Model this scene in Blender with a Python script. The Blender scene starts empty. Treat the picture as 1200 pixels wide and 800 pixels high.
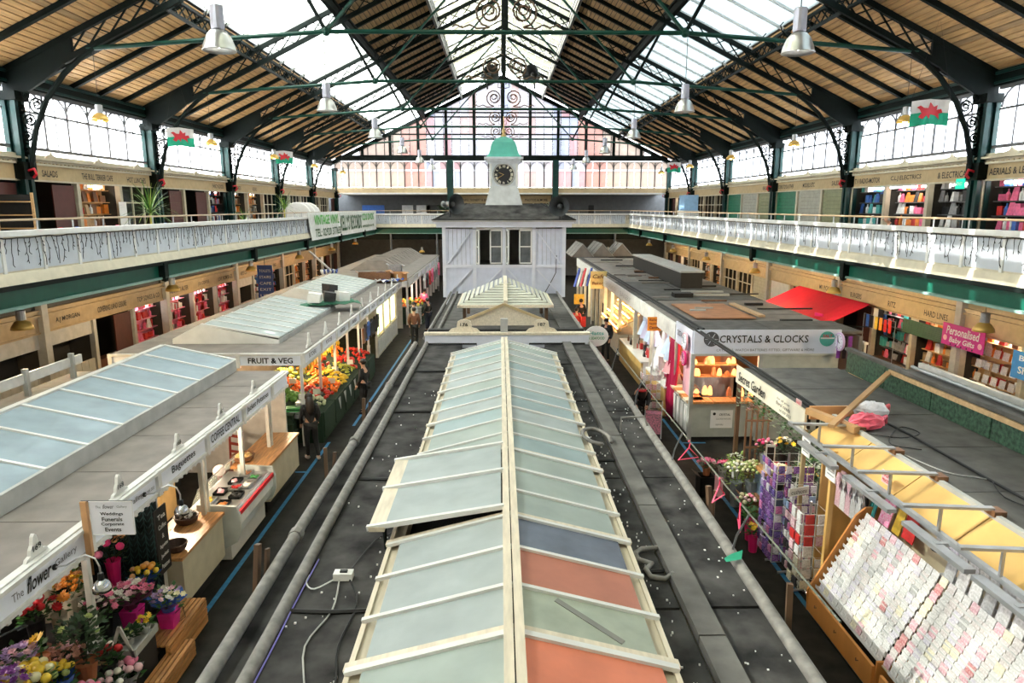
import bpy, bmesh, math, random
from mathutils import Vector, Matrix
random.seed(7)
PI = math.pi
SC = bpy.context.scene
COL = SC.collection
# ------------------------------------------------------------------ camera, sky, sun, exposure
cam_d = bpy.data.cameras.new('camera'); cam_d.lens = 24.0; cam_d.sensor_width = 36.0; cam_d.clip_end = 400; cam_d.clip_start = .05
cam = bpy.data.objects.new('camera', cam_d); COL.objects.link(cam)
cam.location = (0, 0, 6.2); cam.rotation_euler = (PI/2 - math.atan(157/800), 0, -math.atan(14/815.3))
SC.camera = cam
SC.view_settings.view_transform = 'Standard'; SC.view_settings.look = 'None'; SC.view_settings.gamma = 1
SC.view_settings.use_curve_mapping = False
SC.view_settings.exposure = 1.95
W = bpy.data.worlds.new('sky'); SC.world = W; W.use_nodes = True
bg = W.node_tree.nodes['Background']; bg.inputs[0].default_value = (.86, .93, 1, 1); bg.inputs[1].default_value = 3.2
sun_d = bpy.data.lights.new('sun', 'SUN'); sun_d.energy = 11; sun_d.angle = .012; sun_d.color = (1, .95, .86)
sun = bpy.data.objects.new('sun', sun_d); COL.objects.link(sun)
sun.rotation_euler = Vector((-.75, .14, .655)).to_track_quat('Z', 'Y').to_euler()

# ------------------------------------------------------------------ materials
MATS = {}
def srgb(h):
    h = h.lstrip('#'); v = [int(h[i:i+2], 16)/255 for i in (0, 2, 4)]
    return tuple(c/12.92 if c <= .04045 else ((c+.055)/1.055)**2.4 for c in v)
def M(name, col=None, rough=.6, metal=0, var=.12, scale=4, bump=0, col2=None, emis=0, trans=0, alpha=1, stretch=None, spec=.5, detail=5):
    if name in MATS: return MATS[name]
    if isinstance(col, str): col = srgb(col)
    if isinstance(col2, str): col2 = srgb(col2)
    m = bpy.data.materials.new(name); m.use_nodes = True; nt = m.node_tree; N = nt.nodes; L = nt.links
    b = N['Principled BSDF']
    b.inputs['Roughness'].default_value = rough; b.inputs['Metallic'].default_value = metal
    b.inputs['Specular IOR Level'].default_value = spec
    b.inputs['Base Color'].default_value = (*col, 1)
    if trans: b.inputs['Transmission Weight'].default_value = trans
    if alpha < 1: b.inputs['Alpha'].default_value = alpha
    if emis:
        b.inputs['Emission Color'].default_value = (*col, 1); b.inputs['Emission Strength'].default_value = emis
    if var or col2 or bump:
        tc = N.new('ShaderNodeTexCoord'); mp = N.new('ShaderNodeMapping'); L.new(tc.outputs['Object'], mp.inputs[0])
        if stretch: mp.inputs['Scale'].default_value = stretch
        no = N.new('ShaderNodeTexNoise'); no.inputs['Scale'].default_value = scale; no.inputs['Detail'].default_value = detail
        L.new(mp.outputs[0], no.inputs['Vector'])
        if var or col2:
            cr = N.new('ShaderNodeValToRGB'); L.new(no.outputs[0], cr.inputs[0])
            cr.color_ramp.elements[0].position = .3; cr.color_ramp.elements[1].position = .7
            c1 = tuple(c*(1-var) for c in col); c2 = col2 if col2 else tuple(min(1, c*(1+var)) for c in col)
            cr.color_ramp.elements[0].color = (*c1, 1); cr.color_ramp.elements[1].color = (*c2, 1)
            L.new(cr.outputs[0], b.inputs['Base Color'])
        if bump:
            bp = N.new('ShaderNodeBump'); bp.inputs['Strength'].default_value = bump; bp.inputs['Distance'].default_value = .02
            L.new(no.outputs[0], bp.inputs['Height']); L.new(bp.outputs[0], b.inputs['Normal'])
    MATS[name] = m; return m
def glassy(name, tint, clear=.6, trans_col=(.9, .95, 1)):
    """thin glazing: part of the light goes straight through, the rest is diffused by the dirt and frosting"""
    if name in MATS: return MATS[name]
    m = bpy.data.materials.new(name); m.use_nodes = True; nt = m.node_tree; N = nt.nodes; L = nt.links
    N.remove(N['Principled BSDF']); out = N['Material Output']
    a = N.new('ShaderNodeBsdfTransparent'); a.inputs[0].default_value = (*tint, 1)
    t = N.new('ShaderNodeBsdfTranslucent'); t.inputs[0].default_value = (*tint, 1)
    g = N.new('ShaderNodeBsdfGlossy'); g.inputs['Roughness'].default_value = .15
    no = N.new('ShaderNodeTexNoise'); tc = N.new('ShaderNodeTexCoord'); L.new(tc.outputs['Object'], no.inputs['Vector'])
    no.inputs['Scale'].default_value = 1.7; no.inputs['Detail'].default_value = 6
    mr = N.new('ShaderNodeMapRange'); mr.inputs[1].default_value = .3; mr.inputs[2].default_value = .7
    mr.inputs[3].default_value = 1-clear-.15; mr.inputs[4].default_value = 1-clear+.15
    L.new(no.outputs[0], mr.inputs[0])
    mx = N.new('ShaderNodeMixShader'); L.new(mr.outputs[0], mx.inputs[0]); L.new(a.outputs[0], mx.inputs[1]); L.new(t.outputs[0], mx.inputs[2])
    m2 = N.new('ShaderNodeMixShader'); m2.inputs[0].default_value = .05
    L.new(mx.outputs[0], m2.inputs[1]); L.new(g.outputs[0], m2.inputs[2]); L.new(m2.outputs[0], out.inputs[0])
    MATS[name] = m; return m
iron = M('dark_green_iron', (.002, .006, .005), .6, 0, .3, spec=.18)
irongreen = M('green_iron', (.004, .045, .03), .45, 0, .2, spec=.3)  # brighter green iron of the tie rods and inner struts
colgreen = M('column_green', (.004, .035, .032), .4, 0, .25, spec=.3)
brown = M('bronze_iron', (.10, .055, .03), .5)
black = M('black', (.008, .008, .009), .6)
blackg = M('black_gloss', (.01, .01, .012), .2)
cream = M('cream_paint', (.50, .38, .21), .55, var=.1)
cream2 = M('pale_cream_paint', (.55, .50, .38), .55, var=.1)
white = M('white_paint', (.70, .70, .68), .5, var=.07)
lilac = M('lilac_white_paint', (.60, .63, .74), .5, var=.06)
lilac2 = M('lilac_trim', (.66, .68, .76), .5, var=.05)
greyp = M('grey_paint', (.11, .115, .12), .6)
lgrey = M('light_grey_paint', (.42, .42, .40), .6)
plank_m = M('tan_board', (.56, .34, .145), .6, var=.22, scale=2.2, stretch=(6, .7, 6))
plank_d = M('brown_board', (.36, .23, .11), .65, var=.25, scale=2.2, stretch=(6, .7, 6))
felt = M('grey_roof_felt', (.215, .19, .172), .9, var=.16, scale=2.5, bump=.3)
feltd = M('dark_roof_felt', (.030, .029, .030), .9, spec=.2, col2=(.085, .082, .08), var=.6, scale=2.6, bump=.5, detail=10)
feltm = M('mid_roof_felt', (.10, .096, .09), .9, var=.3, scale=3, bump=.4)
led = M('lead_pipe', (.19, .18, .165), .6, var=.3, scale=9, bump=.3)
floor_m = M('dark_concrete', (.020, .018, .015), .8, spec=.2, var=.45, scale=3, bump=.2, detail=9)
steel = M('brushed_steel', (.6, .6, .62), .3, .85, var=.08)
alu = M('dull_aluminium', (.42, .43, .45), .4, .5, var=.15)
gold = M('gold_lamp', (.80, .52, .14), .35, .35, var=.1)
wood = M('orange_wood', (.50, .20, .06), .4, var=.3, scale=3, stretch=(8, .8, 8))
woodl = M('pale_wood', (.62, .38, .17), .5, var=.2, scale=3, stretch=(1, 8, 8))
mustard = M('mustard_board', (.55, .36, .12), .5)
red = M('red_paint', (.62, .015, .03), .45)
pink = M('hot_pink', (.85, .03, .25), .5)
ppink = M('pale_pink', (.80, .42, .50), .6)
bluep = M('blue_paint', (.02, .16, .34), .6, var=.25, scale=12)
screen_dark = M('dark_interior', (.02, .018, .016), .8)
skin = M('skin', (.55, .30, .20), .5, var=.05)
paper = M('white_card', (.85, .84, .83), .6, var=.03)

# ------------------------------------------------------------------ mesh builder
class MB:
    def __init__(s): s.v = []; s.f = []
    def add(s, vs, fs):
        n = len(s.v); s.v += [tuple(v) for v in vs]; s.f += [tuple(i+n for i in f) for f in fs]; return s
    def box(s, c, d, rz=0, mat=None):
        x, y, z = d[0]/2, d[1]/2, d[2]/2
        vs = [Vector((a*x, b*y, e*z)) for e in (-1, 1) for a, b in ((-1, -1), (1, -1), (1, 1), (-1, 1))]
        R = mat if mat else (Matrix.Rotation(rz, 3, 'Z') if rz else None)
        if R: vs = [R @ v for v in vs]
        vs = [v + Vector(c) for v in vs]
        return s.add(vs, [(3, 2, 1, 0), (4, 5, 6, 7), (0, 1, 5, 4), (1, 2, 6, 5), (2, 3, 7, 6), (3, 0, 4, 7)])
    def lh(s, a, b):
        return s.box([(a[i]+b[i])/2 for i in range(3)], [abs(b[i]-a[i]) for i in range(3)])
    def bar(s, p, q, w, h, up=(0, 0, 1)):
        p = Vector(p); q = Vector(q); d = q-p; L = d.length
        if L < 1e-6: return s
        d /= L; u = Vector(up); r = d.cross(u)
        if r.length < 1e-4: r = d.cross(Vector((1, 0, 0)))
        r.normalize(); u = r.cross(d)
        return s.box((p+q)/2, (w, L, h), mat=Matrix((r, d, u)).transposed())
    def tube(s, pts, r, n=6, closed=False, cap=True):
        pts = [Vector(p) for p in pts]; m = len(pts); rr = r if isinstance(r, (list, tuple)) else [r]*m
        vs = []; prev = None
        for i, p in enumerate(pts):
            a = pts[(i-1) % m] if (closed or i > 0) else p; b = pts[(i+1) % m] if (closed or i < m-1) else p
            t = (b-a); t = t.normalized() if t.length > 1e-9 else Vector((0, 0, 1))
            if prev is None:
                u = t.cross(Vector((0, 0, 1)));
                if u.length < .1: u = t.cross(Vector((1, 0, 0)))
            else: u = prev - t*prev.dot(t)
            u.normalize(); prev = u; w = t.cross(u)
            for k in range(n):
                an = 2*PI*k/n; vs.append(p + (u*math.cos(an)+w*math.sin(an))*rr[i])
        fs = []
        for i in range(m if closed else m-1):
            j = (i+1) % m
            for k in range(n): l = (k+1) % n; fs.append((i*n+k, i*n+l, j*n+l, j*n+k))
        if not closed and cap: fs += [tuple(range(n))[::-1], tuple((m-1)*n+k for k in range(n))]
        return s.add(vs, fs)
    def lathe(s, prof, c=(0, 0, 0), n=12, axis='Z', capped=True):
        vs = []; cx, cy, cz = c
        for r, z in prof:
            for k in range(n):
                a = 2*PI*k/n; x, y = r*math.cos(a), r*math.sin(a)
                v = (x, y, z) if axis == 'Z' else ((x, z, y) if axis == 'Y' else (z, x, y))
                vs.append((v[0]+cx, v[1]+cy, v[2]+cz))
        m = len(prof); fs = [(i*n+k, i*n+(k+1) % n, (i+1)*n+(k+1) % n, (i+1)*n+k) for i in range(m-1) for k in range(n)]
        if capped: fs += [tuple(range(n))[::-1], tuple((m-1)*n+k for k in range(n))]
        return s.add(vs, fs)
    def ball(s, c, r, n=8, m=5):
        if not isinstance(r, (tuple, list)): r = (r, r, r)
        vs = [(c[0], c[1], c[2]-r[2])]
        for i in range(1, m):
            a = PI*i/m - PI/2
            for k in range(n):
                b = 2*PI*k/n; vs.append((c[0]+r[0]*math.cos(a)*math.cos(b), c[1]+r[1]*math.cos(a)*math.sin(b), c[2]+r[2]*math.sin(a)))
        vs.append((c[0], c[1], c[2]+r[2])); t = len(vs)-1
        fs = [(0, 1+(k+1) % n, 1+k) for k in range(n)]
        for i in range(m-2):
            for k in range(n): fs.append((1+i*n+k, 1+i*n+(k+1) % n, 1+(i+1)*n+(k+1) % n, 1+(i+1)*n+k))
        fs += [(t, 1+(m-2)*n+k, 1+(m-2)*n+(k+1) % n) for k in range(n)]
        return s.add(vs, fs)
    def prism(s, poly, o, u, w, t):
        """polygon poly (a,b) -> o + a*u + b*w, extruded by vector t"""
        o, u, w, t = map(Vector, (o, u, w, t)); n = len(poly)
        a = [o+u*p[0]+w*p[1] for p in poly]; b = [v+t for v in a]
        return s.add(a+b, [tuple(range(n))[::-1], tuple(range(n, 2*n))]+[(i, (i+1) % n, n+(i+1) % n, n+i) for i in range(n)])
    def hexa(s, a, b):  # two quads
        return s.add(list(a)+list(b), [(3, 2, 1, 0), (4, 5, 6, 7), (0, 1, 5, 4), (1, 2, 6, 5), (2, 3, 7, 6), (3, 0, 4, 7)])
    def mesh(s, name, mat, smooth=False):
        me = bpy.data.meshes.new(name); me.from_pydata(s.v, [], s.f)
        if mat: me.materials.append(mat)
        if smooth: me.polygons.foreach_set('use_smooth', [True]*len(me.polygons))
        me.update(); return me
    def build(s, name, mat, parent=None, loc=None, smooth=False, **tags):
        return put(s.mesh(name, mat, smooth), name, parent, loc, **tags)
def put(me, name, parent=None, loc=None, rz=0, mat=None, scale=None, rot=None, **tags):
    o = bpy.data.objects.new(name, me); COL.objects.link(o)
    if parent: o.parent = parent
    if loc is not None: o.location = loc
    if rz: o.rotation_euler = (0, 0, rz)
    if rot is not None: o.rotation_euler = rot
    if scale is not None: o.scale = scale if isinstance(scale, (tuple, list)) else (scale,)*3
    if mat: o.material_slots[0].link = 'OBJECT'; o.material_slots[0].material = mat
    for k, v in tags.items():
        if v is not None: o[{'cat': 'category'}.get(k, k)] = v
    return o
def T(name, label, cat, loc=(0, 0, 0), rz=0, group=None, kind=None):
    o = bpy.data.objects.new(name, None); COL.objects.link(o); o.empty_display_size = .1
    o.location = loc; o.rotation_euler = (0, 0, rz)
    if label: o['label'] = label
    if cat: o['category'] = cat
    if group: o['group'] = group
    if kind: o['kind'] = kind
    return o
def S(name, parts_kind='structure'):
    return T(name, None, None, kind='structure')
def dup(root, loc, rz=None, label=None, group=None, scale=None):
    r = root.copy(); COL.objects.link(r); r.location = loc
    if rz is not None: r.rotation_euler = (0, 0, rz)
    if label: r['label'] = label
    if group: r['group'] = group
    if scale: r.scale = (scale,)*3
    for ch in list(root.children):
        c = ch.copy(); COL.objects.link(c); c.parent = r
        for g in ch.children:
            d = g.copy(); COL.objects.link(d); d.parent = c
    return r
TXT = {}
def text(s, parent, c, w, h, mat, right=(1, 0, 0), up=(0, 0, 1), name='lettering', fit='both', bold=0, shear=0, depth=.004):
    """lettering laid out around point c, width w and height h, lying in the plane (right, up)"""
    key = (s, bold, shear)
    if key not in TXT:
        cu = bpy.data.curves.new('t', 'FONT'); cu.body = s; cu.size = 1; cu.resolution_u = 2; cu.offset = bold; cu.shear = shear
        cu.align_x = 'CENTER'; cu.extrude = .0
        ob = bpy.data.objects.new('t', cu); me = bpy.data.meshes.new_from_object(ob)
        vs = [tuple(v.co) for v in me.vertices]; fs = [tuple(p.vertices) for p in me.polygons]
        bpy.data.objects.remove(ob); bpy.data.meshes.remove(me); TXT[key] = (vs, fs)
    vs, fs = TXT[key]
    if not vs: return None
    x0, x1 = min(v[0] for v in vs), max(v[0] for v in vs); y0, y1 = min(v[1] for v in vs), max(v[1] for v in vs)
    sx = w/(x1-x0); sy = h/(y1-y0)
    if fit == 'keep': sx = sy = min(sx, sy)
    R, U = Vector(right).normalized(), Vector(up).normalized(); Nn = R.cross(U); c = Vector(c)
    out = [c + R*((v[0]-(x0+x1)/2)*sx) + U*((v[1]-(y0+y1)/2)*sy) + Nn*depth for v in vs]
    mb = MB(); mb.add(out, fs); return mb.build(name, mat, parent)
def rr(a, b): return random.uniform(a, b)
def pick(l): return random.choice(l)

# ------------------------------------------------------------------ hall dimensions
XC = .2; LW = 14.35; APEX = 17.0; SL = .48; BAY = 7.75; Y0 = 20.8; YE = 59.55; YS = -2.45
def X(s, l): return XC + s*l
def RZ(l): return APEX - SL*l
TR = [Y0 + BAY*k for k in range(-3, 6)]           # truss lines  -2.45 ... 59.55
SD = ((-1, 'left'), (1, 'right'))

# --- floor, end walls
f = S('floor'); MB().lh((-18, -4, -.2), (18.4, 64, 0)).build('slab', floor_m, f)
for (a, b) in (((-4.66, 5, 0), (-4.58, 17.6, .004)), ((4.8, 5, 0), (4.88, 19.5, .004)), ((-4.3, 19, 0), (-4.22, 33, .004)), ((-5.4, 15.45, 0), (-4.62, 15.52, .004)), ((4.88, 17.35, 0), (5.5, 17.42, .004))):
    MB().lh(a, b).build('blue_line', bluep, f)
for s, sd in SD:
    w = S('wall_'+sd)
    MB().lh((X(s, 16.8), YS, 0), (X(s, 17.0), YE+4, 7.7)).build('shop_back_wall', greyp, w)
    MB().lh((X(s, 14.25), YS, 9.66), (X(s, 14.5), YE, 10.1)).build('wall_plate', iron, w)
    MB().lh((X(s, 14.2), YS, 7.66), (X(s, 16.8), YE, 7.76)).build('shop_roof', cream2, w)
    g = S('floor_gallery_'+sd); MB().lh((X(s, 10.55), YS, 4.42), (X(s, 16.8), YE+4, 4.6)).build('slab', greyp, g)
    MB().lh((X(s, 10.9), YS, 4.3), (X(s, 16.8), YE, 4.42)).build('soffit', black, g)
    for k in range(0, 26): MB().lh((X(s, 10.7), 1+BAY/3*k, 4.12), (X(s, 16.4), 1.12+BAY/3*k, 4.32)).build('joist', iron, g)
w = S('wall_near'); MB().lh((-17, YS-.2, 0), (17.4, YS, 17.6)).build('wall_panel', cream2, w)
g = S('floor_gallery_far'); MB().lh((X(-1, 10.55), 57.1, 4.42), (X(1, 10.55), 63.6, 4.6)).build('slab', greyp, g)
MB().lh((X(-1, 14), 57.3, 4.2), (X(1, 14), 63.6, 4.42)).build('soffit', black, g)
for y in (57.2, 58.4, 59.6): MB().lh((X(-1, 14), y, 3.6), (X(1, 14), y+.12, 4.25)).build('joist', iron, g)

# --- ceiling: boards, rafters, purlins
ce = S('ceiling')
BANDS = ((3.33, 6.45), (9.75, 14.5))
def board(l0, l1, y0, y1, s, t=.03, off=0):
    a = [(X(s, l0), y0, RZ(l0)+off), (X(s, l1), y0, RZ(l1)+off), (X(s, l1), y1, RZ(l1)+off), (X(s, l0), y1, RZ(l0)+off)]
    b = [(p[0], p[1], p[2]+t) for p in a]; return a, b
for s, sd in SD:
    for l0, l1 in BANDS:
        n = round((l1-l0)/.185); w_ = (l1-l0)/n
        pm = []
        for i in range(n):
            m = MB(); m.hexa(*board(l0+i*w_+.019, l0+(i+1)*w_-.019, 0, BAY-.02, s, off=rr(0, .012))); pm.append(m.mesh('plank', plank_m))
        for bi, y in enumerate(TR[:-1]):
            if bi in (2, 3) and l0 > 5:
                for i in range(n): put(pm[i], 'plank', ce, (0, y+.01, 0), mat=pick([plank_m, plank_m, plank_m, plank_d]) if i % 3 else None)
            else:
                m = MB()
                if bi < 2: m.hexa(*board(l0, l1, y, y+BAY, s))
                else:
                    for i in range(n): m.hexa(*board(l0+i*w_+.019, l0+(i+1)*w_-.019, y+.01, y+BAY-.01, s, off=rr(0, .012)))
                m.build('plank', plank_m if l0 > 5 else plank_d, ce, kind='stuff')
        MB().hexa(*board(l0-.05, l1+.2, YS, YE, s, t=.05, off=.09)).build('roof_deck', black, ce)
        for y in TR[:-1]:
            for k in range(1, 5):
                yy = y+BAY*k/5
                m = MB(); m.hexa(*board(l0, l1, yy-.07, yy+.07, s, t=.16, off=-.155)); m.build('rafter', iron, ce)
# purlins
for s, sd in SD:
    for l, hgt, wdt, mt in ((9.75, .5, .12, iron), (6.45, .42, .2, iron), (3.33, .34, .12, lgrey), (14.3, .34, .2, colgreen)):
        for y in TR[:-1]:
            p = T('purlin', None, None); p.parent = ce
            z = RZ(l)-.08
            MB().lh((X(s, l)-wdt/2, y+.08, z-.08), (X(s, l)+wdt/2, y+BAY-.08, z)).build('flange', mt, p)
            MB().lh((X(s, l)-wdt/2, y+.08, z-hgt), (X(s, l)+wdt/2, y+BAY-.08, z-hgt+.07)).build('flange', mt, p)
            m = MB()
            if l in (6.45, 3.33, 14.3): m.lh((X(s, l)-.03, y+.08, z-hgt), (X(s, l)+.03, y+BAY-.08, z))
            else:
                n = 14
                for i in range(n):
                    ya, yb = y+.08+(BAY-.16)*i/n, y+.08+(BAY-.16)*(i+1)/n
                    m.bar((X(s, l), ya, z-hgt+.05), (X(s, l), yb, z-.05), .03, .035, up=(1, 0, 0)); m.bar((X(s, l), ya, z-.05), (X(s, l), yb, z-hgt+.05), .03, .035, up=(1, 0, 0))
            m.build('web', mt, p)
# roof glazing bands
gl_w = glassy('roof_glass', (.60, .62, .60), .42); gl_c = glassy('roof_glass_dim', (.30, .325, .325), .6); gl_m = glassy('louvre_glass', (.30, .305, .26), .35)  # right band uses a darker copy, so the left looks sunlit
NP = 5
wn = 1
for s, sd in SD:
    w = S('window_%d' % wn); wn += 1
    st = BAY/NP
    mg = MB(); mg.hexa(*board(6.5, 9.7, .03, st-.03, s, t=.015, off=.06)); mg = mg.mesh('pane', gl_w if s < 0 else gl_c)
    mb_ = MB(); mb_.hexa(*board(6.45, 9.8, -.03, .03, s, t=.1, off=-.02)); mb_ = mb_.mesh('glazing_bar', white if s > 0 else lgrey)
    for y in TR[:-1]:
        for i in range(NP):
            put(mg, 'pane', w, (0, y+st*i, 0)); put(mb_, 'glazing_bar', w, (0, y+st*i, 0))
    mc = MB(); pts = [(X(s, 9.2), 0, RZ(9.2)-.1), (X(s, 9.05), 0, RZ(9.05)-.2), (X(s, 8.9), 0, RZ(9.05)+.0), (X(s, 8.95), 0, RZ(9.05)+.12)]
    mc.tube([(X(s, 9.72), 0, RZ(9.7)-.45), (X(s, 9.6), 0, RZ(9.7)-.42), (X(s, 9.42), 0, RZ(9.6)-.3), (X(s, 9.35), 0, RZ(9.6)-.12), (X(s, 9.45), 0, RZ(9.6)-.02)], .022, 5); mc = mc.mesh('hook', iron)
    for y in TR[2:-1]:
        for i in range(NP*1): put(mc, 'hook', w, (0, y+st*(i+.5), 0))
    # lantern side: louvred glass between the two upper purlins and the ridge
    w = S('window_%d' % wn); wn += 1
    n = 12; w_ = 3.33/n
    for y in TR[2:-1]:
        m = MB()
        for q in range(5):
            for i in range(n): m.hexa(*board(i*w_+.004, (i+1)*w_-.004, y+BAY*q/5+.04, y+BAY*(q+1)/5-(.11 if q % 2 else .06), s, t=.012, off=.34+(i % 2)*.03))
        m.build('louvre_pane', gl_m, w, kind='stuff')
        m = MB()
        for k in range(6): m.hexa(*board(0, 3.3, y+BAY*k/5-.03, y+BAY*k/5+.03, s, t=.08, off=.26))
        m.build('glazing_bar', cream2, w)
    m = MB(); m.hexa(*board(0, 3.3, YS, TR[2], s, t=.012, off=.34)); m.build('louvre_pane', gl_m, w)
    MB().lh((X(s, 3.3), YS, RZ(3.33)-.05), (X(s, 3.42), YE, RZ(3.33)+.4)).build('lantern_upstand', lgrey, w)
MB().lh((XC-.09, YS, RZ(0)+.1), (XC+.09, YE, RZ(0)+.42)).build('ridge_beam', iron, ce)

# --- roof trusses, one thing each
def scroll(c, r, sx, turns=1.6):
    pts = []
    for i in range(22):
        t = i/21; a = -PI/2 + turns*2*PI*t; q = r*(1-.78*t)
        pts.append((c[0]+sx*q*math.cos(a), c[1], c[2]+q*math.sin(a)+r*.0))
    return pts
def make_truss():
    t = T('roof_truss', None, 'truss')
    NL, NZ, TL, TZ = 5.12, 11.1, 11.9, 10.62
    for s in (-1, 1):
        def P(l, z): return (X(s, l), 0, z)
        d0 = .10; dz = .50
        MB().bar(P(14.4, RZ(14.4)-d0), P(0, RZ(0)-d0), .16, .13, up=(0, 1, 0)).build('rafter_flange', iron, t)
        MB().bar(P(12.6, RZ(12.6)-d0-dz-.08), P(.3, RZ(.3)-d0-dz), .16, .11, up=(0, 1, 0)).build('rafter_flange', iron, t)
        m = MB(); n = 20; L0, L1 = .3, 12.4
        for i in range(n):
            a = L0+(L1-L0)*i/n; b = L0+(L1-L0)*(i+1)/n
            m.bar(P(a, RZ(a)-d0), P(b, RZ(b)-d0-dz), .035, .05, up=(0, 1, 0)); m.bar(P(a, RZ(a)-d0-dz), P(b, RZ(b)-d0), .035, .05, up=(0, 1, 0))
        m.build('lattice', iron, t, kind='stuff')
        # solid haunch plate above the bracket
        MB().prism([(12.3, RZ(12.3)-.1), (14.4, RZ(14.4)-.1), (14.4, 9.35), (13.7, 9.45), (13.2, 9.75), (12.7, 10.1), (12.3, RZ(12.3)-.62)], (XC, -.05, 0), (s, 0, 0), (0, 0, 1), (0, .1, 0)).build('haunch_plate', iron, t)
        # curved bracket with scroll filigree
        arc = [(13.9, 7.1), (13.8, 7.75), (13.6, 8.45), (13.2, 9.25), (12.64, 9.93), (12.1, 10.38), (11.6, 10.72)]
        m = MB(); m.tube([P(*p) for p in arc], .075, 6); m.build('curved_bracket', iron, t)
        m = MB()
        for cx, cz, r in ((13.95, 7.8, .12), (13.88, 8.2, .17), (13.75, 8.65, .2), (13.98, 8.95, .15), (13.5, 9.1, .2), (13.8, 9.35, .15)):
            m.tube([(X(s, cx) + q[0], 0, q[2]) for q in scroll((0, 0, cz), r*1.15, s)], .026, 4)
            m.tube([(X(s, cx)+q[0], 0, q[2]) for q in scroll((0, 0, cz+.05), r*.8, -s)], .022, 4)
        m.build('filigree', iron, t)
        m = MB(); m.tube([P(0, NZ), P(NL, NZ)], .065, 6); m.tube([P(NL, NZ), P(TL, TZ)], .065, 6); m.build('tie_rod', irongreen, t)
        m = MB(); m.bar(P(NL, NZ), P(6.45, RZ(6.45)-.35), .1, .12, up=(0, 1, 0)); m.build('strut', iron, t)
        m = MB(); m.bar(P(NL, NZ), P(.25, RZ(.25)-.6), .07, .11, up=(0, 1, 0)); m.build('strut', irongreen, t)
        m = MB(); m.ball(P(NL, NZ), .13, 8, 5); m.build('tie_joint', irongreen, t)
        m = MB()
        m.tube([(X(s, .48)+q[0], 0, q[2]) for q in scroll((0, 0, NZ+.55), .42, s, 1.9)], .03, 4)
        m.tube([(X(s, .48)+q[0]*1, 0, q[2]) for q in scroll((0, 0, NZ+.55), .24, -s, 1.2)], .02, 4)
        m.tube([(X(s, a), 0, NZ+b) for a, b in ((.5, .12), (.85, .1), (1.05, .2), (1.25, .12), (1.45, .2), (1.55, .14))], .025, 4)
        m.tube([(X(s, a), 0, NZ+b) for a, b in ((.05, 1.0), (.3, 1.05), (.25, 1.3), (.08, 1.2))], .022, 4)
        m.build('scroll_ornament', brown, t)
        m = MB()
        for k in range(9):
            a = .5+k*.7; pts = [P(3.4, RZ(3.3)+.1)]
        m.tube([P(3.2, RZ(3.2)-.7), P(2.95, RZ(3.2)-.45), P(3.0, RZ(3.2)-.2), P(2.8, RZ(3.2)-.05)], .03, 4); m.build('hook', iron, t)
    m = MB(); m.lh((XC-.05, -.04, NZ), (XC+.05, .04, RZ(0)-.4)); m.build('king_rod', iron, t)
    return t
ords = ['first', 'second', 'third', 'fourth', 'fifth', 'sixth', 'seventh', 'eighth', 'ninth', 'tenth', 'eleventh', 'twelfth', 'thirteenth', 'fourteenth', 'fifteenth', 'sixteenth']
t0 = make_truss()
TN = ['dark green lattice roof truss just beyond the big pendant lamps', 'dark green lattice roof truss with the largest bronze scrolls at its middle', 'dark green roof truss with the second largest bronze scrolls', 'dark green roof truss above the clock house with small scrolls', 'small-looking dark green roof truss beyond the clock', 'dark green roof truss last but one before the end gable']
for i, y in enumerate(TR[2:-1]):
    if i == 0: t0.location = (0, y, 0); t0['label'] = TN[0]
    else: dup(t0, (0, y, 0), label=TN[i])

# --- columns
def make_col(s):
    c = T('iron_column', None, 'column')
    MB().lh((-.22, -.22, 4.6), (.22, .22, 5.5)).build('plinth', colgreen, c)
    m = MB()
    for dx, dy in ((-.14, -.14), (.14, -.14), (-.14, .14), (.14, .14)): m.lh((dx-.07, dy-.07, 5.5), (dx+.07, dy+.07, 9.2))
    m.lh((-.12, -.12, 5.5), (.12, .12, 9.2)); m.build('shaft', colgreen, c)
    MB().lh((-.3, -.3, 9.2), (.3, .3, 9.45)).build('capital', iron, c)
    MB().lh((-.28, -.28, 7.0), (.28, .28, 7.5)).build('collar', iron, c)
    m = MB(); m.tube([(-s*.26, -.1, 7.25), (-s*.45, -.1, 7.3), (-s*.5, -.1, 7.15), (-s*.4, -.1, 7.05)], .04, 5); m.build('collar_scroll', red, c)
    MB().lh((-.14, -.14, 0), (.14, .14, 4.3)).build('lower_shaft', lgrey, c)
    return c
for s, sd in SD:
    c0 = make_col(s)
    for i, y in enumerate(TR[2:]):
        lab = 'dark green iron column on the %s gallery, %s from the near end' % (('planted' if s < 0 else 'shuttered'), ords[i])
        if i == 0: c0.location = (X(s, 14.2), y, 0); c0['label'] = lab
        else: dup(c0, (X(s, 14.2), y, 0), label=lab)

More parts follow.
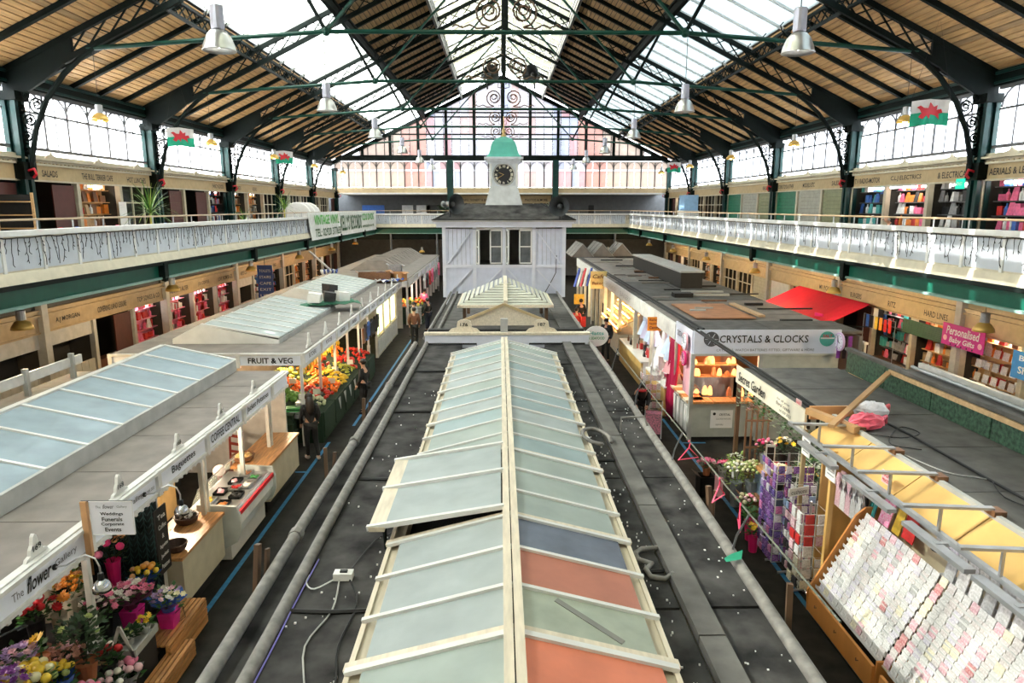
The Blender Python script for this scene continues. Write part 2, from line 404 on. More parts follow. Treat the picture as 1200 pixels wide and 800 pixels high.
# --- upper side windows
frame_w = M('backlit_window_frame', (.13, .13, .14), .5); pane_w = glassy('window_glass', (.93, .94, .96), .22)  # bars coloured grey to look backlit against the bright panes
def arch_bars(m, y0, wd, z0, z1, zt, ax, r=.03, c=(0, 0, 0), axis='Y', dbl=2):
    """one arched light between y0 and y0+wd, springing at zt up to z1"""
    def Q(a, z): return (ax, a, z) if axis == 'Y' else (a, ax, z)
    m.bar(Q(y0, z0), Q(y0, z1), r*2.4, r*2.4)
    m.bar(Q(y0+wd/2, z0), Q(y0+wd/2, z1), r*1.2, r*1.2)
    pts = [Q(y0+wd/2-wd/2*math.cos(PI*k/8), zt+(z1-zt)*math.sin(PI*k/8)) for k in range(9)]
    for a, b in zip(pts, pts[1:]): m.bar(a, b, r*1.6, r*1.6)
mp = MB(); NA = 6; AW = (BAY-.7)/NA
pan_lo = MB().lh((-.006, .03, 0), (.006, AW/2-.03, .95)).mesh('pane', pane_w)
pan_hi = MB().lh((-.006, .03, 0), (.006, AW/2-.03, .55)).mesh('pane', pane_w)
for s, sd in SD:
    for bi, y in enumerate(TR[2:-1]):
        w = S('window_%d' % wn); wn += 1
        m = MB(); x = X(s, LW)
        for k in range(NA): arch_bars(m, y+.35+AW*k, AW, 7.97, 9.6, 9.05, x, .036)
        m.lh((x-.05, y+.3, 8.97), (x+.05, y+BAY-.3, 9.03)); m.lh((x-.07, y+.2, 7.9), (x+.07, y+BAY-.2, 7.99)); m.lh((x-.05, y+.2, 9.55), (x+.05, y+BAY-.2, 9.66))
        m.build('window_frame', frame_w, w)
        for k in range(NA*2):
            put(pan_lo, 'pane', w, (x, y+.35+AW/2*k, 8.0)); put(pan_hi, 'pane', w, (x, y+.35+AW/2*k, 9.03))
    w = S('window_%d' % wn); wn += 1
    MB().lh((X(s, LW)-.01, YS, 7.97), (X(s, LW)+.01, TR[2], 9.6)).build('pane', pane_w, w)

# --- end gable
w = S('wall_far')
MB().lh((X(-1, 16.8), 63.4, 0), (X(1, 16.8), 63.6, 7.9)).build('back_wall', greyp, w)
MB().lh((X(-1, 14), 59.55, 7.3), (X(1, 14), 63.6, 7.42)).build('gallery_ceiling', cream2, w)
MB().lh((X(-1, 14.3), 59.4, 7.35), (X(1, 14.3), 59.65, 7.85)).build('cornice', cream, w)
MB().lh((X(-1, 14.3), 59.3, 7.3), (X(1, 14.3), 59.42, 7.42)).build('cornice_edge', white, w)
MB().lh((X(-1, 14), 59.35, 10.05), (X(1, 14), 59.7, 10.5)).build('gable_beam', iron, w)
w = S('window_%d' % wn); wn += 1
m = MB(); NF = 24; FW = 28.3/NF
for k in range(NF): arch_bars(m, X(-1, 14.15)+FW*k, FW, 7.85, 10.0, 9.35, 59.5, .035, axis='X')
m.lh((X(-1, 14.2), 59.45, 9.25), (X(1, 14.2), 59.55, 9.31)); m.build('window_frame', M('gable_window_frame', (.06, .06, .06), .5), w)
PT = [(.98, .72, .66), (.98, .84, .82), (.97, .92, .94), (.84, .86, .97), (.97, .95, .99), (.98, .76, .78), (.98, .86, .78)]
ptm = [glassy('gable_view_glass_%d' % i, tuple(q*.37 for q in c), .35) for i, c in enumerate(PT)]
def ptint(x):  # colour bands painted into the panes for the pinkish building seen behind them
    u = abs(x-XC); return ptm[6] if u > 8.5 else ptm[0] if 6.5 < u else ptm[pick([2, 4, 4, 2, 1])] if 3.9 > u > 1 else pick([ptm[3], ptm[5], ptm[4], ptm[4]])
pf = MB().lh((.03, -.006, 0), (FW/2-.03, .006, 1)).mesh('pane', ptm[4])
for k in range(NF*2):
    xx = X(-1, 14.15)+FW/2*k
    for z, h in ((7.88, 1.36), (9.32, .7)): put(pf, 'pane', w, (xx, 59.5, z), mat=ptint(xx), scale=(1, 1, h))
w = S('window_%d' % wn); wn += 1
NG = 34; GW = 24.0/NG
gp = []
m = MB()
for k in range(NG+1):
    xx = XC-12+GW*k; zt = RZ(abs(xx-XC))-.25
    m.lh((xx-.025, 59.5, 10.4), (xx+.025, 59.58, zt))
for z in (12.2, 13.6, 13.95): 
    hw = (APEX-.3-z)/SL; m.lh((XC-hw, 59.48, z-.05), (XC+hw, 59.58, z+.05))
m.build('glazing_bar', iron, w)
for k in range(-5, 6):
    xx = XC+k*2.35; zt = RZ(abs(xx-XC))-.25
    MB().lh((xx-.11, 59.4, 10.4), (xx+.11, 59.62, zt)).build('mullion', iron, w)
for s in (-1, 1): MB().bar((XC+s*14.4, 59.5, RZ(14.4)-.25), (XC, 59.5, RZ(0)-.25), .3, .4, up=(0, 1, 0)).build('gable_rafter', iron, w)
for k in range(NG):
    x0 = XC-12+GW*k+.03; x1 = x0+GW-.06; zz = [10.45, 12.2, 13.6, 17]
    for a, b in zip(zz, zz[1:]):
        t0_, t1_ = RZ(abs(x0-XC))-.3, RZ(abs(x1-XC))-.3; b0, b1 = min(b, t0_), min(b, t1_)
        if max(b0, b1) <= a+.05: continue
        b0 = max(b0, a+.02); b1 = max(b1, a+.02)
        MB().prism([(x0, a+.02), (x1, a+.02), (x1, b1), (x0, b0)], (0, 59.52, 0), (1, 0, 0), (0, 0, 1), (0, .01, 0)).build('pane', ptint((x0+x1)/2), w)
# ------------------------------------------------------------------ gallery parapets, fascia girders, fairy lights
PW = BAY/6
pan_m = M('parapet_panel', (.50, .54, .60), .5, var=.06)
def icicle(seed, wd, hmax=.62):
    random.seed(seed); m = MB(); m.tube([(0, i*wd/6, rr(-.015, .015)) for i in range(7)], .011, 4)
    n = 7
    for i in range(n):
        y = (i+.5)*wd/n; z = 0; h = pick([.25, .4, .5, hmax]); pts = [(0, y, 0)]
        while -z < h:
            z -= .08; y += rr(-.035, .035); pts.append((rr(-.006, .006), y, z))
            if random.random() < .45: m.tube([pts[-1], (0, y+rr(-.07, .07), z-.05)], .008, 3)
        m.tube(pts, .0085, 3)
    return m.mesh('wire', black)
ICI = [icicle(k, PW) for k in range(5)]; random.seed(11)
def parapet(nm, origin, ang, y_a, y_b, label):
    """a run along local +Y from y_a to y_b, local +X faces the hall"""
    p = T(nm, None, None, origin, ang, kind='structure')
    n = round((y_b-y_a)/PW)
    MB().lh((-.1, y_a, 5.60), (.1, y_b, 5.72)).build('top_rail', white, p)
    MB().lh((-.06, y_a, 4.62), (.02, y_b, 5.6)).build('backing', cream2, p)
    MB().hexa([(-.05, y_a, 4.86), (.06, y_a, 4.84), (.14, y_a, 4.60), (-.05, y_a, 4.60)], [(-.05, y_b, 4.86), (.06, y_b, 4.84), (.14, y_b, 4.60), (-.05, y_b, 4.60)]).build('lower_board', cream2, p)
    pm = MB().lh((0, .05, 4.88), (.035, PW-.05, 5.55)).mesh('panel', pan_m)
    um = MB().lh((0, -.045, 4.84), (.06, .045, 5.6)).mesh('upright', white)
    am = MB().tube([(0, 0, 5.72), (0, 0, 5.93)], .02, 5).mesh('rail_post', alu)
    for k in range(n):
        put(pm, 'panel', p, (0, y_a+PW*k, 0)); put(um, 'upright', p, (0, y_a+PW*k, 0)); put(am, 'rail_post', p, (-.03, y_a+PW*k, 0))
    m = MB(); m.tube([(-.03, y_a, 5.94), (-.03, y_b, 5.94)], .028, 6); m.build('hand_rail', M('tan_rail', (.38, .27, .16), .4), p)
    MB().lh((-.1, y_a, 4.5), (.2, y_b, 4.6)).build('dark_moulding', iron, p)
    MB().lh((-.05, y_a, 4.14), (.05, y_b, 4.5)).build('fascia_girder', M('girder_green', (.003, .075, .048), .4, spec=.4), p)
    MB().lh((-.1, y_a, 4.08), (.16, y_b, 4.14)).build('girder_flange', M('pale_green_edge', (.18, .30, .27), .5), p)
    bm_ = MB().lh((.0, -.12, 4.1), (.24, .12, 4.56)).mesh('girder_bracket', iron)
    bs = MB().lathe([(.0, 3.98), (.09, 4.02), (.12, 4.12), (.05, 4.2)], (.16, 0, 0), 8).mesh('bracket_boss', iron)
    return p, bm_, bs
def lights_string(origin, ang, y_a, n, label, group):
    t = T('icicle_light_string', label, 'fairy lights', origin, ang, group)
    for k in range(n):
        o = put(ICI[(k*3+n) % 5], 'wire', t, (.075, y_a+PW*k, 5.57))
for s, sd in SD:
    xx = X(s, 10.5)
    org = (xx, 0, 0); ang = 0 if s < 0 else PI
    sgn = 1 if s < 0 else -1
    ya, yb = (YS, 57.0) if s < 0 else (-57.0, -YS)
    p, bm_, bs = parapet('trim_%d' % (1 if s < 0 else 2), org, ang, ya, yb, sd)
    for y in TR[2:-1]:
        put(bm_, 'girder_bracket', p, (0, sgn*y, 0)); put(bs, 'bracket_boss', p, (0, sgn*y, 0))
    for i, y in enumerate(TR[2:-1]):
        n = 6 if i < 5 else 4
        a = y if s < 0 else -y-PW*n
        lights_string(org, ang, a, n, 'black icicle light wires on the white parapet, %s bay of the %s gallery' % (ords[i], 'planted' if s < 0 else 'shuttered'), 'icicle lights on the gallery parapets')
p, bm_, bs = parapet('trim_3', (XC, 57.0, 0), -PI/2, -10.5, 10.5, 'far')
lights_string((XC, 57.0, 0), -PI/2, -10.2, 16, 'black icicle light wires along the far cross gallery parapet', 'icicle lights on the gallery parapets')

# ------------------------------------------------------------------ shop units along both walls and both storeys
green_sh = M('green_shutter', (.015, .15, .08), .4); olive_sh = M('olive_shutter', (.22, .24, .13), .4); grey_sh = M('grey_shutter', (.36, .36, .30), .4)
dgreen_sh = M('dark_green_blind', (.03, .08, .04), .5)
warmw = M('warm_wall', (.62, .36, .15), .6); pinkw = M('pink_wall', (.88, .30, .42), .6, emis=.0)
tube_e = M('lit_tube', (1, .93, .85), emis=9, var=0); bulb_e = M('lit_bulb', (1, .72, .30), emis=14, var=0); bulbw_e = M('lit_white_bulb', (1, .97, .9), emis=10, var=0)
GCOL = {n: M('goods_'+n, c, .45, var=.2, scale=14) for n, c in dict(red=(.55, .03, .03), pink=(.80, .15, .30), white=(.75, .75, .75), blue=(.05, .15, .5), purple=(.22, .04, .35), orange=(.75, .22, .03), yellow=(.75, .5, .06), green=(.05, .28, .08), brown=(.20, .09, .04), black=(.015, .015, .018), grey=(.3, .3, .31), tan=(.5, .33, .18), teal=(.05, .35, .35), pale=(.75, .62, .58)).items()}
GM = [MB().lh((-.05, -.09, 0), (.05, .09, .22)).mesh('box', GCOL['white']), MB().lathe([(.03, 0), (.045, .01), (.045, .14), (.015, .19), (.015, .24)], n=7).mesh('bottle', GCOL['white']),
      MB().add([(-.04, -.09, 0), (.04, -.09, 0), (.04, .09, 0), (-.04, .09, 0), (0, -.07, .26), (0, .07, .26)], [(3, 2, 1, 0), (0, 1, 4), (2, 3, 5), (1, 2, 5, 4), (3, 0, 4, 5)]).mesh('bag', GCOL['white']),
      MB().lh((-.02, -.12, 0), (.02, .12, .17)).mesh('packet', GCOL['white'])]
GN = ['boxed_goods', 'bottle', 'gift_bag', 'packet']
GL = ['%s box in %s', '%s bottle in %s', '%s bag in %s', '%s packet in %s']
GC = ['box', 'bottle', 'bag', 'packet']
rowword = ['bottom', 'second', 'third', 'fourth', 'fifth', 'sixth', 'seventh', 'eighth']
def goods(s, x, y0, y1, z0, z1, rows, cols, where, step=.27, types=(0, 1, 2, 3), sc=1.0):
    for r in range(rows):
        z = z0+(z1-z0)*r/rows; y = y0+.1; 
        while y < y1-.08:
            k = pick(types); c = pick(cols)
            o = put(GM[k], GN[k], None, (x+rr(-.05, .05), y, z+.012), mat=GCOL[c], scale=sc*rr(.8, 1.15), cat=GC[k], label=(GL[k] % (c, where))+', %s shelf' % rowword[r], group='goods in '+where)
            y += step*rr(.8, 1.3)
def shutter_mb(w, h, n=14):
    m = MB()
    for i in range(n): m.lh((-.02-(i % 2)*.015, 0, h*i/n), (.02, w, h*(i+1)/n-.006))
    return m
UW = BAY/3
dent = MB()
for k in range(13): dent.lh((.0, .06+k*UW/13, 7.48), (.10, .06+k*UW/13+.09, 7.54))
def shop(s, lvl, y0, kind, sign, label, w=UW, sh=grey_sh, sign_h=.2, sign_w=None):
    """local +X faces the hall; local Y runs with the world on the left side and against it on the right"""
    o = T('shop_unit', label, 'shop', (X(s, 14.25), y0 if s < 0 else y0+w-.0, 0), 0 if s < 0 else PI)
    zb, zt, zs, ze = (4.6, 7.0, 7.45, 7.66) if lvl else (0, 2.45, 2.95, 3.15)
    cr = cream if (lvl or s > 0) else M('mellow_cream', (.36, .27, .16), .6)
    MB().lh((-.12, 0, zb), (.06, .17, zt)).build('pilaster', cream2 if s > 0 or lvl else lgrey, o)
    MB().lh((-.1, 0, zt), (.04, w, zs)).build('sign_board', cr, o)
    m = MB().lh((-.1, 0, zs), (.14, w, zs+.06)).lh((-.1, 0, ze-.06), (.24 if lvl else .12, w, ze)).lh((-.1, 0, zs+.06), (.06, w, ze-.06)); m.lh((-.1, 0, zt-.03), (.08, w, zt+.02)); m.build('cornice', cream2 if lvl else cr, o)
    if lvl:
        put(DENT, 'dentil_row', o, kind='stuff'); MB().prism([(-.3, 0), (.3, 0), (.22, .1), (.1, .12), (0, .22), (-.1, .12), (-.22, .1)], (.1, w/2, ze), (0, 1, 0), (0, 0, 1), (.06, 0, 0)).build('crest', cream2, o)
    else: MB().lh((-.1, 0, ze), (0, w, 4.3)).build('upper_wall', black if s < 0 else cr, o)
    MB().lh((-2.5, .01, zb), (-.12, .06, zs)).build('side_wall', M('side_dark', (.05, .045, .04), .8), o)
    if sign:
        tw = sign_w or min(w*.72, .125*len(sign)); text(sign, o, (.045, w/2, (zt+zs)/2), tw, sign_h, black, (0, 1, 0), (0, 0, 1), bold=.012)
    H = zt-zb
    if kind == 'shutter':
        shutter_mb(w-.22, H).build('shutter', sh, o, (-.02, .2, zb))
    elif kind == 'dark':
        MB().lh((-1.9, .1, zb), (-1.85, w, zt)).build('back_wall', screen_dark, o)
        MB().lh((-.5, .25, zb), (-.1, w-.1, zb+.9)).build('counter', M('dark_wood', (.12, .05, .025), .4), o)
        MB().lh((-.06, w*.55, zb), (-.02, w-.05, zt-.1)).build('half_door', M('dark_red_door', (.09, .025, .02), .5), o)
    elif kind in ('warm', 'shelf', 'pink'):
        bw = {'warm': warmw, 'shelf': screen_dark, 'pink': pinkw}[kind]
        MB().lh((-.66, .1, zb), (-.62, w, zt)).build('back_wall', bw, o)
        m = MB()
        for k in range(5): m.lh((-.62, .2, zb+.5+k*.42), (-.3, w-.1, zb+.525+k*.42))
        m.build('shelf', bw if kind != 'shelf' else greyp, o)
        MB().lh((-.5, .18, zb), (-.06, w-.02, zb+.55)).build('stall_riser', bw if kind != 'shelf' else brown, o)
        MB().lh((-.45, .5, zt-.1), (-.35, w-.4, zt-.05)).build('strip_light', tube_e, o)
    elif kind == 'window':
        MB().lh((-.9, .1, zb), (-.85, w, zt)).build('back_wall', warmw if s > 0 else greyp, o)
        MB().lh((-.1, .17, zb), (0, w, zb+.85)).build('stall_riser', cream2, o)
        m = MB()
        for k in range(4): m.lh((-.06, .18+(w-.2)*k/3-.025, zb+.85), (-.0, .18+(w-.2)*k/3+.025, zt))
        m.lh((-.06, .18, zt-.65), (0, w, zt-.6)); m.build('window_frame', cream2, o)
    elif kind == 'boards':
        m = MB()
        for k in range(6): m.lh((-.04, .18+k*(w-.2)/6+.01, zb), (.0, .18+(k+1)*(w-.2)/6-.01, zt*.45 if not lvl else zb+1))
        m.build('stall_riser', lgrey, o)
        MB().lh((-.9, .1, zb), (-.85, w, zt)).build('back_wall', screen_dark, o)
        MB().lh((-.1, .2, zt-.5), (-.02, w, zt)).build('blind', lgrey, o)
    return o
DENT = dent.mesh('dentil_row', cream)
def yy(b, k): return TR[b]+UW*k
NC = ['red', 'white', 'blue', 'black', 'grey', 'teal', 'pink']
# upper storey, planted side (bay 2 is the one cut by the picture edge)
def short_where(t):
    w = t.split()
    return ' '.join(w[-5:]) if 'signed' in t else ' '.join(w[:5]).rstrip(' with')
UL = {(2, 0): ('dark', '', 'dim upper shop with wooden ladder shelving beside the first iron column'), (2, 1): ('dark', '', 'dim upper unit two doors before the salads cafe'), (2, 2): ('dark', 'MEALS', 'upper cafe unit signed MEALS with a green side door'),
      (3, 0): ('dark', 'SALADS', 'upper cafe unit signed SALADS with a dark doorway'), (3, 1): ('warm', 'THE BULL TERRIER CAFE', 'upper cafe kitchen signed THE BULL TERRIER CAFE with stocked shelves'), (3, 2): ('window', 'HOT LUNCHES', 'upper cafe front signed HOT LUNCHES behind the spiky palm'),
      (4, 0): ('dark', '', 'dark red-doored upper unit after the second iron column'), (4, 1): ('dark', '', 'dark red-doored upper unit with folding chairs in front'), (4, 2): ('shelf', 'FANCY GOODS', 'upper shop signed FANCY GOODS with pictures in its front'),
      (5, 0): ('warm', 'RECORDS', 'upper record shop with warm shelves behind the third iron column'), (5, 1): ('warm', 'BOOKS', 'upper book shop with warm shelves'), (5, 2): ('window', '', 'upper glazed unit before the fourth iron column'),
      (6, 0): ('warm', '', 'upper lit unit behind the white discs'), (6, 1): ('window', '', 'upper glazed unit above the vinyl banner'), (6, 2): ('window', '', 'upper glazed unit near the far cross gallery'),
      (7, 0): ('window', '', 'last but two upper unit of the planted gallery'), (7, 1): ('window', '', 'last but one upper unit of the planted gallery'), (7, 2): ('dark', '', 'last upper unit of the planted gallery')}
UR = {(2, 0): ('shelf', 'AERIALS', 'upper shop hung with pink and red packets at the picture edge'), (2, 1): ('shelf', '', 'upper shop of packets next to the aerials sign'), (2, 2): ('shelf', 'AERIALS & LEADS', 'upper shop signed AERIALS beside the iron column'),
      (3, 0): ('shelf', '& ELECTRICAL', 'upper shop signed & ELECTRICAL with black goods'), (3, 1): ('shelf', 'C.L.J ELECTRICS', 'upper shop signed C.L.J ELECTRICS under a lit tube'), (3, 2): ('shelf', 'T.V RADIO-MOTOR', 'upper shop signed T.V RADIO-MOTOR with blue packets'),
      (4, 0): ('shutter', 'SALES', 'olive shuttered upper unit beside the iron column'), (4, 1): ('shutter', 'MODELS ETC', 'grey-green shuttered upper unit between olive and green shutters'), (4, 2): ('shutter', 'COINS TOYS & OTHER', 'bright green shuttered upper unit'),
      (5, 0): ('shutter', 'RENOVATE', 'olive shuttered upper unit in the third bay'), (5, 1): ('shutter', '', 'plain shuttered upper unit in the middle of the third bay'), (5, 2): ('shutter', '', 'pale green shuttered upper unit in the third bay'),
      (6, 0): ('window', '', 'upper glazed unit with white blinds'), (6, 1): ('window', '', 'upper glazed unit behind the white cabinet'), (6, 2): ('window', '', 'upper glazed unit after the white cabinet'),
      (7, 0): ('warm', '', 'upper clothes shop near the cafe chairs'), (7, 1): ('warm', '', 'upper clothes shop with red garments'), (7, 2): ('dark', '', 'last upper unit of the shuttered gallery')}
LLo = {(2, 0): ('boards', '', 'grey boarded lower unit at the picture edge'), (2, 1): ('boards', '', 'grey boarded lower unit with a white rail'), (2, 2): ('boards', '', 'grey boarded lower unit before the A.J MORGAN sign'),
      (3, 0): ('boards', 'A.J MORGAN', 'lower shop signed A.J MORGAN'), (3, 1): ('dark', 'COVERING LAND LEISURE', 'dark lower shop with white figures in its window'), (3, 2): ('pink', 'TOP SONGS & CO', 'first pink lit lower shop after the dark window'),
      (4, 0): ('pink', 'TAILORING ALTER', 'second pink lit lower shop'), (4, 1): ('pink', 'J.R COFFEE', 'third pink lit lower shop'), (4, 2): ('pink', 'LOVE FROM BRAZIL', 'last pink lit lower shop'),
      (5, 0): ('boards', 'KEYS CUT', 'lower shop with pale counters past the pink shops'), (5, 1): ('shelf', 'SHOES', 'dark lower shop past the pink shops'), (5, 2): ('shelf', 'BAGS', 'lower shop with framed notices'),
      (6, 0): ('window', '', 'lower shop with white notices beside the blue sign'), (6, 1): ('warm', '', 'warm lit lower shop beside the blue sign'), (6, 2): ('warm', '', 'warm lit lower shop with yellow counter'),
      (7, 0): ('warm', '', 'last but one lit lower shop'), (7, 1): ('dark', '', 'dim lower shop under the far gallery corner'), (7, 2): ('dark', '', 'last dim lower shop')}
LRo = {(2, 0): ('shelf', '', 'lower shop under the gallery, out at the picture edge'), (2, 1): ('shelf', '8', 'lower shop with the number 8, a blue banner and white packets'), (2, 2): ('warm', '', 'orange lit lower shop under the magenta baby gifts banner'),
      (3, 0): ('warm', 'HARD LINES', 'lower shop signed HARD LINES with a half raised green blind'), (3, 1): ('shelf', 'RITZ', 'lower shop signed RITZ with hanging phone cases'), (3, 2): ('dark', 'BURGERS', 'lower shop signed BURGERS just before the red awning'),
      (4, 0): ('dark', 'MR PICKLES', 'lower shop behind the red awning, sign half hidden'), (4, 1): ('dark', '', 'dim lower shop at the far end of the red awning'), (4, 2): ('shutter', '', 'lower unit with slotted white shutter beside the red awning'),
      (5, 0): ('shutter', '', 'lower unit with grey panelled shutter'), (5, 1): ('window', '', 'lower glazed shop with dark interior'), (5, 2): ('window', '', 'lower glazed shop with green counter lamp'),
      (6, 0): ('warm', '', 'warm lower shop with hanging clothes'), (6, 1): ('warm', '', 'warm lower shop behind cream pillars'), (6, 2): ('window', '', 'lower glazed shop behind cream pillars'),
      (7, 0): ('warm', '', 'last but two lower shop on the awning side'), (7, 1): ('dark', '', 'last but one lower shop on the awning side'), (7, 2): ('dark', '', 'last lower shop on the awning side')}
SHOPS = {}
def MPI(o): return (Matrix.Translation(o.location) @ o.rotation_euler.to_matrix().to_4x4()).inverted()
for (s, lvl, D) in ((-1, 1, UL), (1, 1, UR), (-1, 0, LLo), (1, 0, LRo)):
    for (b, k), (kind, sign, lab) in D.items():
        sh = grey_sh
        if D is UR: sh = {(4, 0): olive_sh, (4, 1): grey_sh, (4, 2): green_sh, (5, 0): olive_sh, (5, 1): grey_sh, (5, 2): green_sh}.get((b, k), grey_sh)
        if D is LRo and b == 4: sh = white
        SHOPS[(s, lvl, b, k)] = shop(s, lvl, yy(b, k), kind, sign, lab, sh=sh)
        # stock on the shelves
        if kind in ('shelf', 'warm', 'pink') and b < 7:
            cols = {'pink': ['pink', 'white', 'red'], 'warm': ['brown', 'tan', 'orange', 'white', 'red'], 'shelf': NC}[kind]
            if D is UR and b == 2: cols = ['pink', 'red', 'pink', 'blue', 'white', 'pink']
            if (D, b, k) == (UR, 3, 0): cols = ['black', 'grey', 'white', 'black']
            if (D is UR) and (b, k) == (3, 1): cols = ['pink', 'white', 'red', 'orange', 'black']
            if (D is UR) and (b, k) == (3, 2): cols = ['white', 'blue', 'black', 'teal']
            zb = (4.6 if lvl else 0)
            where = lab.split(' with ')[0].split(' under ')[0]
            rows = 5 if b < 5 else 3
            if b < 4: goods(s, X(s, 14.25)+s*.42, yy(b, k)+.15, yy(b, k)+UW-.1, zb+.525, zb+2.62, 5, cols, 'the '+short_where(where), step=.235, sc=1.35)
            else:
                for c_ in cols[:4]:
                    m = MB()
                    for q in range(26): y_ = yy(b, k)+rr(.2, UW-.2); z_ = zb+.53+.42*random.randrange(5); h_ = rr(.15, .33); m.lh((X(s, 14.67)-.08, y_-.07, z_), (X(s, 14.67)+.08, y_+.07, z_+h_))
                    so = m.build('shelf_stock', GCOL[c_], SHOPS[(s, lvl, b, k)], kind='stuff'); so.matrix_parent_inverse = MPI(SHOPS[(s, lvl, b, k)])
# lit tubes outside the shuttered gallery's shops
for (y, z, lab) in ((yy(3, 1)+1.3, 6.93, 'lit white fluorescent tube above the C.L.J ELECTRICS stock'),):
    t = T('tube_light', lab, 'lamp', (X(1, 14.13), y, z)); MB().lh((-.05, -.75, 0), (.05, .75, .05)).build('casing', white, t); MB().lh((-.03, -.72, -.05), (.03, .72, 0)).build('tube', tube_e, t)
# ------------------------------------------------------------------ central stall island with the long glazed ridge roof
def glassp(name, c, r=.5): return M(name, tuple(q*.9 for q in c), max(r, .5), var=.12, scale=2.2, spec=.2)
gA = [glassp('pane_blue', (.33, .42, .43)), glassp('pane_green', (.38, .44, .41)), glassp('pane_grey', (.40, .45, .45))]
g_red = M('terracotta_pane', (.46, .17, .11), .5, var=.12, scale=3); g_or = M('orange_pane', (.66, .20, .11), .5, var=.12, scale=3); g_sl = M('slate_blue_pane', (.13, .15, .20), .35, var=.2); g_ol = M('dusty_green_pane', (.36, .40, .32), .5, var=.15)
creamw = M('weathered_cream_wood', (.68, .60, .47), .6, var=.14, scale=5, stretch=(4, .6, 4))
c = T('central_stall_row', 'long central stall row with dark felt flat roof beneath the glazed ridge', 'stall')
MB().lh((-2.0, 2.6, 0), (2.1, 17.4, 2.6)).build('stall_body', cream2, c)
for i in range(5):
    y = 2.5+3.0*i
    for a, b in ((-1.88, -1.0), (1.15, 1.6), (1.86, 2.32)):
        MB().lh((a, y+.02, 2.58+rr(0, .01)), (b, y+2.98, 2.68+rr(0, .012))).build('roof_sheet', feltd, c)
    m = MB(); m.tube([(-1.86, y, 2.70), (-1.5, y+rr(-.05, .05), 2.71), (-1.05, y, 2.70)], .022, 5); m.build('seam_roll', black, c)
    m = MB(); m.tube([(1.2, y+.6, 2.70), (1.6, y+.6+rr(-.04, .04), 2.70)], .02, 5); m.build('seam_roll', black, c)
MB().lh((-2.26, 2.5, 2.5), (-1.9, 17.5, 2.62)).build('gutter', feltd, c)
MB().lh((-1.02, 2.5, 2.55), (1.2, 17.5, 2.6)).build('ceiling_board', black, c)
for x, r in ((-2.22, .062), (-1.93, .058), (2.36, .06)):
    m = MB(); m.tube([(x, y, 2.72+.01*math.sin(y)) for y in range(2, 18)]+[(x, 17.5, 2.72)], r, 8); m.build('edge_pipe', led, c, smooth=True)
for i in range(6): MB().lh((1.62, 2.5+2.5*i+.01, 2.66), (1.84, 2.5+2.5*i+2.49, 2.76)).build('duct_board', feltm, c)
for k, yy_ in enumerate((6.9, 9.9, 13.2)):
    m = MB(); m.lathe([(.075, -.06), (.08, -.05), (.08, .05), (.075, .06)], (-2.22, yy_, 2.72), 8, axis='Y'); m.build('pipe_collar', led, c)
m = MB(); m.tube([(1.22+.22*math.cos(a)+.2, 9.6+.42*math.sin(a)*.8, 2.8+.12*max(0, math.sin(a/2))) for a in [PI*2*k/18 for k in range(15)]], .03, 6)
m.build('pipe_loop', led, c, smooth=True)
m = MB(); m.tube([(1.62, 6.5, 2.74), (1.46, 6.52, 2.72), (1.38, 6.44, 2.72), (1.38, 6.3, 2.72), (1.5, 6.22, 2.72), (1.42, 6.12, 2.72), (1.44, 5.98, 2.72), (1.56, 5.93, 2.72), (1.66, 6.0, 2.74)], .028, 6); m.build('pipe_loop', led, c, smooth=True)
m = MB(); m.tube([(1.9, 10.3, 2.72), (1.9, 10.3, 2.95), (2.28, 10.35, 2.95), (2.33, 10.35, 2.8)], .02, 5); m.build('conduit', led, c)
# litter, droppings and small grit on the felt
m = MB()
for k in range(200):
    x = pick([rr(-1.85, -1.2), rr(1.9, 2.3), rr(1.36, 1.6)]); y = 4+9*random.random()**1.5; q = rr(.003, .009)
    m.lh((x-q, y-q*rr(.5, 1.6), 2.685), (x+q, y+q, 2.70))
m.build('litter', paper, c, kind='stuff')
# stub posts that stick out beside the roof edge
for x, y in ((-2.42, 6.15), (-2.4, 8.9), (-2.38, 11.4), (2.52, 5.35), (2.5, 7.5)):
    m = MB(); m.bar((x, y, 2.35), (x+rr(-.03, .03), y+.1, 2.95), .05, .06); m.bar((x+.05, y+.12, 2.3), (x+.08, y+.2, 2.85), .03, .05); m.build('stub_post', brown, c)
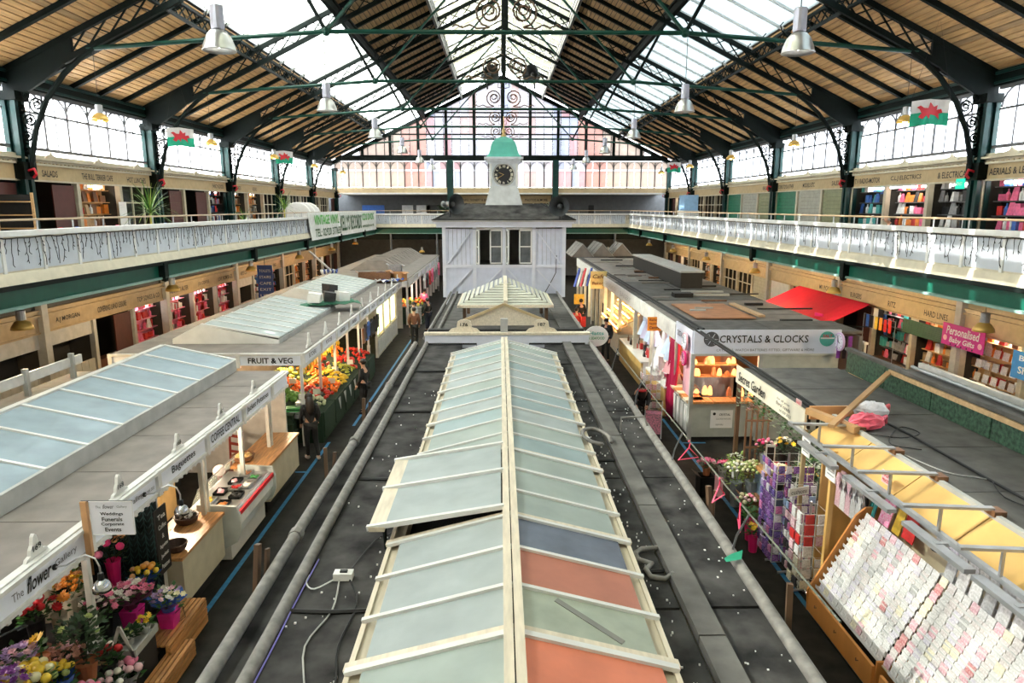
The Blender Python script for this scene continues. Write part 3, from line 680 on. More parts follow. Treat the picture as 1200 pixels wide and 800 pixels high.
# the glazed ridge
k_ = T('ridge_skylight', 'long low glazed ridge skylight with cream bars, a slate pane and terracotta panes', 'skylight')
RX, RZ_, EXL, EXR, EZ = .09, 3.18, -1.14, 1.30, 2.86
ys = [3.15, 3.79, 4.43]
while ys[-1] < 15.3: ys.append(ys[-1]+.636)
ys[-1] = 15.5
def sl(x, side, z_add=0):
    e = EXL if side < 0 else EXR; t = (x-RX)/(e-RX); return RZ_+(EZ-RZ_)*t+z_add
for side, e in ((-1, EXL), (1, EXR)):
    MB().lh((min(e, e-side*.14), 3.1, 2.68), (max(e, e-side*.14), 15.6, EZ-.02)).build('eave_board', creamw, k_)
    MB().lh((e-side*.02-.02, 3.1, 2.66), (e-side*.02+.02, 15.6, EZ+.01)).build('eave_edge', creamw, k_)
    for i, y in enumerate(ys):
        if side < 0 and 6.9 < y < 8.0: continue
        dbl = i in (2, 7, 8) or (side < 0 and 6.8 < y < 7.1)
        m = MB(); m.bar((RX, y, RZ_+.02), (e+side*.0, y, sl(e, side, .02)), .045 if not dbl else .06, .035)
        m.build('glazing_bar', white, k_)
        if i % 3 == 2: MB().bar((RX, y+.07, RZ_-.0), (e+side*.02, y+.07, sl(e, side, .0)), .09, .03).build('rafter', creamw, k_)
    for i, (a, b) in enumerate(zip(ys, ys[1:])):
        if side < 0 and 6.4 < (a+b)/2 < 8.3: continue
        mt = pick(gA); sag = 0
        if side > 0: mt = {0: g_or, 1: g_or, 2: g_ol, 3: g_red, 4: g_sl, 5: gA[1]}.get(i, mt)
        x0 = RX+side*.06; x1 = e-side*.13
        m = MB(); A = [(x0, a+.02, sl(x0, side)), (x1, a+.02, sl(x1, side)), (x1, b-.02, sl(x1, side)), (x0, b-.02, sl(x0, side))]
        m.hexa(A, [(p[0], p[1], p[2]+.012) for p in A]); m.build('pane', mt, k_)
MB().lh((RX-.075, 3.1, RZ_-.02), (RX-.005, 15.6, RZ_+.07)).build('ridge_board', creamw, k_)
MB().lh((RX+.005, 3.1, RZ_-.02), (RX+.075, 15.6, RZ_+.07)).build('ridge_board', creamw, k_)
MB().bar((.44, 4.98, sl(.44, 1, .02)), (.92, 4.60, sl(.92, 1, .02)), .05, .006).build('tape_strip', M('grey_tape', (.22, .22, .2), .6), k_)
# end gable of the ridge
MB().prism([(EXL, 2.68), (EXR, 2.68), (EXR, EZ), (RX, RZ_), (EXL, EZ)], (0, 15.55, 0), (1, 0, 0), (0, 0, 1), (0, .06, 0)).build('gable_end', creamw, k_)
# the propped-open sash
o = T('open_roof_light', 'glazed roof sash propped open on the ridge skylight beside the tray of oranges', 'window')
def op(x, y, dz=0): t = (x-RX)/(-1.32-RX); return (x, y, RZ_+.05+(3.0-RZ_-.05)*t+dz)
y0_, y1_ = 6.45, 8.32
for a, b in ((6.47, 7.4), (7.44, 8.3)):
    m = MB(); A = [op(-.0, a), op(-1.2, a), op(-1.2, b), op(-.0, b)]; m.hexa(A, [(p[0], p[1], p[2]+.012) for p in A]); m.build('pane', gA[2], o)
for y in (6.45, 7.42, 8.32): MB().bar(op(.03, y, .02), op(-1.36, y, .02), .05, .05).build('sash_bar', white, o)
MB().bar(op(-1.26, 6.42, 0), op(-1.26, 8.35, 0), .16, .05).build('sash_rail', creamw, o)
MB().bar((-1.2, 6.6, 2.7), (-1.22, 6.62, 3.0), .03, .03).build('prop', iron, o)
# a few oranges and packets seen through the gap
for i in range(6):
    x, y = -.95+.1*i, 6.25+rr(-.06, .06)
    MB().ball((0, 0, .045), .045).build('orange', pick([GCOL['orange'], GCOL['yellow'], GCOL['green']]), None, (x, y, 2.60), smooth=True, cat='fruit', label='fruit seen in the gap under the propped roof sash', group='fruit under the roof sash')
# junction box and cables
o = T('junction_box', 'white junction box with cables on the dark felt roof', 'electrical box', (-1.52, 6.05, 2.69))
MB().lh((-.09, -.05, 0), (.09, .05, .07)).build('box_body', white, o); MB().lh((-.03, -.02, .07), (.04, .02, .085)).build('switch', black, o)
def cable(lab, pts, r, mt, nm='cable', cat='cable'):
    pts = [Vector(p) for p in pts]; out = []
    for i in range(len(pts)-1):
        p0, p1, p2, p3 = pts[max(i-1, 0)], pts[i], pts[i+1], pts[min(i+2, len(pts)-1)]
        for t in (0, .25, .5, .75):
            out.append(.5*((2*p1)+(-p0+p2)*t+(2*p0-5*p1+4*p2-p3)*t*t+(-p0+3*p1-3*p2+p3)*t**3))
    out.append(pts[-1]); m = MB(); m.tube(out, r, 5); return m.build(nm, mt, None, label=lab, cat=cat)
z = 2.70
cable('white cable looping from the junction box to the gutter pipe', [(-1.6, 6.02, z), (-1.75, 5.85, z), (-1.85, 5.95, z), (-1.86, 6.1, z)], .008, white)
cable('pale cable running down the felt roof from the junction box', [(-1.55, 6.0, z), (-1.5, 5.5, z), (-1.6, 5.0, z), (-1.45, 4.4, z), (-1.5, 3.8, z)], .008, lgrey)
cable('black cable running beside the skylight eave from the junction box', [(-1.45, 6.0, z), (-1.3, 5.6, z), (-1.33, 5.0, z), (-1.24, 4.5, z), (-1.26, 3.9, z)], .009, black)
cable('black cable running up the felt roof beyond the junction box', [(-1.5, 6.1, z), (-1.35, 6.8, z), (-1.2, 7.0, z), (-1.24, 7.8, z), (-1.0, 8.5, z)], .007, black)
cable('violet cable strapped along the inner gutter pipe', [(-1.85, 6.4, z), (-1.86, 5.6, z), (-1.855, 5.0, z), (-1.86, 4.3, z)], .008, M('violet_cable', (.18, .15, .5), .4))
m = MB(); m.add([(0, 0, 0), (.16, .03, .01), (.2, .12, .06), (.08, .1, .03), (.0, .07, .0)], [(0, 1, 2, 3, 4)]); m.build('plastic_scrap', M('green_plastic', (.02, .30, .18), .4), None, (2.2, 6.1, 2.80), label='torn green plastic scrap on the roof edge pipe', cat='litter')

# --- second block of the central island up to the clock house
c = T('clock_stall_row', 'white fronted stall block with flat roof before the clock house', 'stall')
MB().lh((-1.95, 17.65, 0), (2.3, 27.7, 2.7)).build('stall_body', white, c)
MB().lh((-1.97, 17.5, 2.5), (2.32, 17.66, 2.98)).build('front_fascia', lilac2, c); MB().lh((-1.99, 17.46, 2.94), (2.34, 17.68, 3.0)).build('fascia_cap', creamw, c)
MB().lh((-1.9, 17.7, 2.98), (2.2, 17.9, 3.05)).build('gap_strip', black, c)  # black strip stands in for the dark gap above the fascia
for a, b in ((-1.9, -.62), (.75, 2.2)): MB().tube([(a, 17.42, 2.55), (a, 17.42, 2.72), (b, 17.42, 2.72), (b, 17.42, 2.55)], .025, 5).build('front_rail', black, c)
for a, b, y0, y1 in ((-1.95, -1.1, 17.9, 21), (-1.95, -1.1, 21.05, 24.5), (-1.95, .1, 24.55, 27.7), (.15, 2.3, 24.55, 27.7), (1.35, 2.3, 17.9, 21), (1.35, 2.3, 21.05, 24.5), (-1.1, 1.35, 17.9, 24.5)):
    MB().lh((a+.01, y0, 2.7), (b-.01, y1, 2.76)).build('roof_sheet', feltm, c)
for x in (-2.0, -1.75, 2.3): 
    m = MB(); m.tube([(x, 17.7, 2.82), (x, 27.6, 2.82)], .05, 6); m.build('edge_pipe', led, c)
MB().lh((1.7, 18, 2.76), (1.85, 27.5, 2.82)).build('duct_board', feltm, c)
for x, num in ((-.95, '176'), (1.08, '187')):
    MB().prism([(-.42, 0), (.42, 0), (.33, .09), (.2, .12), (.17, .28), (.08, .33), (-.08, .33), (-.17, .28), (-.2, .12), (-.33, .09)], (x, 17.6, 3.0), (1, 0, 0), (0, 0, 1), (0, .05, 0)).build('number_crest', creamw, c)
    text(num, c, (x, 17.59, 3.2), .2, .09, black, bold=.02)
MB().lh((.0, 17.55, 2.6), (.19, 17.7, 3.35)).build('grey_post', lgrey, c)
m = MB(); m.prism([(-1.0, 3.0), (1.2, 3.0), (1.2, 3.18), (.1, 3.58), (-1.0, 3.18)], (0, 18.6, 0), (1, 0, 0), (0, 0, 1), (0, .06, 0)); m.build('pediment', creamw, c)
for s in (-1, 1): MB().bar((.1+s*1.15, 18.56, 3.14), (.1, 18.56, 3.6), .06, .07).build('pediment_moulding', cream, c)
k_ = T('roof_lantern', 'cream louvred hipped lantern on brackets in front of the clock house', 'skylight', (.15, 21, 0))
gl_l = M('lantern_slat', (.5, .5, .42), .5)
for i in range(9):
    t = i/9; w_ = 1.3*(1-t)+.05; z_ = 3.4+.52*t; yb = -1.3+1.3*t
    for s in (-1, 1):
        MB().hexa([(0, yb, z_), (s*w_, yb, z_-.0), (s*w_, yb+.1, z_+.03), (0, yb+.1, z_+.03)], [(0, yb, z_+.03), (s*w_, yb, z_+.03), (s*w_, yb+.1, z_+.06), (0, yb+.1, z_+.06)]).build('slat', gl_l, k_)
        MB().hexa([(s*w_, yb, z_), (s*w_, 1.5, z_), (s*(w_-.1), 1.5, z_+.05), (s*(w_-.1), yb+.1, z_+.05)], [(s*w_, yb, z_+.03), (s*w_, 1.5, z_+.03), (s*(w_-.1), 1.5, z_+.08), (s*(w_-.1), yb+.1, z_+.08)]).build('slat', gl_l, k_)
MB().lh((-.06, -1.32, 3.4), (.06, -1.2, 3.55)).build('hip_foot', creamw, k_)
MB().bar((0, -1.34, 3.42), (0, 0, 3.98), .12, .06).build('hip_bar', creamw, k_); MB().lh((-.06, 0, 3.93), (.06, 1.5, 4.0)).build('ridge', creamw, k_)
MB().lh((-1.36, -1.36, 3.34), (1.36, -1.28, 3.42)).build('eave', creamw, k_)
for s in (-1, 1):
    MB().lh((s*1.36-.04, -1.36, 3.34), (s*1.36+.04, 1.5, 3.42)).build('eave', creamw, k_)
    MB().lh((s*1.2-.05, -1.2, 2.76), (s*1.2+.05, -1.1, 3.34)).build('bracket', brown, k_)
    MB().lh((s*1.2-.05, 1.3, 2.76), (s*1.2+.05, 1.4, 3.34)).build('bracket', brown, k_)

# ------------------------------------------------------------------ clock house
h = T('clock_house', 'lilac white boarded market office with two windows below the clock', 'building', (.16, 27.8, 0))
HX, HZ0, HZ1, HD = 2.42, 0, 5.42, 4.8
MB().lh((-HX+.04, .06, 0), (HX-.04, HD-.06, 3.84)).build('lower_wall', lilac, h)
for a, b in ((-HX, -1.2), (1.19, HX)):
    n = 7
    for i in range(n): MB().lh((a+(b-a)*i/n+.006, .03, 3.84), (a+(b-a)*(i+1)/n-.006, .1, 5.36)).build('wall_board', lilac, h)
for a, b in ((-HX, -1.2), (-1.2, 0), (0, 1.2), (1.2, HX)):
    n = 7
    for i in range(n): MB().lh((a+(b-a)*i/n+.006, .03, 2.6), (a+(b-a)*(i+1)/n-.006, .1, 3.82)).build('wall_board', lilac, h)
MB().lh((-HX, .1, 3.82), (-HX+.08, HD, 5.4)).build('side_wall', lilac, h); MB().lh((HX-.08, .1, 3.82), (HX, HD, 5.4)).build('side_wall', lilac, h)
MB().lh((-HX, HD-.08, 3.82), (HX, HD, 5.4)).build('rear_wall', lilac, h)
for x in (-HX, -1.2, 0, 1.2, HX): MB().lh((x-.07, -.03, 2.6), (x+.07, .06, 5.42)).build('stud', lilac2, h)
MB().lh((-HX, -.035, 3.80), (HX, .06, 3.92)).build('mid_rail', lilac2, h)
for a, za, b, zb in ((-2.3, 3.95, -1.3, 5.3), (2.3, 3.95, 1.3, 5.3), (-2.3, 2.7, -1.3, 3.75), (-1.1, 2.7, -.1, 3.75), (1.1, 2.7, .1, 3.75), (2.3, 2.7, 1.3, 3.75)):
    MB().bar((a, -.01, za), (b, -.01, zb), .05, .11, up=(0, 1, 0)).build('brace', lilac2, h)
MB().lh((-2.7, -.25, 5.42), (2.7, HD+.25, 5.56)).build('cornice', lilac2, h); MB().lh((-2.78, -.33, 5.56), (2.78, HD+.33, 5.64)).build('cornice', lilac2, h); MB().lh((-2.84, -.4, 5.64), (2.84, HD+.4, 5.72)).build('gutter', lgrey, h)
m = MB(); A = [(-2.8, -.36, 5.72), (2.8, -.36, 5.72), (2.8, HD+.36, 5.72), (-2.8, HD+.36, 5.72)]; B = [(-1.55, 1.1, 6.35), (1.55, 1.1, 6.35), (1.55, 3.6, 6.35), (-1.55, 3.6, 6.35)]; m.hexa(A, B); m.build('roof', feltd, h)
for p, q in zip(A, B): MB().bar(p, q, .07, .06).build('hip_roll', black, h)
MB().lh((-2.86, -.42, 5.70), (2.86, -.36, 5.74)).build('roof_edge', black, h)
wr = T('window_1_room', None, None); wr.name = 'office_room'; wr.parent = h
MB().lh((-2.3, 2.6, 3.84), (2.3, 2.7, 5.4)).build('inner_wall', M('office_wall', (.25, .24, .2), .7), wr); MB().lh((-2.3, .15, 3.84), (2.3, 2.6, 3.9)).build('office_floor', greyp, wr)
def sash(x0, x1, lab, ang=0, hinge=1):
    f_ = T('casement', None, None, (x0 if hinge > 0 else x1, .0, 3.95), ang); f_.parent = h
    w_ = (x1-x0); m = MB(); a = 0 if hinge > 0 else -w_
    for p, q in (((a, -.03, 0), (a+.05, .03, 1.38)), ((a+w_-.05, -.03, 0), (a+w_, .03, 1.38)), ((a, -.03, 0), (a+w_, .03, .06)), ((a, -.03, 1.32), (a+w_, .03, 1.38)), ((a, -.02, .68), (a+w_, .02, .72))): m.lh(p, q)
    m.build('casement_frame', white, f_)
    for z_ in (.06, .72): MB().lh((a+.05, -.005, z_), (a+w_-.05, .005, z_+.6)).build('pane', M('dark_glass', (.09, .10, .11), .08, var=.3, spec=.8), f_)
sash(-1.12, -.88, '', -1.1); sash(-.58, -.08, ''); sash(.08, .34, '', -1.2); sash(.60, 1.12, '')
MB().lh((-1.14, -.02, 5.32), (1.14, .06, 5.4)).build('window_head', white, h)
MB().tube([(1.65, -.02, 2.75), (1.95, -.03, 3.3), (2.1, -.03, 3.6), (2.12, -.03, 4.3)], .015, 4).build('wall_cable', black, h)
# tower
tw = T('clock_tower', 'white clock turret with lapped boards, black dial and verdigris dome', 'clock tower', (.16, 29.55, 0))
m = MB(); n = 6
for i in range(n):
    z0_ = 6.3+.12*i if 0 else 5.95+.185*i; a = .86-.05*i; b = .84-.05*(i+1)+.0
    MB().hexa([(-a, -a, z0_), (a, -a, z0_), (a, a, z0_), (-a, a, z0_)], [(-b-.03, -b-.03, z0_+.185), (b+.03, -b-.03, z0_+.185), (b+.03, b+.03, z0_+.185), (-b-.03, b+.03, z0_+.185)]).build('lapped_board', M('turret_white', (.55, .56, .56), .5), tw)
q = M('turret_cube', (.62, .66, .70), .5)
MB().lh((-.54, -.54, 7.06), (.54, .54, 8.02)).build('clock_case', q, tw)
for s in (-1, 1): MB().lh((s*.54-.05, -.6, 7.06), (s*.54+.05, -.5, 8.02)).build('case_post', white, tw)
for a, z_ in ((.62, 7.96), (.7, 8.05), (.8, 8.14)): MB().lh((-a, -a, z_), (a, a, z_+.09)).build('case_cornice', q, tw)
teal = M('verdigris', (.09, .42, .34), .55, var=.12, scale=3)
m = MB(); pr = [(.74, 8.22), (.62, 8.34), (.56, 8.5), (.53, 8.66), (.46, 8.84), (.32, 8.98), (.14, 9.06), (.05, 9.1)]; vs = []
for r, z_ in pr: vs += [(-r, -r, z_), (r, -r, z_), (r, r, z_), (-r, r, z_)]
m.add(vs, [(4*i+k, 4*i+(k+1) % 4, 4*i+4+(k+1) % 4, 4*i+4+k) for i in range(len(pr)-1) for k in range(4)]+[(4*len(pr)-4, 4*len(pr)-3, 4*len(pr)-2, 4*len(pr)-1)])
m.build('dome', teal, tw)
MB().lathe([(.1, 9.08), (.12, 9.14), (.05, 9.2), (.09, 9.3), (.06, 9.38), (.02, 9.45), (.015, 9.9)], n=8).build('finial', M('gilt', (.6, .42, .2), .4, .3), tw)
d = T('clock_dial', None, None, (0, -.55, 7.53)); d.parent = tw
MB().lathe([(0.01, -.02), (.43, -.02), (.46, -.06), (.47, .0)], n=32, axis='Y').build('bezel', white, d)
MB().lathe([(0.01, -.065), (.41, -.065), (.41, -.02)], n=32, axis='Y').build('dial_face', M('dial_black', (.012, .012, .018), .3), d)
for k, nm in enumerate(['XII', 'I', 'II', 'III', 'IIII', 'V', 'VI', 'VII', 'VIII', 'IX', 'X', 'XI']):
    a = PI/2-2*PI*k/12; cx, cz = .33*math.cos(a), .33*math.sin(a); R_ = Vector((math.sin(a), 0, -math.cos(a))); U_ = Vector((math.cos(a), 0, math.sin(a)))
    text(nm, d, (cx, -.068, cz), .03*len(nm)+.03, .10, M('dial_cream', (.8, .76, .62), .5), R_, U_, name='numeral', bold=.03)
for L_, a, w_ in ((.22, PI/2-2*PI*9.67/12, .045), (.34, PI/2-2*PI*40/60, .028)):
    MB().bar((0, -.085, 0), (L_*math.cos(a), -.085, L_*math.sin(a)), .01, w_, up=(0, 1, 0)).build('hand', gold, d)
# horn speakers
def horn(loc, rz, lab, sc=1):
    o = T('horn_speaker', lab, 'loudspeaker', loc, rz); o.scale = (sc,)*3
    MB().lathe([(.40, -.42), (.37, -.38), (.22, -.2), (.12, -.02), (.10, .18), (.12, .2), (.12, .42), (.05, .45)], n=18, axis='Y', capped=False).build('horn', M('horn_grey', (.05, .055, .06), .35), o, smooth=True)
    MB().lathe([(.02, -.3), (.09, -.22), (.09, .2), (.02, .22)], n=12, axis='Y').build('driver', greyp, o)
    MB().lh((-.03, -.03, -.62), (.03, .03, -.1)).build('mount', black, o)
horn((-2.0, 27.7, 6.33), .75, 'grey horn loudspeaker on the clock house roof, turned toward the planted gallery')
horn((2.38, 27.5, 6.25), -.2, 'grey horn loudspeaker on the clock house roof, turned toward the red awning side')
horn((-.62, 36.2, 12.72), .5, 'dark horn loudspeaker under the roof ridge, turned to the planted gallery', 1.1)
horn((1.75, 36.2, 12.72), -.5, 'dark horn loudspeaker under the roof ridge, turned to the awning side', 1.1)
# ------------------------------------------------------------------ left island: flower and coffee stalls, then fruit stalls
signw = M('sign_white', (.74, .76, .82), .45, var=.03); stallw = M('stall_white', (.62, .61, .58), .5, var=.1, scale=6)
def crest(parent, x, y, z, num, sx=1, sc=1):
    """small scalloped number crest standing over a bay; its face looks to +-X"""
    pts = [(-.26, 0), (.26, 0), (.22, .06), (.14, .08), (.12, .16), (.07, .22), (.04, .34), (0, .38), (-.04, .34), (-.07, .22), (-.12, .16), (-.14, .08), (-.22, .06)]
    MB().prism([(a*sc, b*sc) for a, b in pts], (x, y, z), (0, 1, 0), (0, 0, 1), (sx*.04, 0, 0)).build('number_crest', stallw, parent)
    if num: text(num, parent, (x+sx*.045, y, z+.12), .14, .07, black, (0, sx, 0), (0, 0, 1), bold=.02)
def fascia_bay(parent, x, ya, yb, z0, z1, sx, txt='', tw=None, th=.13, board=None, mt=black, **kw):
    """framed sign bay on a stall front; sx is the side it faces"""
    MB().lh((x-sx*.04, ya, z0), (x, yb, z1)).build('fascia_board', board or signw, parent)
    m = MB().lh((x-sx*.05, ya, z0-.05), (x+sx*.03, yb, z0)).lh((x-sx*.05, ya, z1), (x+sx*.05, yb, z1+.05)); m.build('fascia_moulding', stallw, parent)
    for y in (ya,): MB().lh((x-sx*.05, y-.05, z0-.06), (x+sx*.045, y+.05, z1+.06)).build('fascia_block', stallw, parent)
    m = MB()
    n = int((yb-ya-.2)/.16)
    for i in range(n+1): m.lh((x-sx*.03, ya+.1+i*.16-.02, z0-.10), (x+sx*.005, ya+.1+i*.16+.03, z0-.04))
    m.build('fringe', stallw, parent, kind='stuff')
    if txt: text(txt, parent, (x+sx*.004, (ya+yb)/2, (z0+z1)/2), tw or min((yb-ya)*.8, .09*len(txt)), th, mt, (0, sx, 0), (0, 0, 1), **kw)
def posts(parent, x, ys_, h, sx, w_=.07):
    for y in ys_:
        MB().lh((x-sx*.08-w_/2, y-w_/2, 0), (x-sx*.08+w_/2, y+w_/2, h)).lh((x-sx*.08-w_*.8, y-w_*.8, 0), (x-sx*.08+w_*.8, y+w_*.8, .9)).build('post', stallw, parent)
    MB
a = T('corner_stall_row', 'white stall row of flower gallery and coffee bar with blue-grey glazed roof', 'stall')
AX = -5.0
pa = [4.4, 6.08, 7.76, 9.44, 11.12, 12.8, 14.48, 15.6]
ft = {7.76: ('Baguettes', .62, .15), 9.44: ('', 0, 0)}
bays = [(4.4, 6.08, '', None), (6.08, 7.76, 'FG', None), (7.76, 9.44, 'FG2', None), (9.44, 11.12, 'Baguettes', .8), (11.12, 12.8, 'COFFEE CENTRAL', 1.3), (12.8, 14.48, 'Jacket Potatoes', 1.25), (14.48, 15.6, '', None)]
for ya, yb, tx, tw_ in bays:
    fascia_bay(a, AX, ya, yb, 2.14, 2.40, 1, tx if tx and not tx.startswith('FG') else '', tw_, .15, bold=.012)
    if tx.startswith('FG'):
        ym = (ya+yb)/2 - (.0 if tx == 'FG' else .12); th_ = M('thin_grey_ink', (.12, .12, .12), .5)
        text('The', a, (AX+.004, ym-.42, 2.27), .17, .09, th_, (0, 1, 0)); text('flower', a, (AX+.004, ym-.08, 2.28), .40, .17, black, (0, 1, 0), shear=.35, bold=.01); text('Gallery', a, (AX+.004, ym+.38, 2.27), .40, .10, th_, (0, 1, 0))
        if tx == 'FG2': text('02920 395 000', a, (AX+.004, yb-.3, 2.25), .38, .05, th_, (0, 1, 0))
for y, n in ((5.3, '170'), (6.95, '169'), (8.62, '168'), (10.3, '168'), (11.98, '167'), (13.66, '166')): crest(a, AX-.1, y, 2.46, n, sc=.72)
posts(a, AX, [6.08, 7.76, 9.44, 11.12, 12.8, 14.48, 15.5], 2.1, 1)
for y in (11.0, 14.36): MB().lh((AX-.12, y-.03, 0), (AX-.05, y+.03, 2.1)).build('post', stallw, a)
for i in range(8): MB().lh((-9.9, 3.0+1.6*i+.01, 2.40), (AX-.03, 3.0+1.6*i+1.59, 2.46)).build('roof_sheet', felt, a) if i < 7 else MB().lh((-9.9, 14.21, 2.40), (AX-.03, 15.6, 2.46)).build('roof_sheet', felt, a)
MB().lh((-9.9, 3.0, 2.1), (-9.8, 15.6, 2.40)).build('rear_board', stallw, a); MB().lh((-9.85, 15.5, 0), (AX-.1, 15.56, 2.4)).build('end_wall', stallw, a)
MB().lh((-7.6, 4, 0), (-7.5, 15.5, 2.4)).build('inner_wall', M('stall_inner', (.22, .16, .10), .7), a)
MB().lh((AX-.1, 3, 2.40), (AX, 15.6, 2.47)).build('eave_gutter', stallw, a)
MB().lh((AX-.02, 15.56, 2.15), (-9.9, 15.62, 2.42)).build('end_fascia', stallw, a)
# glazed monopitch on its roof
k_ = T('stall_skylight', 'blue-grey glazed lean-to skylight of eleven panes on the coffee stall roof', 'skylight')
sx0, sx1, sz0, sz1 = -6.2, -7.75, 2.70, 3.04
def mp_(t, y, d=0): return (sx0+(sx1-sx0)*t, y, sz0+(sz1-sz0)*t+d)
gb = glassp('skylight_blue', (.30, .38, .43), .3)
yy0 = 5.0; st = .965
for i in range(11):
    ya, yb = yy0+st*i, yy0+st*(i+1); A = [mp_(0, ya+.03), mp_(1, ya+.03), mp_(1, yb-.03), mp_(0, yb-.03)]; A = A[::-1]
    MB().hexa(A, [(p[0], p[1], p[2]+.012) for p in A]).build('pane', gb, k_)
    MB().bar(mp_(-.02, ya, .02), mp_(1.02, ya, .02), .05, .04).build('glazing_bar', white, k_)
yb = yy0+st*11
MB().bar(mp_(-.02, yb, .02), mp_(1.02, yb, .02), .06, .05).build('glazing_bar', white, k_)
MB().lh((sx0-.02, yy0, 2.46), (sx0+.04, yb, sz0+.02)).build('kerb', lgrey, k_); MB().lh((sx1-.12, yy0, 2.46), (sx1, yb, sz1+.05)).build('kerb', stallw, k_)
MB().prism([(sx0, 2.46), (sx1, 2.46), (sx1, sz1), (sx0, sz0)], (0, yb, 0), (1, 0, 0), (0, 0, 1), (0, .04, 0)).build('end_cheek', stallw, k_)
# service run behind the roof
r_ = T('service_rail', 'white slotted rail and black pipe along the back of the coffee stall roof', 'rail')
MB().lh((-9.62, 3, 2.72), (-9.56, 15.4, 2.92)).build('rail_board', stallw, r_)
for y in (7.5, 9.2, 10.9, 11.7, 13.5, 15.0): MB().lh((-9.6, y-.04, 2.46), (-9.5, y+.04, 3.02)).build('rail_bracket', lgrey, r_)
m = MB(); m.tube([(-9.1, y, 2.53) for y in (3, 8, 12, 15.4)], .07, 6); m.build('pipe', black, r_)

b_ = T('fruit_stall_row', 'white stall row signed FRUIT & VEG with two glazed roof ridges', 'stall')
BX = -5.1; BY0, BY1 = 17.3, 35.3
bn = ['FRUIT & VEG', 'FRUIT', 'POTATOES', 'SALADS', 'MEAT', 'PASTIES', 'CHEESE', 'BREAD', 'PIES', 'KEYS']
nb = 10; bw = (BY1-BY0)/nb
for i in range(nb):
    ya = BY0+bw*i
    fascia_bay(b_, BX, ya, ya+bw, 2.2, 2.46, 1, ['BUTCHERS', 'POTATOES', 'HERBS', 'SALADS', 'CHEESE', 'BACON', 'PIES', 'BREAD', 'MEATS', 'KEYS'][i], .7, .12, bold=.012)
    crest(b_, BX-.1, ya+bw/2, 2.52, '')
posts(b_, BX, [BY0+.06+bw*i for i in range(nb+1)], 2.16, 1)
# end face toward the camera
for xa, xb, tx in ((-10, -8.35, ''), (-8.35, -6.75, 'POTATOES'), (-6.75, -5.1, 'FRUIT & VEG')):
    MB().lh((xa, BY0-.04, 2.2), (xb, BY0, 2.46)).build('fascia_board', signw, b_); MB().lh((xa, BY0-.08, 2.46), (xb, BY0+.02, 2.52)).build('fascia_moulding', stallw, b_); MB().lh((xa-.05, BY0-.08, 2.14), (xa+.05, BY0, 2.52)).build('fascia_block', stallw, b_)
    if tx: text(tx, b_, ((xa+xb)/2, BY0-.045, 2.33), 1.15 if 'V' in tx else 1.0, .15, black, bold=.025)
for i in range(12): MB().lh((-10, BY0+1.5*i+.01, 2.46), (BX-.02, BY0+1.5*i+1.49, 2.52)).build('roof_sheet', felt, b_)
MB().lh((-8.2, BY0+.3, 0), (-8.1, BY1, 2.46)).build('inner_wall', M('stall_inner2', (.30, .24, .18), .7), b_)
MB().lh((-10, BY0, 0), (-9.9, BY1, 2.46)).build('rear_wall', stallw, b_); MB().lh((-10, BY1-.06, 0), (BX, BY1, 2.46)).build('end_wall', stallw, b_)
# window-fronted part of the row, lit from inside
for i in (6, 7, 8):
    ya = BY0+bw*i+.1
    MB().lh((BX-.14, ya, 0), (BX-.04, ya+bw-.15, .85)).build('stall_riser', cream2, b_)
    for k in range(3): MB().lh((BX-.04, ya+.1+k*.52, .1), (BX-.02, ya+.52+k*.52, .75)).build('riser_panel', stallw, b_)
    for k in range(3): MB().lh((BX-.12, ya+k*.55+.02, .9), (BX-.1, ya+k*.55+.5, 2.1)).build('pane', M('lit_window_yellow', (.95, .75, .30), emis=1.3, var=.3, scale=5) if k else M('lit_window_green', (.45, .75, .40), emis=.8, var=.3, scale=5), b_)
def ridge_light(lab, x0, x1, ya, yb, z0, h_, n, mt):
    k_ = T('roof_glazing', lab, 'skylight'); xm = x0*.72+x1*.28
    for i in range(n):
        a1, b1 = ya+(yb-ya)*i/n, ya+(yb-ya)*(i+1)/n
        for p, q in (((x0, z0), (xm, z0+h_)), ((xm, z0+h_), (x1, z0+.05))):
            A = [(p[0], a1+.03, p[1]), (p[0], b1-.03, p[1]), (q[0], b1-.03, q[1]), (q[0], a1+.03, q[1])]
            MB().hexa(A, [(v[0], v[1], v[2]+.012) for v in A]).build('pane', mt, k_)
            MB().bar((p[0], a1, p[1]+.02), (q[0], a1, q[1]+.02), .07, .04).build('glazing_bar', white, k_)
    MB().prism([(x0, 2.5), (x1, 2.5), (x1, z0), (xm, z0+h_), (x0, z0)], (0, yb, 0), (1, 0, 0), (0, 0, 1), (0, .05, 0)).build('end_cheek', lgrey, k_)
    MB().prism([(x0, 2.5), (x1, 2.5), (x1, z0), (xm, z0+h_), (x0, z0)], (0, ya-.05, 0), (1, 0, 0), (0, 0, 1), (0, .05, 0)).build('end_cheek', white, k_)
    for x in (x0, x1): MB().lh((x-.03, ya, 2.5), (x+.03, yb, z0+.03)).build('kerb', lgrey, k_)
gpale = glassp('pale_pane', (.45, .50, .50), .35)
ridge_light('pale glazed roof light nearest the FRUIT & VEG sign', -9.0, -6.1, 18.6, 25.0, 2.62, .42, 9, gpale)
ridge_light('pale glazed roof light between the heaps of boxes on the fruit stall', -9.0, -6.1, 27.2, 33.6, 2.62, .42, 9, gpale)
c_ = T('butcher_stall_row', 'far pale stall row with ribbed tan roof hung with clothes', 'stall')
MB().lh((-10, 36.3, 2.4), (-4.9, 55, 2.5)).build('roof', felt, c_); MB().lh((-10, 36.3, 0), (-8, 55, 2.4)).build('inner_wall', pinkw, c_)
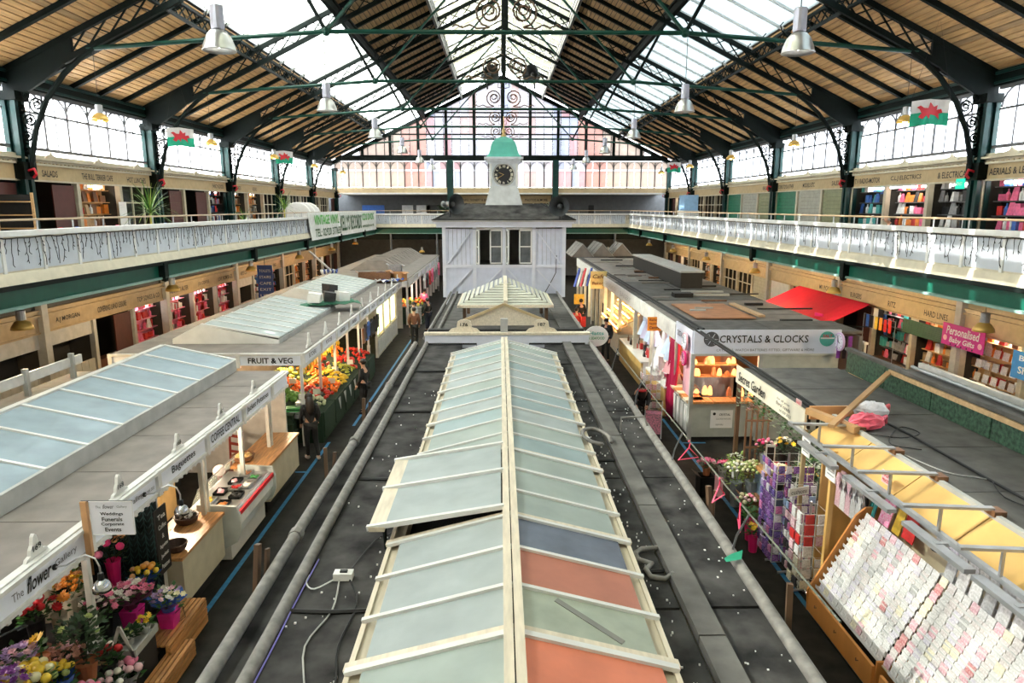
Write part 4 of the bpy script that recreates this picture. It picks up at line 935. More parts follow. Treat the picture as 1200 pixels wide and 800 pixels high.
for k in range(12):
    y = 41+k*1.1
    MB().hexa([(-9, y, 2.5), (-6, y, 2.5), (-6, y+1.05, 2.5), (-9, y+1.05, 2.5)], [(-8, y+.3, 3.1), (-7, y+.3, 3.1), (-7, y+.8, 3.1), (-8, y+.8, 3.1)]).build('ribbed_roof', felt, c_)
for i in range(9): fascia_bay(c_, -4.9, 36.3+2.05*i, 38.35+2.05*i, 2.1, 2.4, 1, '', None)
posts(c_, -4.9, [36.4+2.05*i for i in range(10)], 2.1, 1, .1)
MB().lh((-9.9, 36.25, 2.05), (-4.9, 36.35, 2.42)).build('end_fascia', stallw, c_)
# things left on the roofs
def obj1(name, mb, mt, lab, cat, loc=(0, 0, 0), rz=0, group=None, smooth=False):
    me = mb.mesh(name, mt, smooth); o = put(me, name, None, loc, rz, label=lab, cat=cat, group=group); return o
def carton(loc, d, lab, rz=0, mt=None, cat='box'):
    o = T('cardboard_box', lab, cat, loc, rz); x, y, z = d[0]/2, d[1]/2, d[2]
    m = MB(); m.lh((-x, -y, 0), (x, y, .02)); m.lh((-x, -y, 0), (-x+.02, y, z)); m.lh((x-.02, -y, 0), (x, y, z)); m.lh((-x, -y, 0), (x, -y+.02, z)); m.lh((-x, y-.02, 0), (x, y, z)); m.build('box_body', mt or GCOL['tan'], o)
    MB().bar((-x, 0, z), (-x-.12, 0, z+.08), d[1], .01).build('flap', mt or GCOL['tan'], o); MB().bar((x, 0, z), (x+.14, 0, z-.05), d[1], .01).build('flap', mt or GCOL['tan'], o)
    return o
carton((-6.3, 34.3, 2.52), (1.6, .7, .5), 'long brown cardboard box on the fruit stall roof beside the dark sacks', .2, GCOL['brown'])
carton((-4.95+-.3, 34.9, 2.52), (.8, .6, .45), 'orange-brown cardboard box at the roof corner by the striped cloth', -.3, M('orange_card', (.5, .25, .1), .7))
carton((-5.6, 36.6, 2.5), (.7, .5, .7), 'grey upright box on the far stall roof behind the striped cloth', 0, GCOL['grey'])
MB().ball((0, 0, .25), (.4, .35, .3), 8, 5).build('sack', M('sack_brown', (.08, .03, .025), .7), None, (-6.0, 34.5, 2.52), smooth=True, cat='sack', label='dark red-brown sack beside the long cardboard box')
def cloth(name, lab, cat, loc, w_, l_, mt, rz=0, h_=.12, seed=1, stripes=None):
    R = random.Random(seed); n, m_ = 9, 7; vs = []
    for j in range(m_):
        for i in range(n): vs.append(((i/(n-1)-.5)*w_+R.uniform(-.03, .03), (j/(m_-1)-.5)*l_+R.uniform(-.03, .03), h_*abs(math.sin(i*1.3+j*.9+seed))+.01))
    o = T(name, lab, cat, loc, rz); F = [(j*n+i, j*n+i+1, j*n+n+i+1, j*n+n+i) for j in range(m_-1) for i in range(n-1)]
    for pi, (nm, mm) in enumerate([('cloth', mt)] + ([('stripe', stripes)] if stripes else [])):
        fs = [f for k, f in enumerate(F) if not stripes or ((k % (n-1)) % 2) == pi]; q = MB(); q.add(vs, fs); ob = q.build(nm, mm, o); md = ob.modifiers.new('s', 'SOLIDIFY'); md.thickness = .02
    return o
cloth('striped_cloth', 'blue and white striped cloth heaped on the fruit stall roof', 'cloth', (-5.55, 34.2, 2.56), 1.3, .8, white, .8, .16, 3, M('stripe_blue', (.04, .09, .4), .6))
cloth('striped_bag', 'small blue striped bag at the end of the pole beside the gallery', 'bag', (-8.6, 34.5, 2.9), .8, .6, white, .3, .25, 5, M('stripe_blue2', (.05, .09, .3), .6))
cloth('green_sheet', 'dark green sheet under the white and black bundles on the pale roof light', 'cloth', (-6.35, 24.6, 2.76), 2.3, 1.1, M('sheet_green', (.03, .16, .09), .6), .5, .10, 2)
for i, (x, y, z, w_, mt, lb) in enumerate(((-6.6, 24.2, 2.9, .45, white, 'white bundle nearest the gallery on the green sheet'), (-6.15, 24.5, 2.9, .4, black, 'black bundle in the middle of the green sheet'), (-5.8, 25.0, 2.85, .4, white, 'white bundle at the aisle end of the green sheet'), (-6.3, 25.2, 3.1, .38, black, 'black bundle on top of the heap on the green sheet'))):
    m = MB(); m.hexa([(-w_/2, -.2, 0), (w_/2, -.22, 0), (w_/2, .2, 0), (-w_/2, .2, 0)], [(-w_/2+.06, -.16, .34), (w_/2+.04, -.2, .28), (w_/2, .2, .3), (-w_/2, .2, .36)]); obj1('bundle', m, mt, lb, 'bundle', (x, y, z), .3*i)
m = MB(); m.bar((-10.2, 36.9, 3.9), (-8.5, 34.8, 3.0), .08, .08); obj1('prop_pole', m, lgrey, 'grey pole leaning from the gallery girder to the fruit stall roof', 'pole')

# ------------------------------------------------------------------ coffee bar fittings
def counter(name, lab, x0, x1, ya, yb, h_, top, base, over=.12, cat='counter', toe=.25):
    o = T(name, lab, cat)
    n = 5
    for i in range(n):
        w_ = (x1+over-x0)/n; MB().lh((x0+w_*i+.002, ya, h_-.05), (x0+w_*(i+1)-.002, yb, h_)).build('top_plank', top, o)
    MB().lh((x0+.05, ya+.05, toe), (x1-.03, yb-.05, h_-.05)).build('front_panel', base, o); MB().lh((x0+.1, ya+.1, 0), (x1-.12, yb-.1, toe)).build('plinth', black, o)
    return o
oak = M('oak_plank', (.52, .25, .09), .35, var=.35, scale=4, stretch=(8, .7, 8))
counter('wooden_counter', 'orange plank counter with cream front and two dark baskets, nearest the flower stall', -5.55, -4.78, 9.5, 11.1, 1.04, oak, cream2, .0)
counter('wooden_counter', 'orange plank counter with cream front beyond the chilled display', -5.5, -4.72, 13.2, 15.35, 1.04, oak, cream2, .0)
ch = T('chilled_display', 'white curved chilled display counter with red stripe and food trays', 'display counter')
pr = [(-5.5, .35), (-4.82, .35), (-4.66, .5), (-4.60, .7), (-4.62, .9), (-4.66, .98), (-5.5, .98)]
MB().prism([(p[0], p[1]) for p in pr], (0, 11.25, 0), (1, 0, 0), (0, 0, 1), (0, 1.85, 0)).build('cabinet', M('cabinet_white', (.72, .76, .78), .3), ch)
for y in (11.2, 13.08): MB().prism([(-5.3, .3), (-4.85, .3), (-4.64, .42), (-4.56, .62), (-4.56, .9), (-4.62, 1.08), (-5.3, 1.12)], (0, y, 0), (1, 0, 0), (0, 0, 1), (0, .06, 0)).build('end_cheek', M('cheek_grey', (.60, .64, .64), .3), ch)
MB().lh((-5.3, 11.3, .03), (-4.8, 13.05, .35)).build('base', white, ch)
MB().lh((-4.625, 11.26, .88), (-4.585, 13.08, .96)).build('red_stripe', red, ch)
MB().lh((-5.45, 11.27, .98), (-4.68, 13.06, 1.0)).build('deck', steel, ch)
for k in range(2): MB().tube([(-4.9+.0, 11.4+1.4*k, .03), (-4.86, 11.4+1.4*k, .0)], .03, 6).build('castor', black, ch)
MB().bar((-5.3, 11.3, 1.35), (-5.3, 13.0, 1.35), .02, .02).build('glass_rail', steel, ch)
A = [(-5.45, 11.3, 1.02), (-5.45, 13.05, 1.02), (-5.3, 13.05, 1.36), (-5.3, 11.3, 1.36)]
MB().hexa(A, [(v[0]+.008, v[1], v[2]) for v in A]).build('glass_screen', glassy('clear_screen', (.9, .95, .95), .9), ch)
tr_m = [('tray of orange cheese', GCOL['orange'], -4.95, 11.45), ('tray of dark olives', GCOL['black'], -4.86, 11.85), ('tray of pink ham', ppink, -5.2, 12.0), ('tray of red peppers', GCOL['red'], -5.0, 12.2), ('tray of white slices', GCOL['white'], -4.85, 12.3), ('tray of green salad', GCOL['green'], -4.82, 12.65), ('tray of pink meat', ppink, -5.12, 12.5), ('tray of orange salmon', M('salmon', (.75, .32, .16), .5), -5.05, 12.88), ('tray of yellow pickles', GCOL['yellow'], -5.25, 11.6)]
for i, (lb, mt, x, y) in enumerate(tr_m):
    o = T('food_tray', lb+' in the chilled display', 'tray', (x, y, 1.0)); m = MB(); m.lh((-.1, -.14, 0), (.1, .14, .015))
    for p, q in (((-.1, -.14, 0), (-.09, .14, .05)), ((.09, -.14, 0), (.1, .14, .05)), ((-.1, -.14, 0), (.1, -.13, .05)), ((-.1, .13, 0), (.1, .14, .05))): m.lh(p, q)
    m.build('tray', pick([black, steel]), o)
    m = MB()
    for k in range(9): m.ball((rr(-.07, .07), rr(-.1, .1), .035), (.035, .04, .022), 6, 4)
    m.build('food', mt, o, kind='stuff')
def basket(loc, lab, r=.17, mt=brown, fill=None):
    o = T('basket', lab, 'basket', loc)
    MB().lathe([(r*.7, 0), (r*.95, .05), (r, .12), (r*.93, .12), (r*.65, .02)], n=12, capped=False).build('bowl', mt, o); MB().lathe([(.01, .015), (r*.7, .015)], n=12, capped=False).build('bottom', mt, o)
    m = MB(); m.tube([(r*math.cos(t), r*math.sin(t), .12) for t in [2*PI*k/14 for k in range(14)]], .014, 5, closed=True); m.build('rim', mt, o)
    return o
dkb = M('dark_wicker', (.05, .025, .018), .5)
basket((-4.98, 9.75, 1.04), 'empty dark brown basket at the flower end of the counter', .16, dkb)
bk = basket((-5.25, 10.7, 1.04), 'dark basket heaped with wrapped white and black sachets', .19, dkb)
for k in range(14): m = MB(); m.lh((-.05, -.012, -.02), (.05, .012, .02)); put(m.mesh('sachet', GCOL['white']), 'sachet', None, (-5.25+rr(-.1, .1), 10.7+rr(-.1, .1), 1.13+rr(0, .09)), rot=(rr(-1, 1), rr(-1, 1), rr(0, 3)), mat=pick([GCOL['white'], GCOL['black'], GCOL['white']]), cat='sachet', label='wrapped sachet heaped in the dark basket on the coffee counter', group='sachets in the counter basket')
bk = basket((-5.35, 13.55, 1.04), 'oval brown basket of pale bread rolls on the far counter', .22, GCOL['brown'])
for k in range(7): obj1('bread_roll', MB().ball((0, 0, .05), (.05, .13, .05), 8, 5), M('bread', (.70, .45, .18), .6), 'long pale bread roll in the oval brown basket', 'bread', (-5.47+.04*k, 13.55+rr(-.03, .03), 1.08+.03*(k % 2)), group='rolls in the basket', smooth=True)
obj1('crisp_bag', MB().ball((0, 0, .1), (.12, .16, .11), 8, 5), M('pink_white_bag', (.8, .6, .62), .4), 'pink and white paper bag behind the chilled display', 'bag', (-5.55, 12.8, 1.02), smooth=True)
# back counter with pale wood doors
o = T('back_cabinet', 'pale wood back cabinet with two doors under an orange worktop', 'cabinet')
MB().lh((-7.4, 10.6, 1.0), (-6.5, 13.2, 1.05)).build('worktop', oak, o); MB().lh((-7.4, 10.7, .1), (-6.62, 13.1, 1.0)).build('body', woodl, o)
for i in range(4):
    d_ = MB().lh((-6.62, 10.72+.6*i+.01, .12), (-6.59, 10.72+.6*i+.58, .97)).build('door', M('maple', (.68, .46, .2), .4), o); MB().lh((-6.585, 10.72+.6*i+(.5 if i % 2 == 0 else .06), .75), (-6.57, 10.72+.6*i+(.53 if i % 2 == 0 else .09), .88)).build('handle', black, d_)
o = T('tall_cupboard', 'tall pale wood cupboard standing behind the orange worktop', 'cupboard'); MB().lh((-7.45, 12.0, 1.05), (-7.1, 12.9, 2.2)).build('body', woodl, o); MB().lh((-7.1, 12.05, 1.1), (-7.08, 12.45, 2.15)).build('door', M('maple'), o); MB().lh((-7.1, 12.47, 1.1), (-7.08, 12.87, 2.15)).build('door', M('maple'), o)
# dark display fridge with packets
o = T('drinks_rack', 'dark rack of red packets behind the coffee counter', 'rack', (-7.3, 14.2, 0)); MB().lh((-.1, -.6, 0), (0, .6, 2.2)).build('back', black, o)
for k in range(5):
    MB().lh((0, -.6, .6+.3*k), (.25, .6, .62+.3*k)).build('shelf', greyp, o)
for k in range(5):
    for j in range(6): put(GM[3], 'packet', None, (-7.18, 13.7+.2*j, .63+.3*k), mat=GCOL[pick(['red', 'red', 'white', 'pink', 'yellow'])], cat='packet', label='snack packet on the dark rack behind the coffee counter', group='snack packets on the dark rack')
# red chair
o = T('ladder_back_chair', 'dark red ladder-back chair behind the far coffee counter', 'chair', (-5.95, 14.3, 0), -.4); rd = M('dark_red_wood', (.20, .03, .02), .35)
MB().lh((-.2, -.2, .43), (.2, .2, .47)).build('seat', rd, o)
for x, y, h_ in ((-.18, -.18, .43), (.18, -.18, .43)): MB().bar((x, y, 0), (x, y, h_), .035, .035).build('leg', rd, o)
for x in (-.18, .18): MB().bar((x, .18, 0), (x, .24, 1.35), .035, .035).build('leg', rd, o)
for z_ in (.7, .88, 1.06, 1.24): MB().bar((-.18, .22, z_), (.18, .22, z_), .02, .06).build('back_slat', rd, o)
o = T('wall_plaque', 'yellow-green diamond shaped plaque hanging in the coffee stall', 'plaque', (-6.9, 15.45, 1.75)); MB().box((0, 0, 0), (.32, .02, .32), mat=Matrix.Rotation(PI/4, 3, 'Y')).build('board', GCOL['yellow'], o); MB().box((0, -.012, 0), (.24, .01, .24), mat=Matrix.Rotation(PI/4, 3, 'Y')).build('face', M('plaque_face', (.5, .35, .12), .5), o)
# chalk board A4 hung on the post at the counter
o = T('menu_board', 'black menu board with white lettering hung on the post by the counter', 'sign', (-4.93, 9.33, 0))
MB().lh((-.02, -.2, .95), (.0, .14, 1.95)).build('board', black, o)
for k, w_ in enumerate(('Tea', 'Coffee', '&', 'Baguettes', 'Jacket', 'Potatoes')): text(w_, o, (.004, -.03, 1.82-.15*k), .22 if len(w_) > 1 else .06, .075, white, (0, 1, 0), bold=.02)
# dark feathered backing of the flower stall
o = T('tinsel_screen', 'dark teal hanging screen of feathery strands beside the coffee counter post', 'screen', (-5.5, 9.3, 0)); tm = M('teal_strand', (.03, .09, .09), .6)
for k in range(8):
    m = MB(); x = -.4+.12*k
    for j in range(22):
        z_ = 2.1-.095*j; m.bar((x, 0, z_), (x-.05, -.02, z_-.08), .006, .012); m.bar((x, 0, z_), (x+.05, -.02, z_-.08), .006, .012)
    m.bar((x, 0, 0), (x, 0, 2.1), .01, .01); m.build('strand', tm, o, kind='stuff')
MB().lh((-.5, .03, 0), (.5, .05, 2.1)).build('backing', M('teal_dark', (.012, .03, .032), .7), o)

# hanging sign and swan-neck lamps of the flower stall
o = T('hanging_sign', 'white sign reading Weddings Funerals Corporate Events on the flower stall post', 'sign')
SX0, SX1, SY, SZ0, SZ1 = -4.86, -4.36, 7.62, 2.38, 2.80
MB().lh((SX0, SY, SZ0), (SX1, SY+.02, SZ1)).build('board', M('bright_sign', (.78, .78, .84), .4, var=.02), o)
m = MB(); m.tube([(SX0, SY-.004, SZ0), (SX1, SY-.004, SZ0), (SX1, SY-.004, SZ1), (SX0, SY-.004, SZ1)], .006, 4, closed=True); m.build('board_edge', white, o)
text('The', o, (SX0+.1, SY-.002, SZ1-.07), .06, .03, greyp); text('flower', o, (SX0+.22, SY-.002, SZ1-.065), .13, .05, black, shear=.3); text('Gallery', o, (SX0+.38, SY-.002, SZ1-.07), .12, .035, greyp)
for k, w_ in enumerate(('Weddings', 'Funerals', 'Corporate', 'Events')): text(w_, o, ((SX0+SX1)/2, SY-.002, SZ1-.16-.065*k), (.27, .24, .27, .19)[k], .05, black, bold=.02)
MB().lh((SX0-.1, SY-.02, 2.1), (SX0-.03, SY+.03, 2.80)).build('orange_batten', M('raw_pine', (.55, .30, .14), .6), o); MB().bar((SX0-.1, SY+.01, SZ1+.0), (SX1, SY+.01, SZ1+.0), .012, .012).build('arm', black, o)
def swan(loc, lab):
    o = T('swan_neck_lamp', lab, 'lamp', loc)
    MB().lathe([(.0, 0), (.035, 0), (.035, .02), (.0, .02)], n=8, axis='X').build('wall_rose', black, o)
    m = MB(); m.tube([(.02, 0, 0), (.14, 0, .02), (.26, 0, .10), (.36, 0, .14), (.46, 0, .10), (.5, 0, 0), (.5, 0, -.08)], .010, 6); m.build('arm', steel, o)
    MB().lathe([(.03, -.08), (.035, -.12), (.03, -.17)], (.5, 0, 0), 10).build('socket', black, o)
    MB().lathe([(.035, -.16), (.075, -.19), (.10, -.25), (.10, -.29), (.085, -.29), (.085, -.25), (.02, -.18)], (.5, 0, 0), 16, capped=False).build('shade', M('silver_shade', (.55, .57, .6), .18, .9, var=0), o, smooth=True)
    MB().ball((.5, 0, -.26), (.08, .08, .07), 12, 8).build('bulb', M('silver_bulb', (.5, .52, .55), .12, .9, var=0), o, smooth=True)
swan((AX+.03, 7.05, 2.28), 'silver swan-neck lamp in front of the flower buckets'); swan((AX+.03, 9.0, 2.28), 'silver swan-neck lamp beside the black menu board')
m = MB(); m.tube([(AX+.02, 5.9, 2.14), (AX+.2, 5.95, 2.17), (AX+.3, 6.1, 2.18), (AX+.28, 6.2, 2.12), (AX+.22, 6.15, 2.1)], .012, 5); obj1('iron_hook', m, black, 'black curled iron hook on the flower gallery fascia', 'hook')

# ------------------------------------------------------------------ flowers
leaf_m = M('leaf_green', (.03, .11, .02), .5, var=.4); leafd = M('leaf_dark', (.015, .05, .015), .5, var=.4); leafy = M('leaf_yellow', (.20, .30, .05), .5, var=.3)
FC = {n: M('bloom_'+n, c, .5, var=.12, scale=30) for n, c in dict(pink=(.82, .22, .38), hotpink=(.8, .04, .2), pale=(.85, .55, .62), white=(.82, .80, .74), yellow=(.85, .58, .05), orange=(.82, .35, .05), peach=(.85, .45, .2), red=(.55, .01, .02), purple=(.28, .06, .4), lilac=(.55, .40, .7), cream=(.8, .75, .5), bronze=(.5, .25, .2), green=(.45, .55, .2)).items()}
def petal_mesh(n=6, r=.05):
    m = MB()
    for layer, (nn, rr_, z1, z2) in enumerate(((n, r, .0, .018), (n, r*.62, .012, .035))):
        for k in range(nn):
            a = 2*PI*(k+.5*layer)/nn; b = PI/nn*.95
            m.add([(0, 0, z1), (rr_*.75*math.cos(a-b), rr_*.75*math.sin(a-b), z2), (rr_*math.cos(a), rr_*math.sin(a), z2+.006), (rr_*.75*math.cos(a+b), rr_*.75*math.sin(a+b), z2)], [(0, 1, 2, 3)])
    m.ball((0, 0, .025), (.012, .012, .012), 5, 3); return m
BL = [petal_mesh().mesh('bloom', FC['pink']), MB().ball((0, 0, .02), (.034, .034, .03), 7, 5).mesh('bloom', FC['pink'], True), petal_mesh(11, .055).mesh('bloom', FC['pink'])]
def leaves_mb(m, r, h, n, size=.07, z0=0, seed=None):
    for k in range(n):
        a = rr(0, 2*PI); q = r*math.sqrt(random.random()); z_ = z0+h*random.random(); c_ = Vector((q*math.cos(a), q*math.sin(a), z_)); d = Vector((math.cos(a+rr(-.6, .6)), math.sin(a+rr(-.6, .6)), rr(-.1, .9))).normalized(); sd_ = d.cross(Vector((0, 0, 1))).normalized()*size*.3
        m.add([c_, c_+d*size*.5+sd_, c_+d*size, c_+d*size*.5-sd_], [(0, 1, 2, 3)])
    return m
def bouquet(loc, lab, cols, n=12, r=.15, h=.22, pot=None, potc=None, pr=.09, ph=.22, bt=0, leafm=None, nl=60, cat='flowers', name='flower_bucket', wrap=None, sc=1, group=None, bsize=1.0, spread=.75):
    o = T(name, lab, cat, loc, rr(0, 6), group)
    if potc: MB().lathe([(pr*.72, 0), (pr, ph), (pr*1.06, ph), (pr*1.04, ph-.015), (pr*.9, ph-.02), (.01, ph-.03)], n=14, capped=False).build('bucket' if ph > .18 else 'pot', potc, o, smooth=False)
    if wrap:
        m = MB(); K = 12; vs = []
        for j, (q, z_) in enumerate(((pr*.6, ph*.3), (pr*1.1, ph), (r*1.15, ph+h*.45))):
            for k in range(K): a = 2*PI*k/K; q2 = q*(1+(.12 if k % 2 else -.1)*(j > 1)); vs.append((q2*math.cos(a), q2*math.sin(a), z_+(.04 if (k % 2 and j > 1) else 0)))
        m.add(vs, [(j*K+k, j*K+(k+1) % K, (j+1)*K+(k+1) % K, (j+1)*K+k) for j in range(2) for k in range(K)]); m.build('wrapper', wrap, o)
    m = leaves_mb(MB(), r*.9, h, nl, .09, ph*.95)
    for k in range(6): a = rr(0, 6); m.bar((0, 0, ph*.8), (r*.6*math.cos(a), r*.6*math.sin(a), ph+h*.8), .005, .005)
    m.build('foliage', leafm or leaf_m, o)
    for k in range(n):
        a = k*2.4; q = r*math.sqrt((k+.5)/n); z_ = ph+h*(1-spread*.45*(q/r)**2)+rr(-.02, .02)
        put(BL[bt], 'bloom', o, (q*math.cos(a), q*math.sin(a), z_), rot=(-math.sin(a)*q/r*.8, math.cos(a)*q/r*.8, rr(0, 6)), mat=FC[cols[k % len(cols)]], scale=bsize*rr(.85, 1.2))
    return o
tc = M('terracotta', (.42, .14, .06), .7); creamb = M('cream_bucket', (.62, .55, .42), .5); pinkb = M('pink_bucket', (.80, .02, .2), .4); zinc = M('zinc', (.30, .33, .36), .45, .4); hp = M('magenta_bag', (.88, .03, .36), .45); cello = M('blue_cellophane', (.08, .18, .6), .25); wp = M('grey_wrap', (.45, .45, .48), .4); dkp = M('plum_wrap', (.16, .04, .1), .4)
# display steps of the flower stall
o = T('flower_stand', 'dark stepped stand carrying the flower buckets', 'stand')
for i, (x0, x1, z_, yb) in enumerate(((-5.35, -4.84, .72, 9.2), (-5.95, -5.35, .95, 9.2), (-6.9, -5.95, 1.35, 9.2), (-4.84, -4.58, .70, 8.22), (-4.84, -4.6, .22, 7.6))): MB().lh((x0, 5.2 if i < 3 or i == 4 else 7.66, 0), (x1-.01, yb, z_)).build('step', M('black_step', (.02, .02, .022), .7), o)
FL = [
 (-5.55, 8.1, .95, 'cream bucket of orange and peach lilies on the upper step', ['orange', 'peach', 'yellow', 'orange'], dict(potc=creamb, ph=.34, pr=.12, r=.22, h=.26, n=34, bt=0, bsize=1.1)),
 (-5.8, 8.6, .95, 'tall cream bucket of yellow-green sprays', ['green', 'cream', 'yellow'], dict(potc=creamb, ph=.40, pr=.12, r=.18, h=.26, n=14, leafm=leafy)),
 (-5.85, 8.1, .95, 'cream bucket of white buds at the shop back', ['white', 'cream'], dict(potc=creamb, ph=.5, pr=.11, n=7, r=.14)),
 (-6.1, 7.7, 1.35, 'empty looking cream bucket under the sign', ['green'], dict(potc=creamb, ph=.4, pr=.14, n=1, nl=4)),
 (-5.45, 7.7, .95, 'cream bucket of one red and orange gerbera', ['red', 'orange', 'red'], dict(potc=creamb, ph=.34, pr=.09, n=4, r=.11, bt=2, nl=12, bsize=1.4)),
 (-5.6, 7.5, .95, 'dark red roses in shade above the single yellow gerbera', ['red', 'red'], dict(potc=black, ph=.4, pr=.1, n=9, r=.15, bt=1, bsize=1.6)),
 (-5.2, 6.65, .72, 'lilac-pink carnations at the picture edge', ['lilac', 'pale', 'lilac'], dict(potc=zinc, ph=.6, pr=.11, n=26, r=.2, bt=0)),
 (-5.08, 6.82, .72, 'bunch with one big yellow gerbera', ['yellow'], dict(potc=tc, ph=.62, pr=.08, n=1, r=.02, bt=2, bsize=2.1, nl=12)),
 (-5.05, 6.22, .72, 'purple and violet blooms in the bottom corner', ['purple', 'lilac', 'purple'], dict(potc=black, ph=.6, pr=.12, n=30, r=.22)),
 (-4.95, 6.42, .72, 'bunch of large yellow roses low in the corner', ['yellow', 'yellow', 'cream'], dict(potc=black, ph=.5, pr=.12, n=24, r=.23, bt=1, bsize=1.6)),
 (-5.05, 7.1, .72, 'bronze leaved plant with pale tips', ['bronze', 'pale', 'bronze'], dict(potc=black, ph=.3, pr=.1, n=34, r=.2, bt=0, leafm=M('bronze_leaf', (.18, .07, .05), .5), bsize=.9)),
 (-4.93, 6.85, .72, 'yellow tulips in blue wrapping near the bottom edge', ['yellow', 'green', 'yellow'], dict(potc=cello, ph=.24, pr=.1, n=12, r=.13, bt=1, wrap=cello, bsize=1.2)),
 (-4.7, 6.8, .3, 'pale pink roses along the bottom edge', ['pale', 'pink'], dict(potc=wp, ph=.4, pr=.12, n=16, r=.2, bt=1, wrap=wp, bsize=1.3)),
 (-4.9, 7.25, .72, 'dark leaved shrub in a terracotta pot', ['green'], dict(potc=tc, ph=.24, pr=.13, n=3, r=.26, h=.55, nl=260, leafm=leafd, name='potted_shrub', cat='plant')),
 (-4.78, 7.5, .45, 'red rose over a white rose low beside the post', ['red', 'white', 'red'], dict(potc=black, ph=.3, pr=.09, n=5, r=.12, bt=1, bsize=1.5)),
 (-4.66, 7.62, .22, 'pink roses in grey paper beside the slatted crates', ['pink', 'pale', 'pink'], dict(potc=wp, ph=.22, pr=.1, n=12, r=.16, bt=1, wrap=wp, bsize=1.5)),
 (-4.66, 7.3, .25, 'white rose and dark foliage in grey paper', ['white', 'pale'], dict(potc=wp, ph=.25, pr=.1, n=6, r=.15, bt=1, wrap=wp, leafm=leafd, bsize=1.3)),
 (-5.45, 8.9, .95, 'tall red bucket of pink roses at the back of the stall', ['pink', 'hotpink', 'peach'], dict(potc=pinkb, ph=.40, pr=.10, n=10, r=.2, h=.45, bt=1, bsize=1.5, leafm=leafd, spread=1.4)),
 (-5.12, 8.05, .72, 'pink and white lilies above the magenta box', ['pale', 'white', 'pink'], dict(potc=black, ph=.36, pr=.1, n=22, r=.24)),
 (-4.95, 8.36, .92, 'big mixed bouquet of pink roses in plum paper', ['pink', 'pale', 'white', 'pink'], dict(potc=dkp, ph=.12, pr=.1, n=30, r=.26, wrap=dkp, bt=0)),
 (-5.08, 8.98, .72, 'bouquet of orange roses in blue cellophane near the teal screen', ['orange', 'peach', 'yellow'], dict(potc=cello, ph=.24, pr=.1, n=12, r=.18, wrap=cello, bt=1, bsize=1.2)),
 (-4.66, 8.74, .62, 'bouquet of white lilies in blue cellophane on the magenta box', ['white', 'pale', 'lilac', 'cream'], dict(potc=cello, ph=.12, pr=.1, n=20, r=.21, wrap=cello)),
 (-4.66, 8.14, .73, 'small yellow flowers in a white pot on the grey trug', ['yellow'], dict(potc=white, ph=.1, pr=.06, n=6, r=.09, h=.12, bsize=.8, nl=20)),
 (-4.75, 7.92, .73, 'small green plant in a white pot in the middle of the grey trug', ['green'], dict(potc=white, ph=.1, pr=.06, n=3, r=.08, h=.1, bsize=.6, nl=40, leafm=leafd)),
 (-4.8, 7.74, .73, 'small leafy plant nearest the post in the grey trug', ['green'], dict(potc=zinc, ph=.1, pr=.06, n=2, r=.08, h=.1, bsize=.6, nl=40, leafm=leafd)),
]
for x, y, z_, lab, cols, kw in FL: bouquet((x, y, z_), lab, cols, **kw)
for x, y, lab in ((-4.66, 8.74, 'square magenta flower box on the slatted bench'), (-4.93, 8.34, 'square magenta flower box under the plum bouquet')):
    o = T('flower_box', lab, 'box', (x, y, .43 if x > -4.9 else .72)); m = MB(); m.hexa([(-.09, -.09, 0), (.09, -.09, 0), (.09, .09, 0), (-.09, .09, 0)], [(-.115, -.115, .24), (.115, -.115, .24), (.115, .115, .24), (-.115, .115, .24)]); m.build('box_body', hp, o); m = MB(); m.tube([(.11, -.05, .22), (.2, 0, .3), (.2, .05, .1), (.1, .06, .02)], .005, 4); m.build('cord_handle', black, o)
def slat_bench(loc, lab, lx, ly, h_, mt, n, rz=0):
    o = T('slatted_bench', lab, 'bench', loc, rz)
    for i in range(n): MB().lh((-lx/2+lx*i/n+.008, -ly/2, h_-.03), (-lx/2+lx*(i+1)/n-.008, ly/2, h_)).build('slat', mt, o)
    for i in range(3): MB().lh((lx/2-.02, -ly/2, .04+i*(h_-.06)/3), (lx/2, ly/2, .04+(i+.8)*(h_-.06)/3)).build('side_slat', mt, o)
    for x in (-lx/2+.03, lx/2-.05):
        for y in (-ly/2+.03, ly/2-.03): MB().lh((x-.02, y-.02, 0), (x+.02, y+.02, h_-.03)).build('leg', mt, o)
slat_bench((-4.66, 8.86, 0), 'orange-brown slatted bench under the magenta box', .42, 1.15, .43, oak, 6); slat_bench((-4.42, 8.2, 0), 'lower orange-brown slatted crate by the blue line', .26, .9, .28, oak, 4)
slat_bench((-4.62, 7.55, 0), 'grey slatted crate next to the pink roses', .34, .34, .22, greyp, 5); slat_bench((-4.5, 7.15, 0), 'grey slatted crate nearest the bottom edge', .32, .4, .12, greyp, 5)
o = T('plant_tray', 'grey wooden trug of small plants with an A-shaped handle', 'tray', (-4.72, 7.95, .70))
MB().lh((-.16, -.28, .0), (.16, .28, .03)).build('tray_base', lgrey, o)
for s in (-1, 1):
    MB().lh((s*.16-.01, -.28, 0), (s*.16+.01, .28, .1)).build('tray_side', lgrey, o)
    MB().bar((s*.15, -.28, 0), (0, -.28, .42), .02, .04).build('handle_arm', lgrey, o)
MB().lh((-.16, -.29, 0), (.16, -.27, .1)).build('tray_end', lgrey, o); MB().lh((-.16, .27, 0), (.16, .29, .1)).build('tray_end', lgrey, o)
MB().lathe([(.06, 0), (.075, .2), (.05, .3), (.0, .32)], n=8).build('watering_can', white, None, (-5.0, 7.55, .72), cat='can', label='small white vessel at the foot of the stall post')
obj1('price_card', MB().lh((-.07, -.005, 0), (.07, .005, .05)), cream, 'small cream price card at the post foot', 'sign', (-4.88, 7.5, .72))

